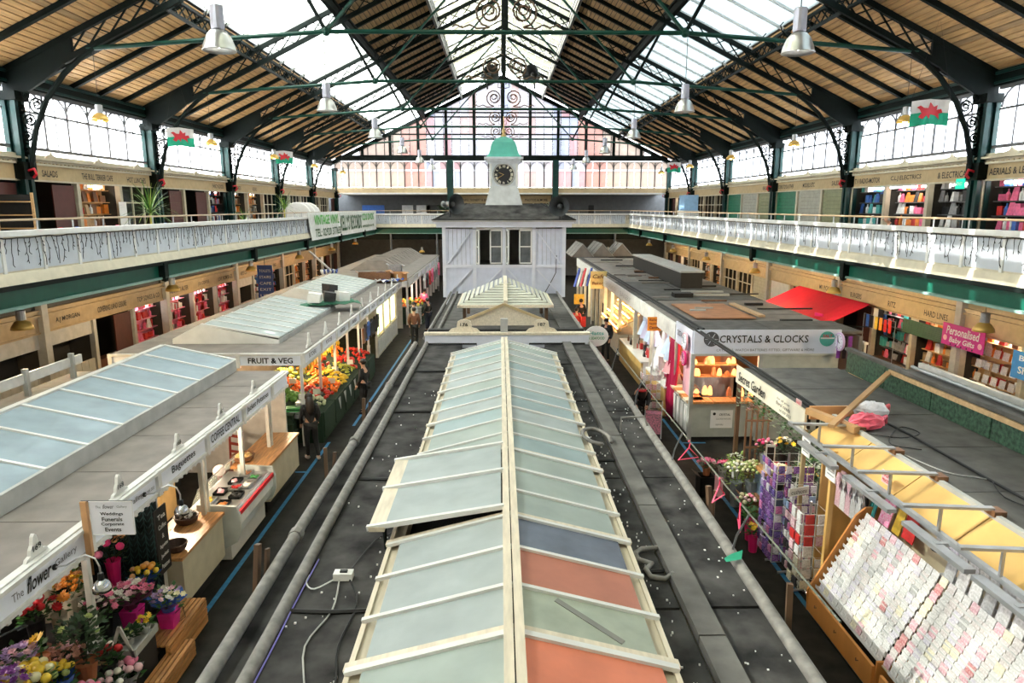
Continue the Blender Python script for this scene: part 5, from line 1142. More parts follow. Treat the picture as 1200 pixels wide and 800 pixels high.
# ------------------------------------------------------------------ fruit stall
st_ = T('fruit_bench', 'sloping green-draped bench carrying the fruit and vegetables', 'bench')
gd = M('dark_green_cloth', (.008, .03, .012), .8)
for i in range(6):
    ya = 17.55+1.25*i
    MB().hexa([(-6.9, ya, 0), (-4.75, ya, 0), (-4.75, ya+1.22, 0), (-6.9, ya+1.22, 0)], [(-6.9, ya, 1.3), (-4.75, ya, .82), (-4.75, ya+1.22, .82), (-6.9, ya+1.22, 1.3)]).build('bench_section', gd, st_)
    MB().lh((-4.75, ya+.02, .15), (-4.70, ya+1.2, .84)).build('drape', gd, st_)
FM = {'round': MB().ball((0, 0, 0), .055, 7, 5).mesh('fruit', GCOL['orange'], True), 'long': MB().ball((0, 0, 0), (.035, .10, .035), 6, 5).mesh('fruit', GCOL['yellow'], True), 'big': MB().ball((0, 0, 0), (.10, .10, .085), 8, 6).mesh('fruit', GCOL['green'], True)}
fo = M('orange_fruit', (.88, .18, .01), .4, var=.2, scale=20); fy = M('yellow_fruit', (.80, .55, .04), .4, var=.15, scale=20); fr = M('red_fruit', (.60, .03, .015), .35, var=.3, scale=20); fg = M('green_veg', (.14, .30, .05), .5, var=.35, scale=15); fl = M('lime_fruit', (.42, .45, .06), .4, var=.2, scale=20); fw = M('white_veg', (.65, .65, .45), .5, var=.2)
def bz(x): return .84+(-4.75-x)/2.15*.48
# (x range, y range, mesh, mat, count, noun, label)
patches = [(-6.1, -5.35, 17.7, 18.5, 'big', fg, 26, 'cabbage', 'green cabbage at the near corner of the fruit bench'),
 (-5.3, -4.85, 17.7, 18.5, 'round', fw, 26, 'turnip', 'pale turnip at the near end of the fruit bench'),
 (-6.8, -5.7, 18.55, 19.6, 'round', fo, 95, 'orange', 'orange in the big near heap'),
 (-5.65, -4.85, 18.55, 19.3, 'round', fr, 50, 'tomato', 'red tomato behind the turnips'),
 (-5.65, -4.85, 19.35, 20.3, 'round', fo, 70, 'orange', 'orange in the low heap at the bench front'),
 (-6.8, -5.7, 19.65, 20.6, 'round', fl, 70, 'lime', 'yellow-green apple in the middle heap'),
 (-5.65, -4.85, 20.35, 21.3, 'long', fy, 60, 'lemon', 'long yellow squash at the bench front'),
 (-6.8, -5.7, 20.65, 21.7, 'round', fo, 70, 'orange', 'orange in the third heap from the near end'),
 (-5.65, -4.85, 21.35, 22.4, 'long', fl, 50, 'pear', 'green pear at the bench front'),
 (-6.8, -5.7, 21.75, 22.8, 'round', fr, 55, 'apple', 'red apple in the upper heap'),
 (-5.65, -4.85, 22.45, 23.5, 'round', fr, 45, 'apple', 'dark red apple in the front heap'),
 (-6.8, -5.7, 22.85, 24.8, 'round', fo, 60, 'orange', 'orange in the last heap of the bench'),
 (-5.65, -4.85, 23.55, 24.9, 'round', fr, 40, 'plum', 'red plum in the last heap of the bench')]
for x0, x1, ya, yb, ms, mt, n, noun, lab in patches:
    for k in range(n):
        u, v = random.random(), random.random(); x = x0+(x1-x0)*u; y = ya+(yb-ya)*v; dome = .22*math.sin(PI*u)*math.sin(PI*v)
        put(FM[ms], noun, None, (x, y, bz(x)+.05+dome*random.random()**.4), rot=(rr(-.5, .5), rr(-.3, .3), rr(0, 3)), mat=mt, scale=rr(.85, 1.15), cat='vegetable' if noun in ('cabbage', 'turnip') else 'fruit', label=lab, group=noun+' heap, '+lab.split(' in ')[-1])
for i, (x, y) in enumerate(((-5.9, 18.9), (-5.1, 18.4), (-5.3, 17.7), (-5.0, 19.7), (-6.0, 20.2), (-5.2, 21.0), (-5.9, 21.6), (-5.0, 22.2))):
    obj1('price_card', MB().lh((-.1, -.005, 0), (.1, .005, .15)), white, 'white price card stuck in the fruit, %s from the near end' % ords[i], 'sign', (x, y, bz(x)+.2))
# bananas hanging from the fascia
for i in range(8):
    o = T('banana_bunch', 'yellow banana bunch hanging under the fruit stall fascia, %s from the near end' % ords[i], 'bananas', (-5.35, 18.0+.55*i, 1.95))
    for k in range(6):
        a = 2*PI*k/6; m = MB(); m.tube([(0, 0, .1), (.07*math.cos(a), .07*math.sin(a), .04), (.11*math.cos(a), .11*math.sin(a), -.06), (.09*math.cos(a), .09*math.sin(a), -.15)], [.012, .022, .024, .01], 5); m.build('banana', fy, o)
for i, (x, y, z_, mt, lb) in enumerate(((-5.6, 17.15, 0, gd, 'tall dark green crate stack at the corner of the fruit stall'), (-6.1, 17.15, 0, black, 'black crate stack with a grey notice at the fruit stall corner'))):
    o = T('crate', lb, 'crate', (x, y, z_)); m = MB()
    for k in range(4): MB().lh((-.22, -.18, k*.24), (.22, .18, k*.24+.2)).build('tier', mt, o); MB().lh((-.25, -.21, k*.24+.2), (.25, .21, k*.24+.235)).build('rim', mt, o)
o = T('notice_board', 'black board with chalk writing below the cabbages', 'sign', (-6.1, 16.93, .3)); MB().lh((-.22, -.02, 0), (.22, 0, .7)).build('board', black, o)
for k in range(6): text(('Leeks 80p', 'Swede 50p', 'Kale 1.00', 'Beans 1.20', 'Onions 60p', 'Mint 70p')[k], o, (0, -.022, .62-.1*k), .32, .05, lgrey)
for i, (x, y) in enumerate(((-5.3, 17.3), (-5.45, 17.35), (-5.2, 17.5))): obj1('vegetable_crate', MB().lh((-.2, -.13, 0), (.2, .13, .1)).lh((-.2, -.13, .13), (.2, .13, .16)), GCOL[('grey', 'green', 'grey')[i]], ('pale plastic crate of herbs by the woman in black', 'green plastic crate of herbs by the woman in black', 'upper pale crate against the fruit bench')[i], 'crate', (x, y, .8+.1*i))
for i in range(4): m = MB(); m.add([(0, -.12, 0), (0, .12, 0), (.03, 0, -.35)], [(0, 1, 2)]); o = obj1('paper_flag', m, lgrey, 'white paper cone hung on the green drape, %s from the near end' % ords[i], 'paper', (-4.68, 19.2+.7*i, .8)); o.modifiers.new('s', 'SOLIDIFY').thickness = .01
# second fruit display at the far stall and dark goods between
o = T('far_fruit_bench', 'fruit bench of the far pink walled stall', 'bench'); MB().lh((-7, 36.6, 0), (-4.2, 40, .9)).build('bench_body', gd, o)
for i in range(7): MB().lh((-4.75, 36.4, .02+.14*i), (-4.25, 36.55, .13+.14*i)).build('stacked_crate', lgrey, o)
for k in range(90): put(FM['round'], 'orange', None, (rr(-6.6, -4.3), rr(36.7, 39.8), .95+rr(0, .15)), mat=pick([fo, fr, fy, fl, fo, fg]), scale=1.5, cat='fruit', label='fruit on the bench of the far pink walled stall', group='fruit on the far bench')
# garments and goods hung in the middle of the fruit row
gm_ = MB(); gm_.prism([(-.16, 0), (.16, 0), (.13, .42), (.24, .30), (.28, .36), (.12, .56), (-.12, .56), (-.28, .36), (-.24, .30), (-.13, .42)], (0, -.03, 0), (0, 1, 0), (0, 0, 1), (.06, 0, 0)); gm_ = gm_.mesh('garment', GCOL['black'])
obj1('garment_rail', MB().tube([(-5.15, 25.0, 0), (-5.15, 25.0, 1.78), (-5.15, 28.7, 1.78), (-5.15, 28.7, 0)], .02, 5), alu, 'steel rail of dark garments before the lit windows', 'rail')
obj1('garment_rail', MB().tube([(-4.65, 41.6, 0), (-4.65, 41.6, 2.2), (-4.65, 51.5, 2.2), (-4.65, 51.5, 0)], .03, 5), alu, 'steel rail of coloured garments on the far stall row', 'rail')
for k in range(10): put(gm_, 'garment', None, (-5.15, 25.3+.32*k, 1.2+.1*(k % 2)), mat=GCOL[pick(['black', 'grey', 'black', 'blue', 'brown'])], cat='garment', label='dark garment hanging at the stall before the lit yellow windows', group='dark garments before the lit windows')
for k in range(12): put(gm_, 'garment', None, (-4.7+.1*(k % 2), 42+.8*k, 1.3), mat=GCOL[pick(['pink', 'white', 'teal', 'red', 'grey', 'black'])], scale=1.6, cat='garment', label='coloured garment hanging on the far stall row', group='garments on the far row')
# ------------------------------------------------------------------ right island: card shop, florist, crystals and clocks, haberdashery, bakery
yelp = M('yellow_board', (.70, .43, .14), .5, var=.06); orw = M('orange_side', (.66, .27, .07), .45, var=.12, scale=3, stretch=(1, 1, .2))
e_ = T('card_shop', 'card shop stall with yellow fascia and grey felt flat roof', 'stall')
for i in range(4): MB().lh((5.42, 4.5+1.55*i+.01, 2.78), (7.16, 4.5+1.55*i+1.54, 2.85)).build('roof_sheet', feltm, e_)
m = MB(); m.tube([(6.1, 4.6, 2.875), (6.08, 8, 2.875), (6.1, 9.6, 2.875), (6.05, 10.6, 2.875)], .018, 5); m.build('roof_joint', black, e_)
for i in range(5): MB().hexa([(5.04, 4.5+1.22*i, 2.56), (5.42, 4.5+1.22*i, 2.86), (5.42, 5.7+1.22*i, 2.86), (5.04, 5.7+1.22*i, 2.56)][::-1], [(5.04, 4.5+1.22*i, 2.54), (5.42, 4.5+1.22*i, 2.84), (5.42, 5.7+1.22*i, 2.84), (5.04, 5.7+1.22*i, 2.54)][::-1]).build('fascia_board', yelp, e_)
MB().lh((5.40, 4.5, 2.84), (5.46, 10.6, 2.90)).build('roof_edge', lgrey, e_)
MB().lh((5.85, 4.5, 0), (5.92, 10.6, 2.75)).build('back_board', M('cream_pegboard', (.62, .52, .36), .6), e_)
MB().lh((5.3, 10.55, 0), (7.1, 10.6, 2.8)).build('end_wall', yelp, e_)
for y in (9.7,): MB().lh((5.0, y-.035, 0), (5.07, y+.035, 2.6)).build('post', yelp, e_)
# canopy frame
fr_ = T('awning_frame', 'grey metal awning frame with five arms along the card shop front', 'frame')
MB().lh((4.86, 4.5, 2.60), (4.92, 11.0, 2.66)).build('front_rail', alu, fr_); MB().lh((4.94, 4.5, 2.58), (4.97, 11.0, 2.62)).build('front_rail', cream, fr_); MB().lh((5.0, 4.5, 2.50), (5.03, 10.6, 2.54)).build('rear_rail', greyp, fr_)
for y in (9.95, 8.95, 8.02, 7.03, 6.07): 
    MB().bar((4.46, y, 2.95), (5.42, y-.1, 2.95), .07, .03).build('arm', alu, fr_); MB().bar((4.88, y-.04, 2.66), (4.88, y-.04, 2.94), .03, .03).build('arm_post', alu, fr_); MB().lh((5.38, y-.18, 2.88), (5.52, y-.02, 2.94)).build('arm_block', GCOL['brown'], fr_)
for i, (y0, x) in enumerate(((9.6, 4.72), (8.2, 4.74), (6.8, 4.74), (5.6, 4.74))):
    o = T('strip_light', 'unlit grey strip light under the awning frame, %s from the florist' % ords[i], 'lamp', (x, y0, 2.56)); MB().lh((-.06, -.55, 0), (.06, .55, .05)).build('casing', alu, o); MB().lh((-.02, -.03, .02), (.16, .03, .06)).build('clip', alu, o); m = MB(); m.tube([(0, -.52, -.02), (0, .52, -.02)], .016, 6); m.build('tube', white, o)
# sloping card rack with tiers of cards
rk = T('card_rack', 'long sloping orange-sided rack filled with rows of white and pink greeting cards', 'rack')
RT = 12
def tier(k): return 4.86+.052*k, .46+.098*k
for ya, yb in ((7.72, 9.55), (4.7, 7.55)):
    MB().lh((4.76, ya, .06), (4.80, yb, .42)).build('base_board', orw, rk)
    if yb > 9: MB().prism([(4.76, .05), (5.75, .05), (5.75, 1.75), (5.52, 1.75), (5.38, 1.62), (4.86, .62), (4.74, .4)], (0, yb, 0), (1, 0, 0), (0, 0, 1), (0, .035, 0)).build('side_panel', orw, rk)
    MB().lh((4.80, ya-.03, .06), (5.7, ya, .5)).build('side_panel', orw, rk)
    for k in range(RT):
        x, z_ = tier(k)
        MB().lh((x, ya, z_-.02), (x+.05, yb, z_)).build('tier', M('clear_tier', (.75, .74, .74), .3), rk)
        MB().lh((x-.004, ya, z_-.02), (x, yb, z_+.03)).build('tier_lip', M('clear_lip', (.80, .80, .82), .15), rk)
    for q in range(3): MB().tube([(4.758, ya+.35+(yb-ya)/3*q-.03, .27), (4.74, ya+.35+(yb-ya)/3*q, .25), (4.758, ya+.35+(yb-ya)/3*q+.03, .27)], .006, 4).build('drawer_pull', brown, rk)
CC = {n: M('card_'+n, tuple(q*.8 for q in c) if n in ('white', 'pale') else c, .35, col2={'white': (.92, .90, .93), 'pale': (.92, .88, .9), 'lilac': (.9, .88, .92), 'pink': (.9, .75, .8), 'red': (.8, .6, .6)}.get(n), var=.25, scale=30) for n, c in dict(white=(.90, .89, .90), pale=(.88, .78, .80), pink=(.80, .32, .45), cream=(.80, .74, .6), grey=(.5, .5, .52), blue=(.35, .5, .75), red=(.65, .06, .1), lilac=(.68, .62, .82), black=(.05, .05, .06)).items()}
cm_ = MB().lh((-.004, -.062, 0), (.004, .062, .165)).mesh('card', CC['white'])
cw = {'white': 'white', 'pale': 'pale pink', 'pink': 'pink', 'cream': 'cream', 'grey': 'grey', 'blue': 'pale blue', 'red': 'red', 'lilac': 'lilac', 'black': 'black'}
spots = []
for ya, yb, sec in ((7.72, 9.55, 'orange end'), (4.7, 7.55, 'bottom edge')):
    for k in range(RT):
        y = ya+.08
        while y < yb-.06: spots.append((k, y, sec)); y += .135
random.shuffle(spots)
vis = [s for s in spots if s[1] > 5.6]; rest = [s for s in spots if s[1] <= 5.6]; vis.sort(key=lambda s: -s[1]); 
mst = MB()
for i, (k, y, sec) in enumerate(vis+rest):
    x, z_ = tier(k); c_ = pick(['white']*9+['pale']*5+['lilac']*4+['grey', 'cream', 'pink'] + (['pink']*4+['pale']*4 if y < 6.3 else []) + (['pink', 'pink', 'pale', 'red', 'blue'] if (y < 6.7 or random.random() < .3) else []))
    if i < 290: put(cm_, 'greeting_card', None, (x+.02, y, z_+.002), rot=(0, .30+rr(-.05, .05), rr(-.04, .04)), mat=CC[c_], cat='card', label='%s greeting card in the %s tier of the sloping rack, %s section' % (cw[c_], ords[k], sec), group='greeting cards on the sloping rack')
    else: mst.box((x+.045, y, z_+.085), (.008, .124, .165), mat=Matrix.Rotation(.3, 3, 'Y'))
for k in range(RT):
    x, z_ = tier(k); put(cm_, 'gift_tag_pack', None, (x+.02, 7.635, z_+.002), rot=(0, .3, 0), mat=CC[pick(['cream', 'pink', 'pale', 'red'])], cat='card', label='gift tag pack in the %s tier of the strip between the two card sections' % ords[k])
    MB().lh((x, 7.56, z_-.02), (x+.05, 7.71, z_)).build('tier', MATS['cream_pegboard'], rk)
mst.build('card_block', CC['white'], rk, kind='stuff')
# gift wrap, bags and cards hung behind the rack
def sheet(loc, w_, h_, mt, nm, lab, cat, rz=0, tilt=0, group=None):
    m = MB(); m.lh((-.008, -w_/2, 0), (.008, w_/2, h_)); me = m.mesh(nm, mt); return put(me, nm, None, loc, rot=(0, tilt, rz), label=lab, cat=cat, group=group)
dots = M('pink_dots', (.88, .10, .38), .4, col2=(.9, .7, .8), scale=40, var=0)
sheet((5.62, 9.25, 1.62), .26, .42, dots, 'gift_bag', 'hot pink speckled gift bag hanging above the card rack', 'bag', tilt=.25)
sheet((5.66, 9.0, 1.6), .18, .40, GCOL['yellow'], 'gift_bag', 'yellow gift bag with gold bow above the card rack', 'bag', tilt=.25)
sheet((5.68, 8.75, 1.62), .26, .46, GCOL['red'], 'gift_bag', 'tall red gift bag hanging above the card rack', 'bag', tilt=.2)
for i, (y, c_) in enumerate(((9.6, 'teal'), (9.5, 'teal'))): sheet((5.6, y, 1.62), .07, .3, GCOL[c_], 'gift_bag', '%s teal gift bag at the orange end of the card rack' % ('first', 'second')[i], 'bag', tilt=.2)
wallc = ['white', 'pale', 'white', 'pink', 'lilac', 'blue', 'cream', 'red', 'grey']
for r_i, z_ in enumerate((1.72, 1.98, 2.24)):
    y = 8.45 if r_i == 0 else 9.5; n_ = 0
    while y > 4.9:
        w_ = rr(.14, .24); c_ = pick(wallc); y -= w_+.03
        sheet((5.80+.0, y, z_), w_, rr(.2, .25), CC[c_], 'card_pack', '%s card pack pegged on the board behind the rack, %s row' % (cw[c_], ('lower', 'middle', 'upper')[r_i]), 'card pack', group='card packs pegged behind the rack')
m = MB(); m.lh((5.55, 6.2, 1.58), (5.75, 7.9, 1.62)); obj1('acrylic_shelf', m, CC['grey'], 'clear grey shelf standing above the middle of the card rack', 'shelf')
for i in range(7): sheet((5.6, 6.35+.23*i, 1.62), .18, .24, CC['white' if i % 3 else 'grey'], 'boxed_card', 'large white boxed card on the clear shelf, %s from the bottom edge' % ords[i], 'card', tilt=.2)
o = T('signboard', 'small black board with white 40 on it above the card rack', 'sign', (5.78, 5.65, 1.5)); MB().lh((-.02, -.1, 0), (0, .1, .26)).build('board', black, o); text('40', o, (-.022, 0, .14), .12, .12, white, (0, -1, 0), bold=.02)
for i in range(4):
    c_ = ('blue', 'pink', 'red', 'purple')[i]; sheet((5.55, 5.55-.17*i, 1.42), .13, .3, GCOL[c_], 'wrapped_gift', '%s wrapped novelty at the bottom edge of the card wall' % c_, 'gift', tilt=.2)
# metal hooks and fan-like ring hung from the front rail
m = MB(); m.tube([(4.95+.10*math.cos(a), 7.0+.1*math.sin(a), 2.42) for a in [2*PI*k/16 for k in range(15)]], .008, 5); obj1('wire_ring', m, black, 'black wire ring hanging under the awning rail', 'ring')
for i, (y, w_, h_) in enumerate(((10.35, .28, .32), (9.5, .3, .38))):
    o = T('paper_notice', ('white paper notice hung from the awning rail by the purple stand', 'white paper notice with lines hung from the rail near the card rack end')[i], 'notice', (4.9, y, 2.6-h_)); MB().lh((-.004, -w_/2, 0), (.004, w_/2, h_)).build('sheet', paper, o)
    for k in range(5): MB().lh((-.006, -w_*.35, h_*.2+k*h_*.14), (-.004, w_*.3, h_*.2+k*h_*.14+.012)).build('text_line', greyp, o)
for i, (y, tx) in enumerate(((11.0, 'SALE'), (8.3, 'SALE'))):
    o = T('red_notice', ('small red lettered card standing on the florist fascia', 'small red lettered card standing on the awning frame')[i], 'notice', (5.02, y, 2.86 if i == 0 else 2.66)); MB().lh((-.005, -.1, 0), (.005, .1, .17)).build('card', M('pink_card', (.8, .55, .55), .5), o)
    for k in range(2): text(('HALF', 'PRICE')[k], o, (-.007, 0, .12-.07*k), .14, .045, red, (0, -1, 0), bold=.02)
# rotating stands
def spinner(loc, lab, w_, h_, cols, rows, ncol, nm, plab, cw_=.11, chh=.15, faces=(0, 1), rz=0):
    o = T('display_stand', lab, 'stand', loc, rz)
    MB().tube([(0, 0, 0), (0, 0, h_+.08)], .02, 6).build('pole', steel, o); m = MB()
    for a in range(4): m.bar((0, 0, .04), (.28*math.cos(a*PI/2), .28*math.sin(a*PI/2), .02), .03, .03)
    m.build('foot', steel, o)
    m = MB()
    for k in range(rows+1): z_ = .15+(h_-.2)*k/rows; m.tube([(-w_/2, -w_/2, z_), (w_/2, -w_/2, z_), (w_/2, w_/2, z_), (-w_/2, w_/2, z_)], .005, 4, closed=True)
    for x, y in ((-1, -1), (1, -1), (1, 1), (-1, 1)): m.bar((x*w_/2, y*w_/2, .15), (x*w_/2, y*w_/2, h_), .01, .01)
    m.build('wire_cage', white, o, kind='stuff')
    me = MB().lh((-cw_/2, -.012, 0), (cw_/2, .012, chh)).mesh(nm, GCOL['white'])
    R = Matrix.Rotation(rz, 3, 'Z')
    for f_ in faces:
        for r_ in range(rows):
            for c_ in range(ncol):
                if random.random() < .07: continue
                a = -w_/2+w_*(c_+.5)/ncol; z_ = .18+(h_-.2)*r_/rows; p = Vector((a, -w_/2-.02, z_)) if f_ == 0 else Vector((-w_/2-.02, a, z_)); p = R @ p
                put(me, nm, None, (loc[0]+p.x, loc[1]+p.y, loc[2]+p.z), rot=(-.12 if f_ == 0 else 0, 0 if f_ == 0 else .0, rz+(0 if f_ == 0 else -PI/2)), mat=pick(cols), scale=(rr(.78, 1.0), 1, rr(.75, .98)), cat=nm.split('_')[-1], label=plab+', %s row from the floor' % ords[min(r_, 15)], group=plab)
pp = M('purple_pack', (.10, .015, .24), .25, col2=(.45, .25, .6), scale=34); pb = M('blue_pack', (.03, .03, .16), .25, col2=(.3, .2, .6), scale=34); pk = M('pink_pack', (.35, .03, .25), .3, col2=(.8, .3, .55), scale=34); lp = M('lilac_pack', (.45, .35, .6), .3, var=.4, scale=18)
spinner((5.0, 11.15, 0), 'tall spinning stand packed with purple and pink packets', .62, 1.95, [pp, pp, pb, pp, pk, lp, pp, pb, CC['lilac']], 12, 5, 'gift_packet', 'purple gift packet on the tall spinning stand', .11, .13)
spinner((5.05, 10.72, 0), 'white wire stand of round pink and blue badges next to the purple stand', .36, 1.75, [pk, CC['white'], CC['pink'], CC['blue'], CC['black'], CC['lilac']], 9, 3, 'badge_card', 'badge card on the white wire stand', .1, .14)
spinner((4.97, 10.15, 0), 'white wire stand of picture cards nearest the card rack', .40, 1.5, [GCOL['yellow'], GCOL['orange'], CC['white'], CC['pink'], CC['white'], CC['cream'], CC['black'], GCOL['red']], 7, 2, 'picture_card', 'picture card on the wire stand beside the card rack', .16, .17)
o = T('angled_notice', 'white card with handwriting angled on the wire stand', 'notice', (4.82, 10.3, 1.62), .3); MB().lh((-.2, -.005, 0), (.2, .005, .14)).build('card', paper, o); text('cushions', o, (0, -.008, .07), .3, .08, black)
for k in range(10): put(gm_, 'garment', None, (5.5+.1*(k % 2), 9.75+.08*k, 1.4), mat=CC[pick(['grey', 'black', 'pink', 'white'])], scale=(.5, .5, 1), cat='scarf', label='folded scarf hanging behind the wire stands', group='scarves behind the wire stands')
# fence, timber brace and bags on the roof
f_ = T('leafy_screen', 'dark green leafy patterned screen fence on the card shop roof', 'fence')
gl_ = M('green_leaf_print', (.004, .022, .010), .6, col2=(.05, .12, .07), scale=17, var=0, bump=.4, detail=2)
for i in range(6): MB().lh((7.18, 5.2+1.42*i+.01, 2.86), (7.22, 5.2+1.42*i+1.40, 3.30)).build('panel', gl_, f_)
MB().lh((7.14, 5.2, 3.30), (7.26, 13.75, 3.36)).build('cap_rail', feltm, f_); MB().lh((7.13, 5.2, 3.20), (7.17, 12.1, 3.28)).build('timber_rail', GCOL['tan'], f_); MB().lh((6.2, 13.7, 2.86), (7.22, 13.74, 3.30)).build('panel', gl_, f_) if False else None
m = MB(); m.bar((4.95, 9.72, 2.98), (7.15, 12.1, 3.22), .09, .05); obj1('timber_brace', m, M('raw_timber', (.42, .24, .10), .6), 'raw timber brace lying from the yellow fascia up to the leafy screen', 'timber')
m = MB(); m.bar((5.35, 9.72, 2.92), (5.0, 10.6, 2.96), .12, .10); obj1('timber_batten', m, M('raw_timber'), 'short timber batten at the end of the florist fascia', 'timber')
o = T('timber_upstand', 'orange timber board closing the florist roof edge', 'board'); MB().lh((5.05, 10.62, 2.80), (5.95, 10.67, 3.02)).build('board', M('orange_timber', (.58, .30, .12), .5), o)
def bag(loc, mt, lab, r=(.25, .18, .12), seed=1, mt2=None):
    R = random.Random(seed); m = MB(); m.ball((0, 0, r[2]), r, 14, 9); m.v = [(x+R.uniform(-.025, .025), y+R.uniform(-.025, .025), max(.0, z_+R.uniform(-.03, .03))) for x, y, z_ in m.v]
    o = T('plastic_bag', lab, 'bag', loc); m.build('bag_body', mt, o); m = MB(); m.tube([(r[0]*.7, 0, r[2]), (r[0]*1.1, .03, r[2]*1.6), (r[0]*1.2, .1, r[2]*.6)], [.05, .025, .04], 6); m.build('tied_end', mt2 or mt, o)
bag((5.62, 9.95, 2.86), M('pink_bag_film', (.85, .12, .18), .3, var=.3, scale=9), 'crumpled pink plastic bag on the roof inside the timber brace', (.28, .17, .12), 2)
bag((6.0, 10.55, 2.86), M('white_bag_film', (.75, .74, .78), .3, var=.15, scale=9), 'crumpled white plastic bag with red print on the roof', (.28, .17, .12), 4, M('red_print', (.7, .1, .12), .4))
cable('black cable coiling on the roof beside the pink bag', [(5.5, 9.7, 2.87), (5.9, 9.5, 2.87), (6.3, 9.7, 2.87), (6.2, 10.0, 2.87), (5.8, 9.6, 2.87), (5.6, 9.2, 2.87), (5.9, 9.0, 2.87)], .008, black)
cable('grey cable trailing down the card shop roof', [(5.5, 9.0, 2.87), (5.7, 8.2, 2.87), (6.0, 8.0, 2.87), (6.1, 7.9, 2.87)], .008, lgrey)
cable('black cable trailing down the card shop roof near the arms', [(6.1, 7.9, 2.88), (5.9, 7.4, 2.87), (6.0, 7.0, 2.87), (5.8, 6.6, 2.87), (5.7, 6.2, 2.87)], .008, black)
# rear half of the roof beyond the screen
o = T('rear_stall_roof', 'grey flat stall roof behind the leafy screen with a white edge rail', 'stall'); 
for i in range(6): MB().lh((7.28, 5+1.6*i, 2.6), (9.2, 6.59+1.6*i, 2.68)).build('roof_sheet', feltm, o)
MB().lh((9.2, 5, 2.55), (9.3, 14.5, 2.85)).build('edge_board', stallw, o); MB().lh((7.3, 5, 0), (9.2, 14.5, 2.55)).build('stall_body', greyp, o)
m = MB(); m.tube([(9.0, 5, 2.78), (9.0, 14.4, 2.78)], .04, 6); m.build('edge_pipe', alu, o); MB().lh((7.5, 13.6, 2.7), (8.5, 14.2, 2.74)).build('timber_sheet', woodl, o)

# florist on the awning side
fl_ = T('florist_stall', 'florist stall with cream Secret Garden sign and flat grey roof', 'stall')
MB().lh((4.98, 10.66, 2.58), (5.02, 13.95, 2.94)).build('sign_board', M('florist_cream', (.78, .72, .58), .5, var=.04), fl_)
text('Secret Garden', fl_, (4.975, 13.05, 2.75), 1.45, .2, black, (0, -1, 0), bold=.012, shear=.2)
text('for all your', fl_, (4.975, 11.5, 2.84), .55, .06, black, (0, -1, 0), shear=.2); text('floral needs', fl_, (4.975, 11.5, 2.76), .6, .07, black, (0, -1, 0), shear=.2); text('tel 029 2022', fl_, (4.975, 11.4, 2.66), .5, .05, black, (0, -1, 0), shear=.2)
for i, (ya, yb) in enumerate(((10.68, 12.3), (12.32, 14.0))): MB().lh((5.04, ya, 2.78), (7.14, yb, 2.86)).build('roof_sheet', feltm, fl_)
for x, z_ in ((5.1, 2.98), (5.25, 2.94)): m = MB(); m.tube([(x, 10.75, 2.6), (x, 10.75, z_), (x, 17.5, z_+.08)], .028, 6); m.build('black_pipe', black, fl_)
MB().lh((6.9, 10.7, 0), (6.95, 14, 2.78)).build('rear_wall', M('florist_wall', (.05, .06, .04), .8), fl_)
MB().lh((5.0, 10.66, 0), (5.06, 10.72, 2.6)).build('post', cream, fl_); MB().lh((5.02, 13.9, 0), (5.1, 13.98, 2.6)).build('post', brown, fl_)
o = T('trellis', 'brown wooden trellis standing at the far end of the florist', 'trellis', (5.25, 13.95, 0))
for k in range(5): MB().lh((.12*k, -.02, .2), (.12*k+.03, .02, 2.1)).build('upright_slat', M('dark_timber', (.2, .1, .05), .6), o)
for k in range(3): MB().lh((0, -.03, .5+.6*k), (.55, -.0, .54+.6*k)).build('cross_slat', M('dark_timber'), o)
for i in range(9):
    m = MB(); leaves_mb(m, .22, .35, 60, .09); o = obj1('hanging_greenery', m, leaf_m if i % 2 else M('silver_leaf', (.25, .33, .22), .5), 'green trailing foliage under the florist sign, %s from the clock stall' % ords[i], 'plant', (5.15+.1*(i % 3), 13.6-.33*i, 2.15))
bouquet((5.3, 13.5, 2.0), 'dried pink-brown flower head bunch hanging from the trellis', ['bronze', 'pale', 'bronze'], n=14, r=.18, h=.15, leafm=M('dry_leaf', (.3, .18, .1), .6), ph=.02)
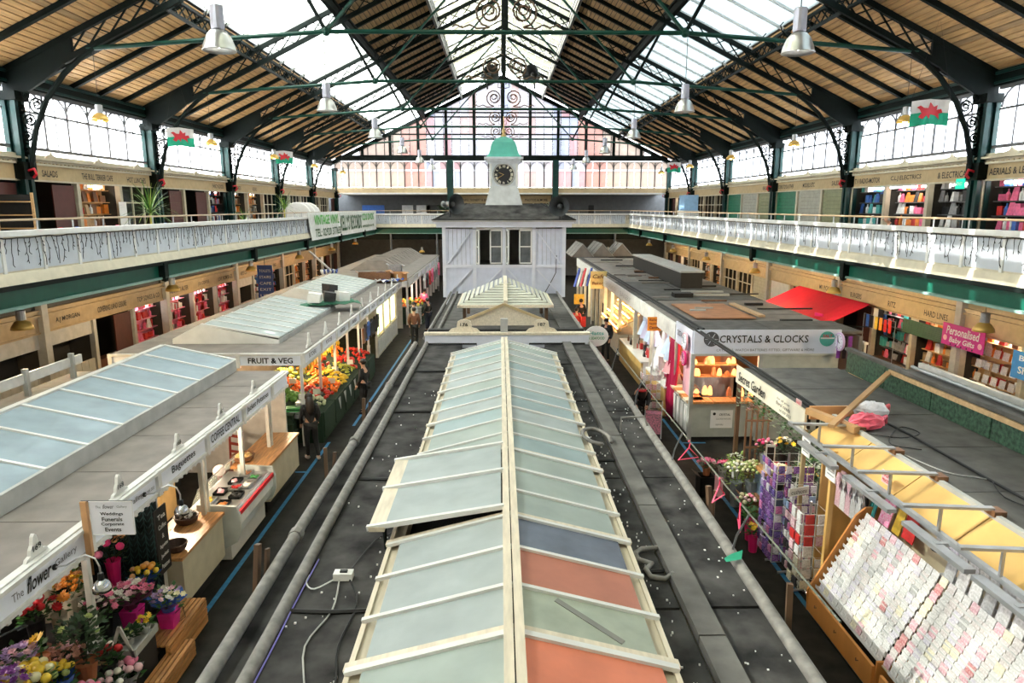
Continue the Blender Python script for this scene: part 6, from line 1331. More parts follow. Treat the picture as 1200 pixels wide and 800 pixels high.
RF = [(4.95, 13.45, 0, 'grey bucket of white-tipped green buds, nearest the trellis', ['cream', 'green', 'white'], dict(potc=zinc, ph=.55, pr=.13, n=34, r=.26, h=.42, bt=1, leafm=leafy, nl=90)),
 (5.25, 13.35, 0, 'grey bucket of white-tipped green buds beside the wooden stool', ['cream', 'green'], dict(potc=zinc, ph=.6, pr=.14, n=30, r=.25, h=.4, bt=1, leafm=leafy, nl=80)),
 (5.45, 13.3, 1.0, 'pink roses in a zinc pot on the wooden stool', ['pink', 'hotpink', 'pale'], dict(potc=zinc, ph=.2, pr=.1, n=14, r=.2, h=.3, bt=1, leafm=leafd)),
 (5.75, 13.1, 1.0, 'tall white flowers in a dark bucket behind the stool', ['white', 'cream', 'yellow'], dict(potc=black, ph=.3, pr=.12, n=12, r=.18, h=.3, leafm=leafd)),
 (6.1, 12.6, .8, 'dark green bushy plant at the florist back', ['green'], dict(potc=black, ph=.3, pr=.15, n=4, r=.3, h=.45, nl=180, leafm=leafd)),
 (5.55, 12.7, .75, 'red poinsettias behind the purple stand', ['red', 'red', 'red'], dict(potc=tc, ph=.2, pr=.12, n=18, r=.24, h=.2, bt=2, bsize=1.3)),
 (5.3, 12.2, .9, 'cream roses behind the purple stand', ['cream', 'white', 'peach'], dict(potc=black, ph=.25, pr=.12, n=18, r=.24, h=.2, bt=1, bsize=1.2)),
 (5.75, 12.1, .9, 'yellow-green chrysanthemums under the sign end', ['yellow', 'green', 'cream'], dict(potc=black, ph=.25, pr=.12, n=16, r=.22, h=.2)),
 (5.6, 11.6, 1.1, 'dark foliage plant beneath the sign', ['green'], dict(potc=black, ph=.2, pr=.12, n=3, r=.28, h=.4, nl=150, leafm=leaf_m)),
 (4.82, 12.45, 0, 'cream and pink roses in a dark pot at the aisle beside the purple stand', ['cream', 'pale', 'pink'], dict(potc=black, ph=.4, pr=.12, n=12, r=.2, h=.25, bt=1, bsize=1.2)),
 (4.72, 11.95, 0, 'broad green leaves in a red bucket by the blue line', ['green'], dict(potc=pinkb, ph=.4, pr=.11, n=2, r=.18, h=.2, nl=70)),
 (4.62, 11.5, 0, 'orange gerberas in a red bucket at the pink hanger', ['orange', 'yellow', 'orange'], dict(potc=pinkb, ph=.35, pr=.1, n=6, r=.12, h=.18, bt=2)),
 (4.50, 14.05, .45, 'pink cyclamen in a terracotta pot on the dark crate', ['pink', 'pale', 'pink'], dict(potc=tc, ph=.18, pr=.09, n=18, r=.18, h=.16)),
 (4.85, 14.05, .3, 'pink carnations in white paper leaning by the buckets', ['hotpink', 'pink'], dict(potc=wp, ph=.3, pr=.09, n=14, r=.14, h=.16, wrap=paper)),
 (5.02, 13.75, .5, 'white gypsophila beside the grey buckets', ['white', 'white'], dict(potc=white, ph=.25, pr=.08, n=30, r=.16, h=.3, bsize=.4, leafm=leafy))]
for x, y, z_, lab, cols, kw in RF: bouquet((x, y, z_), lab, cols, **kw)
o = T('wooden_stool', 'orange wooden topped blue-grey stand with a yellow pot in the florist', 'table', (5.55, 13.05, 0)); MB().lh((-.3, -.25, .92), (.3, .35, .98)).build('table_top', oak, o); MB().lh((-.25, -.2, 0), (.25, .3, .92)).build('body', M('blue_grey', (.12, .17, .24), .5), o)
bouquet((5.5, 12.9, .98), 'small bright yellow pot on the wooden stool', ['yellow'], n=1, r=.05, h=.05, potc=GCOL['yellow'], ph=.17, pr=.07, nl=6)
carton((4.5, 14.05, 0), (.34, .34, .45), 'dark crate under the pink cyclamen', 0, black, 'crate'); carton((5.1, 12.95, 0), (.3, .4, .42), 'brown slatted crate below the grey buckets', 0, GCOL['brown'], 'crate')
o = T('letter_board', 'narrow black framed notice standing among the florist buckets', 'sign', (5.4, 12.9, 1.0), -.2); MB().lh((-.09, -.01, 0), (.09, .01, .55)).build('frame', white, o); MB().lh((-.065, -.014, .04), (.065, -.01, .5)).build('face', black, o)
sheet((4.55, 13.35, .25), .2, .45, ppink, 'paper_bag', 'pink striped paper bag standing by the aisle', 'bag', rz=.6)
pkh = M('pink_plastic', (.85, .06, .16), .35)
for i, (x, y, z_) in enumerate(((2.46, 8.45, 2.97), (2.46, 7.2, 2.97), (2.47, 6.55, 2.96))):
    o = T('coat_hanger', 'red-pink plastic hanger dangling from the aisle wire, %s from the clock stall' % ords[i], 'hanger', (x, y, z_), .5*i+.3); o.scale = (.75,)*3; m = MB(); m.tube([(-.02, 0, .3), (0, 0, .33), (.02, 0, .28), (0, 0, .2), (-.2, 0, 0), (.2, 0, 0), (0, 0, .2)], .012, 5); m.build('hanger_frame', pkh, o)
obj1('aisle_wire', MB().tube([(2.40, 14.2, 3.3), (2.45, 10.0, 3.22), (2.48, 7.0, 3.19), (2.5, 4.5, 3.2)], .010, 5), M('wire_green', (.10, .11, .08), .5), 'long pale wire strung on stays along the edge of the central roof', 'wire')
for i, (y, z_) in enumerate(((14.1, 3.3), (11.6, 3.26), (8.9, 3.22), (6.4, 3.2))): obj1('wire_stay', MB().tube([(2.36, y, 2.74), (2.38, y-.05, 2.95), (2.46, y-.12, z_)], .012, 5), greyp, 'thin upright stay carrying the wire on the central roof edge, %s from the clock house' % ords[i], 'rod')

# crystals and clocks
cs = T('clock_stall', 'grey stall signed CRYSTALS & CLOCKS with orange counters and salt lamps', 'stall'); gyw = M('stall_grey', (.42, .44, .40), .5)
CY = 17.6; cw_m = M('sign_blue_white', (.66, .69, .80), .4, var=.04)
MB().lh((5.1, CY-.04, 2.40), (9.0, CY, 3.04)).build('sign_board', cw_m, cs); MB().lh((5.06, CY, 2.40), (5.1, 19.3, 3.0)).build('sign_board', cw_m, cs)
text('CRYSTALS & CLOCKS', cs, (6.95, CY-.05, 2.80), 2.35, .20, black, bold=.01); text('CRYSTALS, WATCH BATTERIES FITTED, GIFTWARE & MORE', cs, (7.0, CY-.05, 2.50), 2.6, .075, greyp)
text('CRYSTALS & CLOCKS', cs, (5.05, 18.45, 2.72), 1.3, .16, black, (0, -1, 0), bold=.01)
MB().lathe([(.01, -.02), (.2, -.02), (.2, .0)], (5.55, CY-.045, 2.80), 20, axis='Y').build('logo_disc', M('logo_grey', (.08, .08, .09), .5), cs)
for k in range(6): a = k*PI/3; MB().bar((5.55, CY-.07, 2.80), (5.55+.17*math.cos(a), CY-.07, 2.80+.17*math.sin(a)), .006, .03, up=(0, 1, 0)).build('logo_ray', cw_m, cs)
MB().lathe([(.01, -.02), (.2, -.02), (.2, .0)], (8.62, CY-.045, 2.80), 20, axis='Y').build('logo_disc', teal, cs); MB().lh((8.44, CY-.07, 2.80), (8.8, CY-.064, 2.84)).build('logo_bar', white, cs); text('SALT', cs, (8.62, CY-.07, 2.88), .25, .08, red, bold=.02)
MB().lh((5.1, CY-.04, 2.34), (9.0, CY+.04, 2.40)).build('moulding', gyw, cs)
for x, y in ((5.1, CY), (5.1, 19.3), (6.9, CY)): MB().lh((x-.05, y-.05, 0), (x+.05, y+.05, 2.4)).build('post', lgrey, cs)
MB().lh((5.12, CY-.02, .1), (6.9, CY+.02, 1.05)).build('front_panel', gyw, cs); MB().lh((5.12, CY+.02, 0), (6.9, 19.2, .1)).build('plinth', black, cs); MB().lh((6.95, CY, 0), (9, CY+.1, 2.4)).build('front_wall', gyw, cs)
for i in range(3): MB().lh((5.15+.55*i, CY-.12, 1.05), (5.68+.55*i, CY+.35, 1.11)).build('counter_plank', oak, cs)
for i in range(5): MB().lh((4.98, CY+.05+.34*i, 1.05), (5.5, CY+.37+.34*i, 1.11)).build('counter_plank', oak if i % 2 else M('pale_sheet', (.75, .65, .5), .5), cs)
for i in range(4): MB().lh((5.06, CY+.1+.4*i, .15), (5.1, CY+.44+.4*i, .95)).build('framed_panel', lgrey, cs); MB().lh((5.045, CY+.14+.4*i, .2), (5.06, CY+.40+.4*i, .9)).build('framed_face', paper, cs)
o = T('stall_notice', 'white framed notice on the grey front of the clock stall', 'notice', (5.95, CY-.03, .35)); MB().lh((-.3, -.01, 0), (.3, 0, .5)).build('sheet', paper, o); text('CRYSTAL', o, (.08, -.014, .38), .3, .06, greyp, bold=.02); text('CLOCKS & WATCHES', o, (.05, -.014, .26), .4, .04, greyp); text('REPAIRS', o, (-.05, -.014, .1), .2, .04, greyp); MB().lathe([(.001, -.012), (.04, -.012)], (-.2, 0, .4), 12, axis='Y', capped=False).build('logo', black, o)
MB().lh((5.2, 20.5, 1.1), (9, 20.6, 2.4)).build('back_wall', M('amber_wall', (.55, .26, .10), .6), cs)
for k in range(3): MB().lh((5.3, 19.2, 1.35+.35*k), (6.9, 19.5, 1.38+.35*k)).build('shelf', woodl, cs)
sm = M('salt_lamp', (1, .33, .10), emis=.9, var=.4, scale=14); 
for k in range(30):
    lv = k % 4; x = 5.35+rr(0, 1.5); y, z_ = ((18.0, 1.11), (19.3, 1.38), (19.3, 1.73), (19.3, 2.08))[lv]; m = MB(); h_ = rr(.14, .3); m.lathe([(.05, 0), (.08, .04), (.07*rr(.8, 1.1), h_*.5), (.045, h_*.85), (.01, h_)], n=6)
    o = T('salt_lamp', 'glowing orange salt lamp %s of the clock stall' % ('on the counter', 'on the lowest shelf', 'on the middle shelf', 'on the top shelf')[lv], 'lamp', (x, y+rr(-.1, .3 if lv == 0 else .0), z_), group='salt lamps of the clock stall'); m.build('crystal', sm if k % 3 else M('amber_crystal', (.6, .25, .12), .3), o); MB().lathe([(.07, -.0), (.07, .03)], n=8).build('base', woodl, o)
def clock(loc, r, rim, face, lab):
    o = T('wall_clock', lab, 'clock', loc, -PI/2); MB().lathe([(r*.86, -.03), (r, -.04), (r*1.03, 0), (r, .01)], n=24, axis='Y').build('rim', rim, o); MB().lathe([(.001, -.045), (r*.84, -.045), (r*.84, -.03)], n=24, axis='Y').build('face', face, o)
    for k in range(12): a = k*PI/6; MB().bar((r*.68*math.cos(a), -.05, r*.68*math.sin(a)), (r*.78*math.cos(a), -.05, r*.78*math.sin(a)), .004, .012, up=(0, 1, 0)).build('hour_mark', black, o)
    for L_, a in ((.6, 1.9), (.42, -.3)): MB().bar((0, -.055, 0), (r*L_*math.cos(a), -.055, r*L_*math.sin(a)), .004, .015, up=(0, 1, 0)).build('hand', black, o)
clock((4.98, 17.95, 2.66), .24, ppink, M('pale_face', (.72, .78, .85), .4), 'big pink rimmed clock with pale face on the stall corner'); clock((5.0, 18.05, 2.18), .20, pink, M('pink_face', (.85, .3, .5), .4), 'smaller hot pink clock hanging below the pale faced clock')
clock((8.9, 17.4, 2.75), .24, M('lilac_rim', (.62, .45, .7), .4), M('lilac_face', (.75, .72, .85), .4), 'lilac rimmed clock at the gallery end of the CRYSTALS & CLOCKS sign')
MB().lh((5.08, 17.75, 1.2), (5.12, 18.4, 2.4)).build('pink_board', ppink, cs)
for i, (c_, y) in enumerate((('purple', 17.45), ('black', 17.4), ('purple', 17.35))): sheet((8.9+.12*i, y, 2.3), .1, .6, GCOL[c_], 'hanging_bag', '%s long hanging bag beside the lilac clock' % ('first', 'second', 'third')[i], 'bag', rz=PI/2)
# row of roofs beyond
rr_ = T('haberdashery_row', 'long stall row with patchwork grey felt roof behind the clock stall', 'stall')
pats = [(CY, 19.4, feltm), (19.4, 21.3, felt), (21.3, 24.6, felt), (24.6, 28, feltm), (28, 31, feltm), (31, 34, felt), (34, 38, felt), (38, 42, felt), (42, 46, felt)]
for ya, yb, mt in pats:
    for xa, xb in ((5.12, 7.3), (7.32, 9.6)):
        z_ = rr(2.86, 2.9) if ya > CY else 2.98; MB().lh((xa, ya+.02, z_-.06), (xb, yb-.02, z_)).build('roof_sheet', mt, rr_)
MB().lh((5.9, 20.2, 2.91), (7.7, 23.3, 2.94)).build('rust_sheet', M('rust_orange', (.42, .19, .09), .7, var=.2, scale=3), rr_)
MB().lh((7.9, 20.5, 2.91), (8.1, 23.3, 2.97)).build('timber_strip', GCOL['tan'], rr_)
for i in range(34): x, y = rr(5.4, 8.6), rr(19, 44); MB().lh((x, y, 2.90), (x+rr(.4, 1.9), y+rr(.05, .2), 2.93+rr(0, .06))).build('roof_batten', pick([GCOL['brown'], lgrey, black, black, felt]), rr_)
MB().lh((6.5, 25.2, 2.9), (7.2, 25.7, 3.06)).build('roof_box', black, rr_)
for x in (5.2, 5.35): m = MB(); m.tube([(x, 17.6, 3.06), (x, 45, 2.98)], .035, 6); m.build('black_pipe', black, rr_)
for y0_, y1_, mt, tx in ((19.3, 22.0, stallw, ''), (22, 25.5, M('bright_trim', (.7, .7, .66), .5), ''), (25.5, 28.9, stallw, 'BAKERY'), (28.9, 33, stallw, 'THE BAKEHOUSE'), (33, 37, stallw, ''), (37, 41, stallw, ''), (41, 45, stallw, '')):
    MB().lh((5.03, y0_, 2.45), (5.1, y1_, 2.92)).build('fascia_board', mt, rr_)
    if tx: text(tx, rr_, (5.02, (y0_+y1_)/2, 2.68), (y1_-y0_)*.7, .2, lgrey, (0, -1, 0), bold=.01)
for y in (19.4, 22.6, 25.5, 28.9, 31, 33, 34.5, 36, 37.5, 39, 41, 43, 45): MB().lh((5.06, y-.06, 0), (5.2, y+.06, 2.5)).build('post', M('post_cream', (.58, .55, .44), .5), rr_)
MB().lh((6.8, 19.5, 0), (6.9, 33, 2.85)).build('inner_wall', M('haber_wall', (.40, .34, .30), .7), rr_); MB().lh((6.8, 33, 0), (6.9, 46, 2.85)).build('inner_wall', M('amber_inner_wall', (.6, .42, .2), .6), rr_); MB().lh((9.5, CY, 0), (9.6, 46, 2.85)).build('rear_wall', greyp, rr_)  # far stretch of the inner wall is coloured amber
o = T('roof_cabinet', 'long black box with pale top edge standing on the roof row', 'box'); MB().lh((7.5, 28.2, 2.9), (8.4, 38.5, 3.55)).build('box_body', M('box_black', (.02, .018, .016), .6), o); MB().lh((7.45, 28.1, 3.55), (8.45, 38.6, 3.62)).build('top_edge', lgrey, o)
for i in range(8):
    o = T('ridge_roof', 'small pale ribbed ridge roof at the far end of the row, %s along' % ords[i], 'roof', (5.6+1.4*(i % 3), 47+1.6*(i//3)+.4*(i % 3), 2.9)); MB().prism([(-.75, 0), (.75, 0), (0, .85)], (0, -.5, 0), (1, 0, 0), (0, 0, 1), (0, 1.3, 0)).build('ridge_body', felt, o)
    for s in (-1, 1):
        for k in range(3): MB().bar((s*.75, -.5+.55*k, .03), (0, -.5+.55*k, .88), .1, .03).build('rib', lgrey, o)
# white panelled parapet of the row behind with the red awning
o = T('panelled_parapet', 'white panelled parapet of the stalls in front of the red awning', 'parapet')
for i in range(14): MB().lh((10.0, 18.2+1.15*i+.02, 2.05), (10.06, 18.2+1.15*i+1.11, 2.5)).build('panel', stallw, o)
MB().lh((9.98, 18.2, 2.5), (10.1, 34.4, 2.56)).build('cap', white, o); MB().lh((9.98, 34.4, 2.05), (10.1, 38, 2.5)).build('panel', red, o); MB().lh((9.98, 38, 2.05), (10.1, 46, 2.5)).build('panel', greyp, o); MB().lh((10.1, 18.2, 0), (10.6, 46, 2.05)).build('body', greyp, o)
for i in range(5): MB().bar((9.95, 20+2.6*i, 2.62), (9.95, 21.4+2.6*i, 2.62), .05, .04).build('rail', brown, o)
o = T('red_awning', 'bright red sloping awning over a ground floor shop', 'awning'); ra = M('awning_red', (.72, .015, .045), .6, var=.06)
for i in range(5):
    ya, yb = 25.3+1.25*i, 25.3+1.25*(i+1)-.01; A = [(12.3, ya, 1.82), (12.3, yb, 1.82), (13.95, yb, 2.6), (13.95, ya, 2.6)]; MB().hexa(A, [(p[0], p[1], p[2]+.02) for p in A]).build('canvas_panel', ra, o); MB().lh((12.28, ya, 1.62), (12.31, yb, 1.84)).build('valance', ra, o)
for y in (25.3, 31.5): MB().bar((12.3, y, 1.82), (14, y, 1.75), .03, .03).build('arm', black, o)
sheet((12.6, 26.5, 1.6), .5, .5, pink, 'pink_banner', 'hot pink display bag under the end of the red awning', 'bag', rz=.2)
# banners and blinds along the ground floor of the awning side
o = T('gifts_banner', 'magenta banner reading Personalised Baby Gifts', 'banner', (14.02, 20.1, 2.3)); MB().lh((-.02, -.95, -.32), (0, .95, .36)).build('cloth', M('magenta_banner', (.50, .01, .22), .5, var=.08), o)
text('Personalised', o, (-.025, 0, .16), 1.5, .26, white, (0, -1, 0), bold=.02, shear=.15); text('Baby Gifts', o, (-.025, 0, -.14), 1.15, .22, white, (0, -1, 0), bold=.02, shear=.15)
for y in (-.8, .78): MB().lathe([(.001, -.0), (.09, -.0), (.09, .02)], (-.03, y, -.1), 10, axis='X').build('motif', ppink, o)
for k in range(5): MB().ball((-.03, -.5+.25*k, -.27), (.01, .03, .03), 6, 4).build('motif', black, o)
for i in range(4):
    for j in range(6): sheet((14.74, 18.5+.36*j, .53+.42*i), .24, .25, CC[pick(['white', 'cream', 'grey', 'white'])], 'framed_gift', 'framed baby gift on the orange shelves under the magenta banner, %s shelf up' % ords[i], 'gift', tilt=.15, group='framed gifts under the magenta banner')
o = T('green_blind', 'half raised green roller blind under the HARD LINES sign', 'blind', (14.05, 20.95, 1.95)); 
for k in range(8): MB().lh((-.02, 0, .06*k), (.02, 2.3, .06*k+.052)).build('slat', dgreen_sh, o)
o = T('football_banner', 'blue banner with white lettering above the white packets', 'banner', (14.02, 17.3, 2.0)); MB().lh((-.02, -.8, -.35), (0, .7, .4)).build('cloth', M('banner_blue', (.04, .22, .55), .5), o); text('Baby', o, (-.025, .1, .2), .7, .2, white, (0, -1, 0), bold=.02); text('Shoes', o, (-.025, .05, -.1), .8, .2, white, (0, -1, 0), bold=.02)
for i in range(9): sheet((13.6, 16.9+.19*i, .5), .15, .3, white, 'white_packet', 'white packet in the row below the blue banner', 'packet', tilt=.2, group='white packets below the blue banner')
obj1('display_rail', MB().tube([(13.87, 23.4, 0), (13.87, 23.4, 2.26), (13.87, 25.5, 2.26), (13.87, 25.5, 0)], .012, 5), alu, 'steel rail of coloured phone cases outside the RITZ shop', 'rail')
for j, c_ in enumerate(('blue', 'black', 'yellow', 'orange', 'red', 'red')): sheet((13.85, 25.2-.3*j, 1.8), .18, .45, GCOL[c_], 'phone_case', '%s case hanging in the top row of the RITZ shop, %s along' % (c_, ords[j]), 'phone case')
# haberdashery: counters, curtain, clothes, sign post
def must(name, lab, ya, yb): 
    o = T(name, lab, 'counter'); MB().lh((4.92, ya, 0), (4.98, yb, .88)).build('front_panel', mustard, o); MB().lh((4.98, ya, 0), (5.9, yb, .86)).build('body', white, o); MB().lh((4.9, ya-.02, .86), (5.95, yb+.02, .91)).build('worktop', white, o)
must('cloth_counter', 'mustard fronted white topped counter beside the crimson curtain', 19.75, 22.4); must('cloth_counter', 'mustard fronted white topped counter further along toward the bakery', 23.2, 27.6)
o = T('crimson_curtain', 'long crimson curtain tied at the haberdashery corner', 'curtain', (5.1, 19.5, 0)); m = MB(); K = 26; vs = []
for j, (z_, w_, off) in enumerate(((2.75, .30, 0), (2.2, .34, .0), (1.5, .36, -.02), (.9, .42, -.06), (.1, .5, -.1))):
    for k in range(K): t = k/(K-1); vs.append((off+.07*math.sin(k*1.7)+.02*math.sin(k*.6+j), (t-.5)*w_*1.6, z_))
m.add(vs, [(j*K+k, j*K+k+1, (j+1)*K+k+1, (j+1)*K+k) for j in range(4) for k in range(K-1)]); ob = m.build('cloth', M('crimson', (.42, .005, .06), .6), o, smooth=True); ob.modifiers.new('s', 'SOLIDIFY').thickness = .015
o = T('post_sign', 'orange card sign on a white pole above the haberdashery counter', 'sign', (4.95, 21.6, 0)); MB().tube([(0, 0, .9), (0, 0, 2.4)], .02, 6).build('pole', white, o); MB().lh((-.22, -.03, 2.3), (.22, 0, 2.75)).build('card', M('orange_card_sign', (.9, .30, .02), .5), o)
for k, w_ in enumerate(("Baileys", 'Sewing', 'Centre')): text(w_, o, (0, -.035, 2.65-.12*k), .33, .09, M('dark_red_ink', (.25, .02, .02), .5), bold=.02)
dr = MB(); K = 10
vs = []
for j, (z_, w_) in enumerate(((.62, .07), (.5, .1), (.40, .10), (.2, .22), (0, .33))):
    for k in range(K): a = 2*PI*k/K; vs.append((w_*.6*math.cos(a)*(1+.15*(k % 2)), w_*math.sin(a)*(1+.15*(k % 2)), z_))
dr.add(vs, [(j*K+k, (j+1)*K+k, (j+1)*K+(k+1) % K, j*K+(k+1) % K) for j in range(4) for k in range(K)]); dr = dr.mesh('dress', GCOL['white'])
DL = [(5.2, 20.1, 1.7, 'paleblue', 'pale blue'), (5.25, 20.7, 1.75, 'paleblue', 'pale blue'), (5.15, 19.95, 1.35, 'pink', 'pink'), (5.2, 21.2, 1.6, 'white', 'white'), (5.3, 20.4, 1.2, 'white', 'white'), (5.5, 21.8, 1.7, 'pink', 'pink'), (5.3, 20.2, .92, 'white', 'white'), (5.2, 21.9, 1.0, 'white', 'white'), (5.3, 22.9, 1.6, 'lilac', 'lilac'), (5.3, 23.5, 1.6, 'paleblue', 'pale blue'), (5.3, 24.1, 1.6, 'lilac', 'lilac'), (5.35, 24.8, 1.6, 'paleblue', 'pale blue')]
dc = dict(paleblue=M('dress_blue', (.50, .60, .78), .5), pink=M('dress_pink', (.85, .40, .45), .5), white=M('dress_white', (.75, .73, .78), .5), lilac=M('dress_lilac', (.45, .42, .6), .5))
for i, (x, y, z_, c_, nm) in enumerate(DL): put(dr, 'child_dress', None, (x, y, z_), mat=dc[c_], scale=1.25, cat='dress', label='%s child\'s dress hanging or standing at the haberdashery, %s from the crimson curtain' % (nm, ords[i]))
for k in range(26): put(GM[k % 4], GN[k % 4], None, (5.2+rr(-.15, .5), 19.9+rr(0, 2.4), .92+rr(0, .02)), mat=GCOL[pick(['white', 'pink', 'white', 'red', 'pale'])], cat=GC[k % 4], label='small pink or white item on the haberdashery counter', group='small items on the haberdashery counter')
for k in range(24): put(GM[k % 4], GN[k % 4], None, (5.2+rr(-.15, .6), 23.3+rr(0, 4.1), .92), mat=GCOL[pick(['brown', 'tan', 'black', 'pale', 'red'])], cat=GC[k % 4], label='small dark item on the counter toward the bakery', group='small items on the counter toward the bakery')
spinner((4.62, 20.3, 0), 'low stand of pink and white baby items in the aisle', .5, 1.35, [CC['pink'], CC['pale'], CC['white'], CC['pink']], 4, 4, 'baby_packet', 'pink or white baby packet on the low aisle stand', .12, .2)
o = T('white_bucket', 'shiny red and white object on the low aisle stand', 'bag', (4.5, 19.95, .5)); MB().ball((0, 0, .1), (.12, .1, .12), 8, 5).build('bag_body', GCOL['red'], o)
# bakery trays with warm strip lamps
o = T('bread_counter', 'bakery counter with sloping lit shelves of loaves', 'counter'); MB().lh((5.0, 28.4, 0), (5.9, 33, .9)).build('body', cream2, o)
for k in range(4): MB().hexa([(4.9+.25*k, 28.4, .95+.22*k), (5.15+.25*k, 28.4, 1.05+.22*k), (5.15+.25*k, 33, 1.05+.22*k), (4.9+.25*k, 33, .95+.22*k)], [(4.9+.25*k, 28.4, .98+.22*k), (5.15+.25*k, 28.4, 1.08+.22*k), (5.15+.25*k, 33, 1.08+.22*k), (4.9+.25*k, 33, .98+.22*k)]).build('shelf', M('lit_shelf', (.7, .45, .2), .5), o); MB().lh((4.95+.25*k, 28.5, 1.13+.22*k), (4.98+.25*k, 32.9, 1.16+.22*k)).build('strip_lamp', M('warm_strip', (1, .6, .25), emis=6, var=0), o)
lf = MB().ball((0, 0, .06), (.12, .2, .08), 7, 4).mesh('loaf', M('bread'), True)
for k in range(28): r_ = k % 4; put(lf, 'loaf', None, (5.03+.25*r_, 28.6+(k//4)*.62+.1*r_, 1.02+.22*r_), cat='bread', label='brown loaf on the lit bakery shelves, %s shelf up' % ords[r_], group='loaves on the bakery shelves')
o = T('yellow_sign', 'pale yellow lettered sign sticking out over the bakery end', 'sign', (4.95, 33.2, 2.3)); MB().lh((-.55, 0, 0), (.25, .04, .85)).build('board', M('yellow_sign_m', (.75, .6, .25), .5), o); text('Cafe', o, (-.15, -.01, .6), .6, .2, GCOL['brown'], shear=.2, bold=.02); text('Bakery', o, (-.15, -.01, .25), .65, .2, GCOL['brown'], shear=.2, bold=.02)
o = T('striped_flag', 'red, white and blue striped flag at the corner beyond the clock house', 'flag', (4.3, 36, 2.1), .5)
for k, mt in enumerate((M('flag_blue', (.03, .06, .3), .6), white, red, white, M('flag_blue'))): MB().bar((-.45+.2*k, 0, 0), (-.15+.2*k, 0, .95), .03, .17, up=(0, 1, 0)).build('stripe', mt, o)
MB().tube([(.7, .02, -2.1), (.7, .02, .9), (-.2, .02, .9)], .02, 5).build('pole', white, o)
o = T('oval_sign', 'white oval sign with green lettering beside the block before the clock house', 'sign', (2.62, 18.3, 2.75)); MB().lathe([(.001, -.02), (.33, -.02), (.33, .02), (.001, .02)], n=24, axis='Y').build('disc', white, o); o.scale = (1, 1, .85); text('Hatts', o, (0, -.025, .1), .4, .12, teal, bold=.02); text('& SEAFOOD', o, (0, -.025, -.06), .45, .09, GCOL['green'], bold=.02)
m = MB(); A = [(2.35, 17.7, 2.45), (3.0, 17.7, 1.9), (3.0, 20, 1.9), (2.35, 20, 2.45)]; m.hexa(A, [(p[0], p[1], p[2]+.02) for p in A]); m.bar((2.36, 17.8, 2.45), (2.36, 17.8, 0), .03, .03); m.bar((2.3, 19.9, 2.43), (2.4, 19.9, 2.43), .03, .03); obj1('crimson_awning', m, M('crimson'), 'small dark red awning below the oval sign', 'awning')
for i, c_ in enumerate(('yellow', 'red')): sheet((3.9, 33.5-.8*i, (1.5, .5)[i]), .5, .5, GCOL[c_], 'price_board', ('yellow lettered board in the aisle past the bakery', 'red board low in the aisle past the bakery')[i], 'sign', rz=PI/2)

# ------------------------------------------------------------------ lamps
def bay_lamp(): 
    o = T('pendant_lamp', None, 'lamp'); MB().lathe([(.13, .18), (.135, .2), (.135, .62), (.12, .64), (.0, .64)], n=14).build('housing', M('lamp_grey', (.42, .42, .50), .35, .5), o, smooth=False)
    MB().lathe([(.07, .18), (.16, .14), (.24, .05), (.31, -.12), (.33, -.22), (.345, -.24), (.33, -.25), (.30, -.12), (.23, .04), (.1, .12)], n=20, capped=False).build('reflector', M('lamp_silver', (.62, .62, .62), .28, .8, var=.05), o, smooth=True)
    MB().ball((0, 0, -.06), (.10, .10, .13), 10, 6).build('bulb', bulbw_e, o, smooth=True); o.scale = (.86,)*3; MB().tube([(0, 0, .64), (0, 0, 2.3)], .012, 5).build('suspension', black, o); return o
b0 = bay_lamp(); first = True
for s, side in ((-1, 'fruit stall'), (1, 'card shop')):
    for k, y in enumerate(TR[2:-1]):
        lab = 'silver bell pendant lamp hanging over the %s side, %s from the near end' % (side, ords[k])
        if first: b0.location = (X(s, 5.2), y, 9.15); b0['label'] = lab; first = False
        else: dup(b0, (X(s, 5.2), y, 9.15), label=lab)
def gold_lamp():
    o = T('gallery_lamp', None, 'lamp'); MB().lathe([(.05, .0), (.10, .02), (.10, .24), (.04, .26), (.0, .26)], n=12).build('housing', alu, o)
    MB().lathe([(.07, .02), (.15, -.02), (.22, -.12), (.24, -.2), (.225, -.2), (.2, -.12), (.13, -.03), (.06, 0)], n=18, capped=False).build('shade', gold, o, smooth=True); MB().ball((0, 0, -.14), (.09, .09, .07), 10, 6).build('bulb', bulb_e, o, smooth=True); MB().tube([(0, 0, .26), (0, 0, .95)], .008, 4).build('suspension', black, o); return o
g0 = gold_lamp(); first = True
for s, side in ((-1, 'fruit stall'), (1, 'red awning')):
    for k in range(-1, 5):
        y = 23.45+7.5*k; lab = 'gold lamp hanging under the gallery, %s side, %s from the near end' % (side, ords[k+1])
        z_ = 3.6 if s < 0 else 3.48
        if first: g0.location = (X(s, 11.4), y, z_); g0['label'] = lab; first = False; q = g0
        else: q = dup(g0, (X(s, 11.4), y, z_), label=lab)
        L_ = bpy.data.lights.new('lamp_light', 'POINT'); L_.energy = 70; L_.color = (1, .72, .38); L_.shadow_soft_size = .1; lo = bpy.data.objects.new('lamp_light', L_); COL.objects.link(lo); lo.location = (X(s, 11.4), y, z_-.3)
    for k, y in enumerate(TR[3:-1]):
        q = dup(g0, (X(s, 11.75), y, 8.85), label='gold lamp on a long wire above the gallery, %s side, %s from near' % (side, ords[k])); 
        for c_ in q.children:
            if c_.name.startswith('suspension'): c_.scale = (1, 1, 1.9)
for i, x in enumerate((-6.5, -3.2, 4.5, 9.0)): dup(g0, (x, 57.27, 2.72), label='white lit lamp under the far cross gallery, %s from the fruit side' % ords[i])
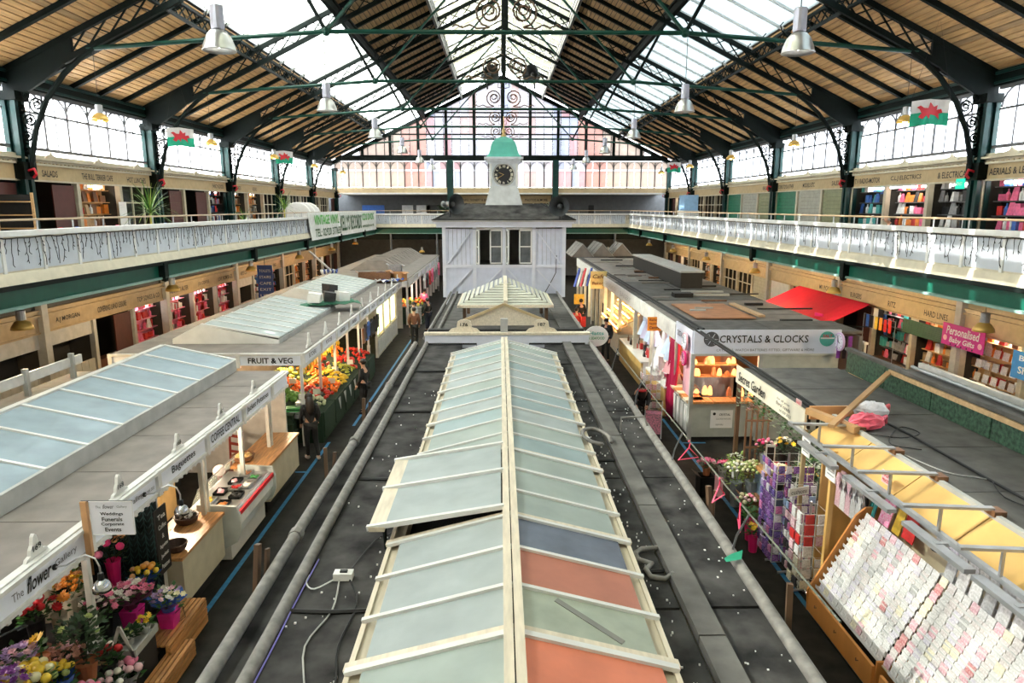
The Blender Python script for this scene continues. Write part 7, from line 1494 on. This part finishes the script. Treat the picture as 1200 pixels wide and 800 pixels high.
# point lights in shops and stalls; the coffee stall's is added to brighten its cabinets
for (x, y, z_, e, c_) in ((-14.9, 29.5, 2.2, 50, (1, .35, .55)), (-14.9, 33, 2.2, 50, (1, .35, .55)), (-14.9, 26.5, 2.0, 0, (1, 1, 1)), (15.2, 19.6, 2.2, 60, (1, .6, .3)), (15.2, 22.2, 2.2, 25, (1, .7, .4)), (-15.0, 24.6, 6.6, 60, (1, .75, .45)), (15.2, 24.6, 6.7, 60, (1, .92, .85)), (15.2, 19.5, 6.7, 50, (1, .9, .85)), (6.1, 18.5, 2.2, 30, (1, .5, .25)), (-6.2, 20, 2.1, 60, (1, .75, .45)), (-6.2, 23, 2.1, 50, (1, .75, .45)), (-6.0, 12, 2.1, 60, (1, .8, .55)), (-6.3, 7, 2.05, 14, (1, .85, .7)), (6.3, 12.6, 2.5, 25, (1, .85, .7)), (5.9, 30.5, 2.3, 50, (1, .65, .35)), (6.0, 22, 2.4, 30, (1, .9, .85)), (-5.8, 38, 2.0, 60, (1, .75, .6)), (6.0, 38, 2.2, 50, (1, .75, .45))):
    if not e: continue
    L_ = bpy.data.lights.new('shop_and_fill_light', 'POINT'); L_.energy = e; L_.color = c_; L_.shadow_soft_size = .15; lo = bpy.data.objects.new('shop_and_fill_light', L_); COL.objects.link(lo); lo.location = (x, y, z_)

# ------------------------------------------------------------------ gallery furnishings
bn = T('record_banner', 'white banner with green lettering tied over the gallery parapet', 'banner', (-10.12, 47.0, 5.2))
MB().hexa([(.0, -9.8, -.75), (.03, -9.8, -.75), (.03, 9.6, -.75), (.0, 9.6, -.75)], [(-.02, -10.3, .75), (.01, -10.3, .75), (.01, 9.8, .75), (-.02, 9.8, .75)]).build('cloth', M('banner_white', (.72, .74, .72), .5), bn)
gi = M('banner_green', (.08, .45, .06), .5); dg = M('banner_dark_green', (.02, .10, .03), .5)
for tx, y, z_, w_, h_, mt in (('VINTAGE VINYL', -6.3, .32, 5.8, .55, gi), ('TEL: 02920 377655', -6.0, -.38, 6.2, .45, dg), ('KELLYS RECORDS', .3, .02, 6.6, 1.0, dg), ('CDS DVDS', 6.2, .32, 4.6, .5, gi), ('www.kellysrecords', 6.2, -.36, 4.6, .3, dg)): text(tx, bn, (.035, y, z_), w_, h_, mt, (0, 1, 0), bold=.02)
def spiky(loc, lab, h_, n, L_, potc=cream, stem=.5, nm='potted_palm'):
    o = T(nm, lab, 'plant', loc); MB().lathe([(.16, 0), (.22, .35), (.23, .37), (.19, .37), (.0, .34)], n=12).build('pot', potc, o); MB().tube([(0, 0, .3), (.03, 0, .3+stem)], [.05, .035], 6).build('trunk', M('yellow_stem', (.5, .42, .08), .6), o)
    for k in range(n):
        a = 2.4*k; el = 1.35-1.5*(k/n)**1.2; m = MB(); p = Vector((.03, 0, .3+stem)); d = Vector((math.cos(a)*math.cos(el), math.sin(a)*math.cos(el), math.sin(el))); w_ = Vector((-math.sin(a), math.cos(a), 0))*.018; pts = []
        for j in range(6): pts.append(p.copy()); p = p+d*L_/5; d.z -= .22; d.normalize()
        vs = []; 
        for j, q in enumerate(pts): f = 1-abs(j/5-.35)*1.2; vs += [q-w_*max(f, .05), q+w_*max(f, .05)]
        m.add(vs, [(2*j, 2*j+1, 2*j+3, 2*j+2) for j in range(5)]); m.build('leaf', pick([leaf_m, leafy, M('leaf_bright', (.12, .28, .04), .5)]), o)
spiky((-11.3, 22.6, 4.6), 'large spiky green palm in a pot on the gallery', 2, 70, 1.15, stem=1.1); spiky((-11.6, 31.5, 4.6), 'slim yellow-green spiky plant by the folding chairs', 1.6, 34, .8, stem=.6); spiky((-11.5, 37.2, 4.6), 'tall spiky palm beside the third iron column', 2, 50, 1.1, stem=1.2)
for i, (x, y) in enumerate(((-11.0, 58.5), (4.6, 58.2))):
    o = T('potted_tree', ('dark leafy plant on the far cross gallery beside the white door', 'pale blossoming plant on the far cross gallery by the clock house horn')[i], 'plant', (x if i else -4.4, y, 4.6)); MB().lathe([(.2, 0), (.28, .5), (.0, .48)], n=10).build('pot', greyp, o); m = leaves_mb(MB(), .9, 1.2, 170, .3, .7); m.build('foliage', leafd if i == 0 else M('pale_leaf', (.4, .5, .35), .5), o)
def chair(loc, rz, lab, mt, group=None):
    o = T('folding_chair', lab, 'chair', loc, rz, group); 
    for k in range(5): MB().lh((-.2, -.2+.08*k, .43), (.2, -.13+.08*k, .45)).build('seat_slat', mt, o)
    for s in (-1, 1): MB().bar((s*.2, -.2, 0), (s*.2, .24, .95), .03, .03).build('leg', mt, o); MB().bar((s*.18, .22, 0), (s*.18, -.2, .44), .03, .03).build('leg', mt, o)
    for k in range(3): MB().bar((-.2, .15+.035*k, .66+.11*k), (.2, .15+.035*k, .66+.11*k), .015, .08).build('back_slat', mt, o)
for i, (y, rz) in enumerate(((27.0, .8), (32.6, 1.2), (34.0, -1.2), (35.2, 1.5))): chair((-11.4, y, 4.6), rz, 'brown wooden folding chair on the planted gallery, %s from the big palm' % ords[i], woodl)
for i in range(6): chair((7.2+.75*i, 58.2, 4.6), .9, 'white folding chair leaning on the far cross gallery, %s from the clock' % ords[i], white)
for i, (y, mt, nm) in enumerate(((18.3, GCOL['red'], 'red'), (19.0, GCOL['blue'], 'blue'), (21.0, GCOL['pink'], 'pink'), (24.0, GCOL['blue'], 'blue'), (26.2, white, 'white'), (29.5, white, 'white'), (34.6, white, 'white'), (36.5, GCOL['pink'], 'pink'))):
    o = T('cafe_table', 'small cafe table with a %s bag on the planted gallery, %s from the near end' % (nm, ords[i]), 'table', (-11.5, y, 4.6)); MB().lathe([(.001, .72), (.32, .72), (.32, .75), (.001, .75)], n=14).build('table_top', white, o); MB().tube([(0, 0, 0), (0, 0, .72)], .03, 6).build('leg', iron, o); MB().lathe([(.2, 0), (.2, .02), (.03, .04)], n=10).build('foot', iron, o)
    put(GM[2], 'shopping_bag', None, (-11.5, y, 5.35), mat=mt, scale=1.3, cat='bag', label='%s bag standing on the %s small cafe table from the near end' % (nm, ords[i]))
for i in range(3): o = T('white_disc', 'round white drum-like disc on the planted gallery, %s of three' % ords[i], 'disc', (-11.2, 38.6+1.0*i, 5.7)); MB().lathe([(.25, -.05), (.75, -.05), (.8, 0), (.75, .05), (.25, .05), (.25, -.05)], n=20, axis='Y', capped=False).build('disc_body', white, o); MB().lh((-.04, -.04, -1.1), (.04, .04, -.2)).build('stand', alu, o)
o = T('white_cabinet', 'white cabinet with blue lit arch top on the shuttered gallery', 'cabinet', (12.5, 46, 4.6)); MB().lh((-.5, -.8, 0), (.5, .8, 1.4)).build('body', white, o); MB().lh((-.45, -.7, 1.4), (.45, .7, 2.4)).build('upper_glass', M('cabinet_blue', (.3, .5, .75), .2), o)
o = T('white_door_unit', 'white partition with a grey door on the far cross gallery', 'partition', (-2.3, 63.2, 4.6)); MB().lh((-.9, -.1, 0), (.9, 0, 2.65)).build('surround', cream2, o); MB().lh((-.6, -.14, 0), (.6, -.1, 2.2)).build('door', lgrey, o)
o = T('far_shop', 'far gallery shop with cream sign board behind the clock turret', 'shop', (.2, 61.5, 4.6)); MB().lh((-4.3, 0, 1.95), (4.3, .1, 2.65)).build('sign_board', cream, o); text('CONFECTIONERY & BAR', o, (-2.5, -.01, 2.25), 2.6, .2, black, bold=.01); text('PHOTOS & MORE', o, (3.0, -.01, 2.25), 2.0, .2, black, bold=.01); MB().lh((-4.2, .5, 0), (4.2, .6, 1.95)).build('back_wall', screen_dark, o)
for k in range(7): MB().lh((-4.2+1.38*k, 0, 0), (-4.1+1.38*k, .1, 1.95)).build('mullion', cream2, o)
for i, (x, w_, c_) in enumerate(((-11.5, 2.0, 'blue'), (-8.4, 1.0, 'white'), (-7.0, 1.2, 'white'), (-5.6, 2.2, 'black'), (5.2, 1.6, 'black'), (8.3, .5, 'black'))): o = T('wall_notice', '%s notice board on the grey end wall, %s from the fruit side' % (c_, ords[i]), 'notice', (x, 63.35, 5.6)); MB().lh((-w_/2, -.05, 0), (w_/2, 0, .8)).build('board', GCOL[c_], o)
for i, (x, w_) in enumerate(((-4.2, .22), (4.7, .22))):
    o = T('far_column', 'green iron column on the far cross gallery, %s side of the clock' % ('fruit', 'awning')[i], 'column', (x, 59.3, 0)); MB().lh((-.25, -.25, 4.6), (.25, .25, 10.1)).build('shaft', colgreen, o)
for i, (x, y) in enumerate(((-5.2, 55.5), (4.4, 56.5), (-9.0, 56.8), (9.5, 56.8))): o = T('support_post', 'slim grey post under the far cross gallery, %s of four' % ords[i], 'post', (x, 56.9, 0)); MB().tube([(0, 0, 0), (0, 0, 4.1)], .09, 8).build('shaft', greyp, o)
# blue hanging sign under the gallery
o = T('blue_sign', 'tall blue hanging sign under the gallery on the fruit side', 'sign', (-12.6, 36.5, 1.2)); MB().lh((-.3, 0, 0), (.5, .05, 2.0)).build('board', M('sign_blue', (.02, .06, .25), .5), o)
MB().tube([(.1, .03, 2.0), (.1, .03, 3.0)], .015, 5).build('hanger', black, o)
for k in range(5): text(('TOILETS', 'STAIRS', 'CAFE', 'EXIT', 'LIFT')[k], o, (.1, -.01, 1.7-.33*k), .6, .14, white)
# national flags hung from the trusses
def flag(loc, rz, lab, sc=1):
    o = T('dragon_flag', lab, 'flag', loc, rz); o.scale = (sc,)*3
    def wav(u, v): return (u, .08*math.sin(u*5+v*2), v-.12*abs(u))
    for nm, mt, v0, v1 in (('upper_field', M('flag_white', (.72, .70, .70), .6), 0, .36), ('lower_field', M('flag_green', (.0, .38, .22), .6), -.36, 0)):
        m = MB(); n = 8; vs = []
        for i in range(n+1): u = -.5+i/n; vs += [wav(u, v0), wav(u, v1)]
        m.add(vs, [(2*i, 2*i+2, 2*i+3, 2*i+1) for i in range(n)]); q = m.build(nm, mt, o); q.modifiers.new('s', 'SOLIDIFY').thickness = .008
    pts = [(-.3, -.12), (-.22, -.02), (-.28, .1), (-.36, .16), (-.26, .2), (-.16, .12), (-.05, .1), (.0, .26), (.1, .14), (.2, .2), (.18, .06), (.3, .1), (.34, 0), (.24, -.04), (.26, -.2), (.16, -.1), (.02, -.08), (0, -.22), (-.08, -.1), (-.18, -.2)]
    m = MB(); m.v = [(u, .08*math.sin(u*5)-.03, v-.12*abs(u)) for u, v in pts]; m.f = [tuple(range(len(pts)))]; m.v += [(x, y+.0-.004, z_) for x, y, z_ in m.v]; m.build('red_emblem', red, o)
    m = MB(); m.v = [(u, .08*math.sin(u*5)+.03, v-.12*abs(u)) for u, v in pts]; m.f = [tuple(range(len(pts)))]; m.build('red_emblem', red, o)
    MB().tube([(-.5, 0, .36), (0, 0, 2.6), (.5, 0, .36)], .006, 4).build('cord', black, o)
flag((-11.7, 26.2, 8.75), .5, 'white, green and red flag hanging above the planted gallery by the second column', .9); flag((12.1, 19.9, 8.85), -.4, 'white, green and red flag hanging beside the gold lamp on the shuttered gallery', .95)
flag((-11.7, 38.5, 8.9), .4, 'small far white, green and red flag above the planted gallery', .9); flag((11.8, 47.5, 8.9), -.4, 'small far white, green and red flag above the shuttered gallery', .9)
# wooden ladder rack and red garment by the first column
o = T('ladder_rack', 'wooden framed dark shelf rack beside the first iron column', 'rack', (-13.3, 19.3, 4.6), .2)
for x in (-.45, .45): MB().bar((x, 0, 0), (x, 0, 2.0), .06, .06).build('upright', woodl, o)
MB().lh((-.45, .02, 0), (.45, .06, 1.95)).build('back', black, o)
for k in range(5): MB().lh((-.42, -.1, .3+.36*k), (.42, .05, .33+.36*k)).build('shelf', woodl, o)
o = T('paper_roll_sheet', 'tall white menu sheet on the cafe pillar', 'notice', (-13.95, 25.95, 5.3)); MB().lh((0, -.25, 0), (.02, .25, 1.1)).build('sheet', paper, o)
o = T('exit_sign', 'small green running figure exit sign on the iron column', 'sign', (13.9, 20.9, 6.75), 0); MB().lh((-.02, -.2, 0), (0, .2, .3)).build('plate', M('exit_green', (.0, .35, .2), emis=.6, var=0), o); text('EXIT', o, (-.025, 0, .15), .26, .1, white, (0, -1, 0), bold=.02)

# ------------------------------------------------------------------ people
def person(loc, rz, lab, h=1.7, coat=black, legs=black, hair=black, shoe=black, sk=skin, pose=None, long_hair=False, coat_len=.0, bald=False, bulk=1.0, name='person'):
    o = T(name, lab, 'person', loc, rz); o.scale = (h/1.7,)*3
    J = dict(pelvis=(0, 0, .93), waist=(0, 0, 1.08), chest=(0, .01, 1.27), neck=(0, .0, 1.44), headb=(0, .02, 1.52), head=(0, .03, 1.60), top=(0, .02, 1.68),
             shl=(-.17, 0, 1.38), ell=(-.22, -.01, 1.12), wrl=(-.20, .12, .92), shr=(.17, 0, 1.38), elr=(.22, -.01, 1.12), wrr=(.20, .12, .92),
             hil=(-.09, 0, .9), knl=(-.10, .04, .5), anl=(-.10, -.02, .09), tol=(-.11, .13, .03), hir=(.09, 0, .9), knr=(.10, .06, .5), anr=(.10, .1, .09), tor=(.11, .25, .03))
    if pose: J.update(pose)
    def skin_mesh(nm, names, edges, radii, mt, sub=1):
        me = bpy.data.meshes.new(nm); me.from_pydata([J[n] for n in names], [(names.index(a), names.index(b)) for a, b in edges], []); me.materials.append(mt)
        ob = put(me, nm, o); ob.modifiers.new('skin', 'SKIN')
        for i, n in enumerate(names): me.skin_vertices[0].data[i].radius = (radii[n], radii[n]*(.72 if n in ('pelvis', 'waist', 'chest') else 1)); me.skin_vertices[0].data[i].use_root = (i == 0)
        sb = ob.modifiers.new('sub', 'SUBSURF'); sb.levels = sb.render_levels = sub; return ob
    R = dict(pelvis=.13, waist=.12, chest=.145, neck=.05, headb=.07, head=.085, top=.055, shl=.06, ell=.042, wrl=.028, shr=.06, elr=.042, wrr=.028, hil=.085, knl=.055, anl=.038, tol=.03, hir=.085, knr=.055, anr=.038, tor=.03)
    allE = [('pelvis', 'waist'), ('waist', 'chest'), ('chest', 'neck'), ('neck', 'headb'), ('headb', 'head'), ('head', 'top'), ('chest', 'shl'), ('shl', 'ell'), ('ell', 'wrl'), ('chest', 'shr'), ('shr', 'elr'), ('elr', 'wrr'), ('pelvis', 'hil'), ('hil', 'knl'), ('knl', 'anl'), ('anl', 'tol'), ('pelvis', 'hir'), ('hir', 'knr'), ('knr', 'anr'), ('anr', 'tor')]
    nm = ['pelvis']+[n for n in J if n != 'pelvis']; skin_mesh('body', nm, allE, R, sk, 2)
    up = ['pelvis', 'waist', 'chest', 'shl', 'ell', 'wrl', 'shr', 'elr', 'wrr']+(['hil', 'hir'] if coat_len else [])
    skin_mesh('coat', up, [e for e in allE if e[0] in up and e[1] in up], {n: R[n]*1.22*bulk+.012 for n in up}, coat)
    lo = ['pelvis', 'hil', 'knl', 'anl', 'hir', 'knr', 'anr']; skin_mesh('trousers', lo, [e for e in allE if e[0] in lo and e[1] in lo], {n: R[n]*1.15+.01 for n in lo}, legs)
    for s in 'lr':
        a, t = Vector(J['an'+s]), Vector(J['to'+s]); m = MB(); m.tube([a+(a-t)*.3-Vector((0, 0, .05)), a-Vector((0, 0, .04)), t, t+(t-a)*.15], [.035, .05, .045, .02], 8); m.build('shoe', shoe, o, smooth=True)
        w_, e_v = Vector(J['wr'+s]), Vector(J['el'+s]); d = (w_-e_v).normalized(); sd_ = d.cross(Vector((0, 0, 1))); sd_ = sd_.normalized() if sd_.length > .1 else Vector((1, 0, 0)); m = MB(); m.tube([w_, w_+d*.04, w_+d*.085], [.025, .036, .03], 6)
        for k in range(4): p = w_+d*.08+sd_*(.018*(k-1.5)); m.tube([p, p+d*(.035+.006*(1.5-abs(k-1.3))), p+d*.065+Vector((0, 0, -.015))], [.009, .0085, .006], 5)
        p = w_+d*.03+sd_*.03; m.tube([p, p+sd_*.02+d*.03, p+sd_*.02+d*.055], [.010, .009, .007], 5); m.build('hand', sk, o, smooth=True)
    hd = Vector(J['head']); f = Vector((0, 1, 0)); m = MB(); m.ball(hd+Vector((0, .098, -.015)), (.012, .018, .018), 6, 4); 
    for s in (-1, 1): m.ball(hd+Vector((s*.092, .0, -.01)), (.01, .02, .028), 6, 4)
    m.build('nose_and_ears', sk, o, smooth=True); m = MB()
    for s in (-1, 1): m.ball(hd+Vector((s*.032, .088, .008)), (.011, .008, .008), 6, 4)
    m.build('eyes', black, o); m = MB(); m.ball(hd+Vector((0, .088, -.05)), (.024, .008, .006), 6, 4); m.build('mouth', M('lip', (.4, .1, .1), .5), o)
    if not bald:
        m = MB(); m.ball(hd+Vector((0, -.022, .03)), (.102, .105, .10), 12, 8)
        if long_hair: m.tube([hd+Vector((0, -.06, .03)), hd+Vector((0, -.10, -.12)), hd+Vector((0, -.12, -.32)), hd+Vector((0, -.11, -.45))], [.08, .11, .10, .03], 10)
        m.build('hair', hair, o, smooth=True)
    else: m = MB(); m.ball(hd+Vector((0, -.05, -.01)), (.095, .06, .05), 10, 6); m.build('hair', lgrey, o, smooth=True)
    return o
dk = M('black_cloth', (.012, .012, .014), .75); brn = M('brown_coat', (.16, .06, .03), .7); navy = M('navy_cloth', (.02, .025, .05), .7); hairb = M('dark_hair', (.02, .013, .01), .5); wsh = M('white_shoe', (.5, .42, .38), .5)
person((-4.75, 16.4, 0), .5, 'woman in black with long dark hair standing at the fruit stall corner', 1.68, dk, dk, hairb, wsh, long_hair=True, coat_len=1, pose=dict(anr=(.12, -.2, .1), tor=(.13, -.05, .04), knr=(.1, -.02, .5)))
person((-4.15, 20.2, 0), 1.2, 'person in dark clothes with pale face walking past the fruit bench', 1.7, dk, dk, hairb, dk, coat_len=1)
person((-3.9, 30.5, 0), .1, 'person in a rust brown coat walking away beyond the fruit stalls', 1.78, brn, dk, hairb, dk, coat_len=1, bulk=1.15)
for i, (x, y, c_) in enumerate(((-4.2, 33.0, 'grey'), (-3.7, 34.5, 'black'), (-4.3, 38.5, 'pink'))): person((x, y, 0), rr(-1, 3), ('person in a grey top beyond the brown coat', 'person in black beyond the brown coat', 'person in a pink top by the far fruit bench')[i], 1.68, GCOL[c_], navy, hairb)
person((4.3, 27.2, 0), 2.6, 'heavy set man in a black coat at the bakery counter', 1.8, dk, dk, hairb, dk, coat_len=1, bulk=1.3)
person((4.0, 33.5, 0), .3, 'person in black with a pale bag in the aisle past the bakery', 1.75, dk, dk, hairb, dk, coat_len=1)
person((3.55, 31.5, 0), .0, 'person in a red jacket in the aisle by the clock house', 1.6, GCOL['red'], navy, hairb)
person((3.95, 18.3, 0), 2.9, 'dark haired woman in black with a red scarf leaning over a pram', 1.62, dk, dk, hairb, dk, long_hair=True, pose=dict(chest=(0, .16, 1.2), neck=(0, .26, 1.34), headb=(0, .32, 1.40), head=(0, .36, 1.47), top=(0, .38, 1.55), shl=(-.17, .18, 1.3), shr=(.17, .18, 1.3), ell=(-.2, .3, 1.05), elr=(.2, .3, 1.05), wrl=(-.15, .5, .95), wrr=(.15, .5, .95)))
m = MB(); m.tube([(.1*math.cos(a), .1*math.sin(a)*.9, 0) for a in [2*PI*k/12 for k in range(12)]], .035, 6, closed=True); obj1('red_scarf', m, red, 'red scarf round the neck of the woman with the pram', 'scarf', (3.87, 18.05, 1.29))
o = T('pram', 'pushchair with pink patterned seat in the aisle', 'pushchair', (4.1, 17.55, 0), 2.9)
m = MB(); m.hexa([(-.2, -.1, .35), (.2, -.1, .35), (.2, .3, .3), (-.2, .3, .3)], [(-.2, -.2, .8), (.2, -.2, .8), (.2, -.05, .75), (-.2, -.05, .75)]); m.build('seat', M('pram_print', (.6, .15, .25), .5, col2=(.05, .05, .06), scale=30, var=0), o)
for x in (-.22, .22):
    MB().tube([(x, -.45, 1.0), (x, -.1, .7), (x, .35, .1)], .015, 5).build('frame_tube', alu, o); MB().tube([(x, -.3, .1), (x, .1, .55)], .015, 5).build('frame_tube', alu, o)
    for y in (-.3, .35): MB().lathe([(.03, -.02), (.09, -.02), (.09, .02), (.03, .02)], (x, y, .1), 12, axis='X').build('wheel', dk, o)
MB().tube([(-.22, -.45, 1.0), (.22, -.45, 1.0)], .018, 6).build('handle', dk, o)
sit = dict(pelvis=(0, 0, .5), waist=(0, .02, .65), chest=(0, .08, .85), neck=(0, .16, 1.0), headb=(0, .2, 1.06), head=(0, .24, 1.12), top=(0, .24, 1.2), shl=(-.17, .1, .95), shr=(.17, .1, .95), ell=(-.22, .2, .72), elr=(.22, .2, .72), wrl=(-.1, .42, .72), wrr=(.1, .42, .72), hil=(-.09, .02, .48), hir=(.09, .02, .48), knl=(-.1, .42, .48), knr=(.1, .42, .48), anl=(-.1, .42, .1), anr=(.1, .42, .1), tol=(-.1, .56, .04), tor=(.1, .56, .04))
person((13.0, 22.6, 4.6), 1.3, 'balding man in dark clothes seated on the gallery looking down', 1.85, dk, dk, hairb, dk, pose=sit, bald=True)
o = T('gallery_stool', 'dark stool under the balding man on the gallery', 'stool', (13.0, 22.6, 4.6)); MB().lh((-.2, -.2, .38), (.2, .2, .42)).build('seat', black, o)
for x in (-.16, .16):
    for y in (-.16, .16): MB().lh((x-.02, y-.02, 0), (x+.02, y+.02, .38)).build('leg', black, o)
person((-5.9, 28.4, 0), 0, 'trader in black behind the fruit stall goods', 1.7, dk, dk, hairb, dk) if False else None
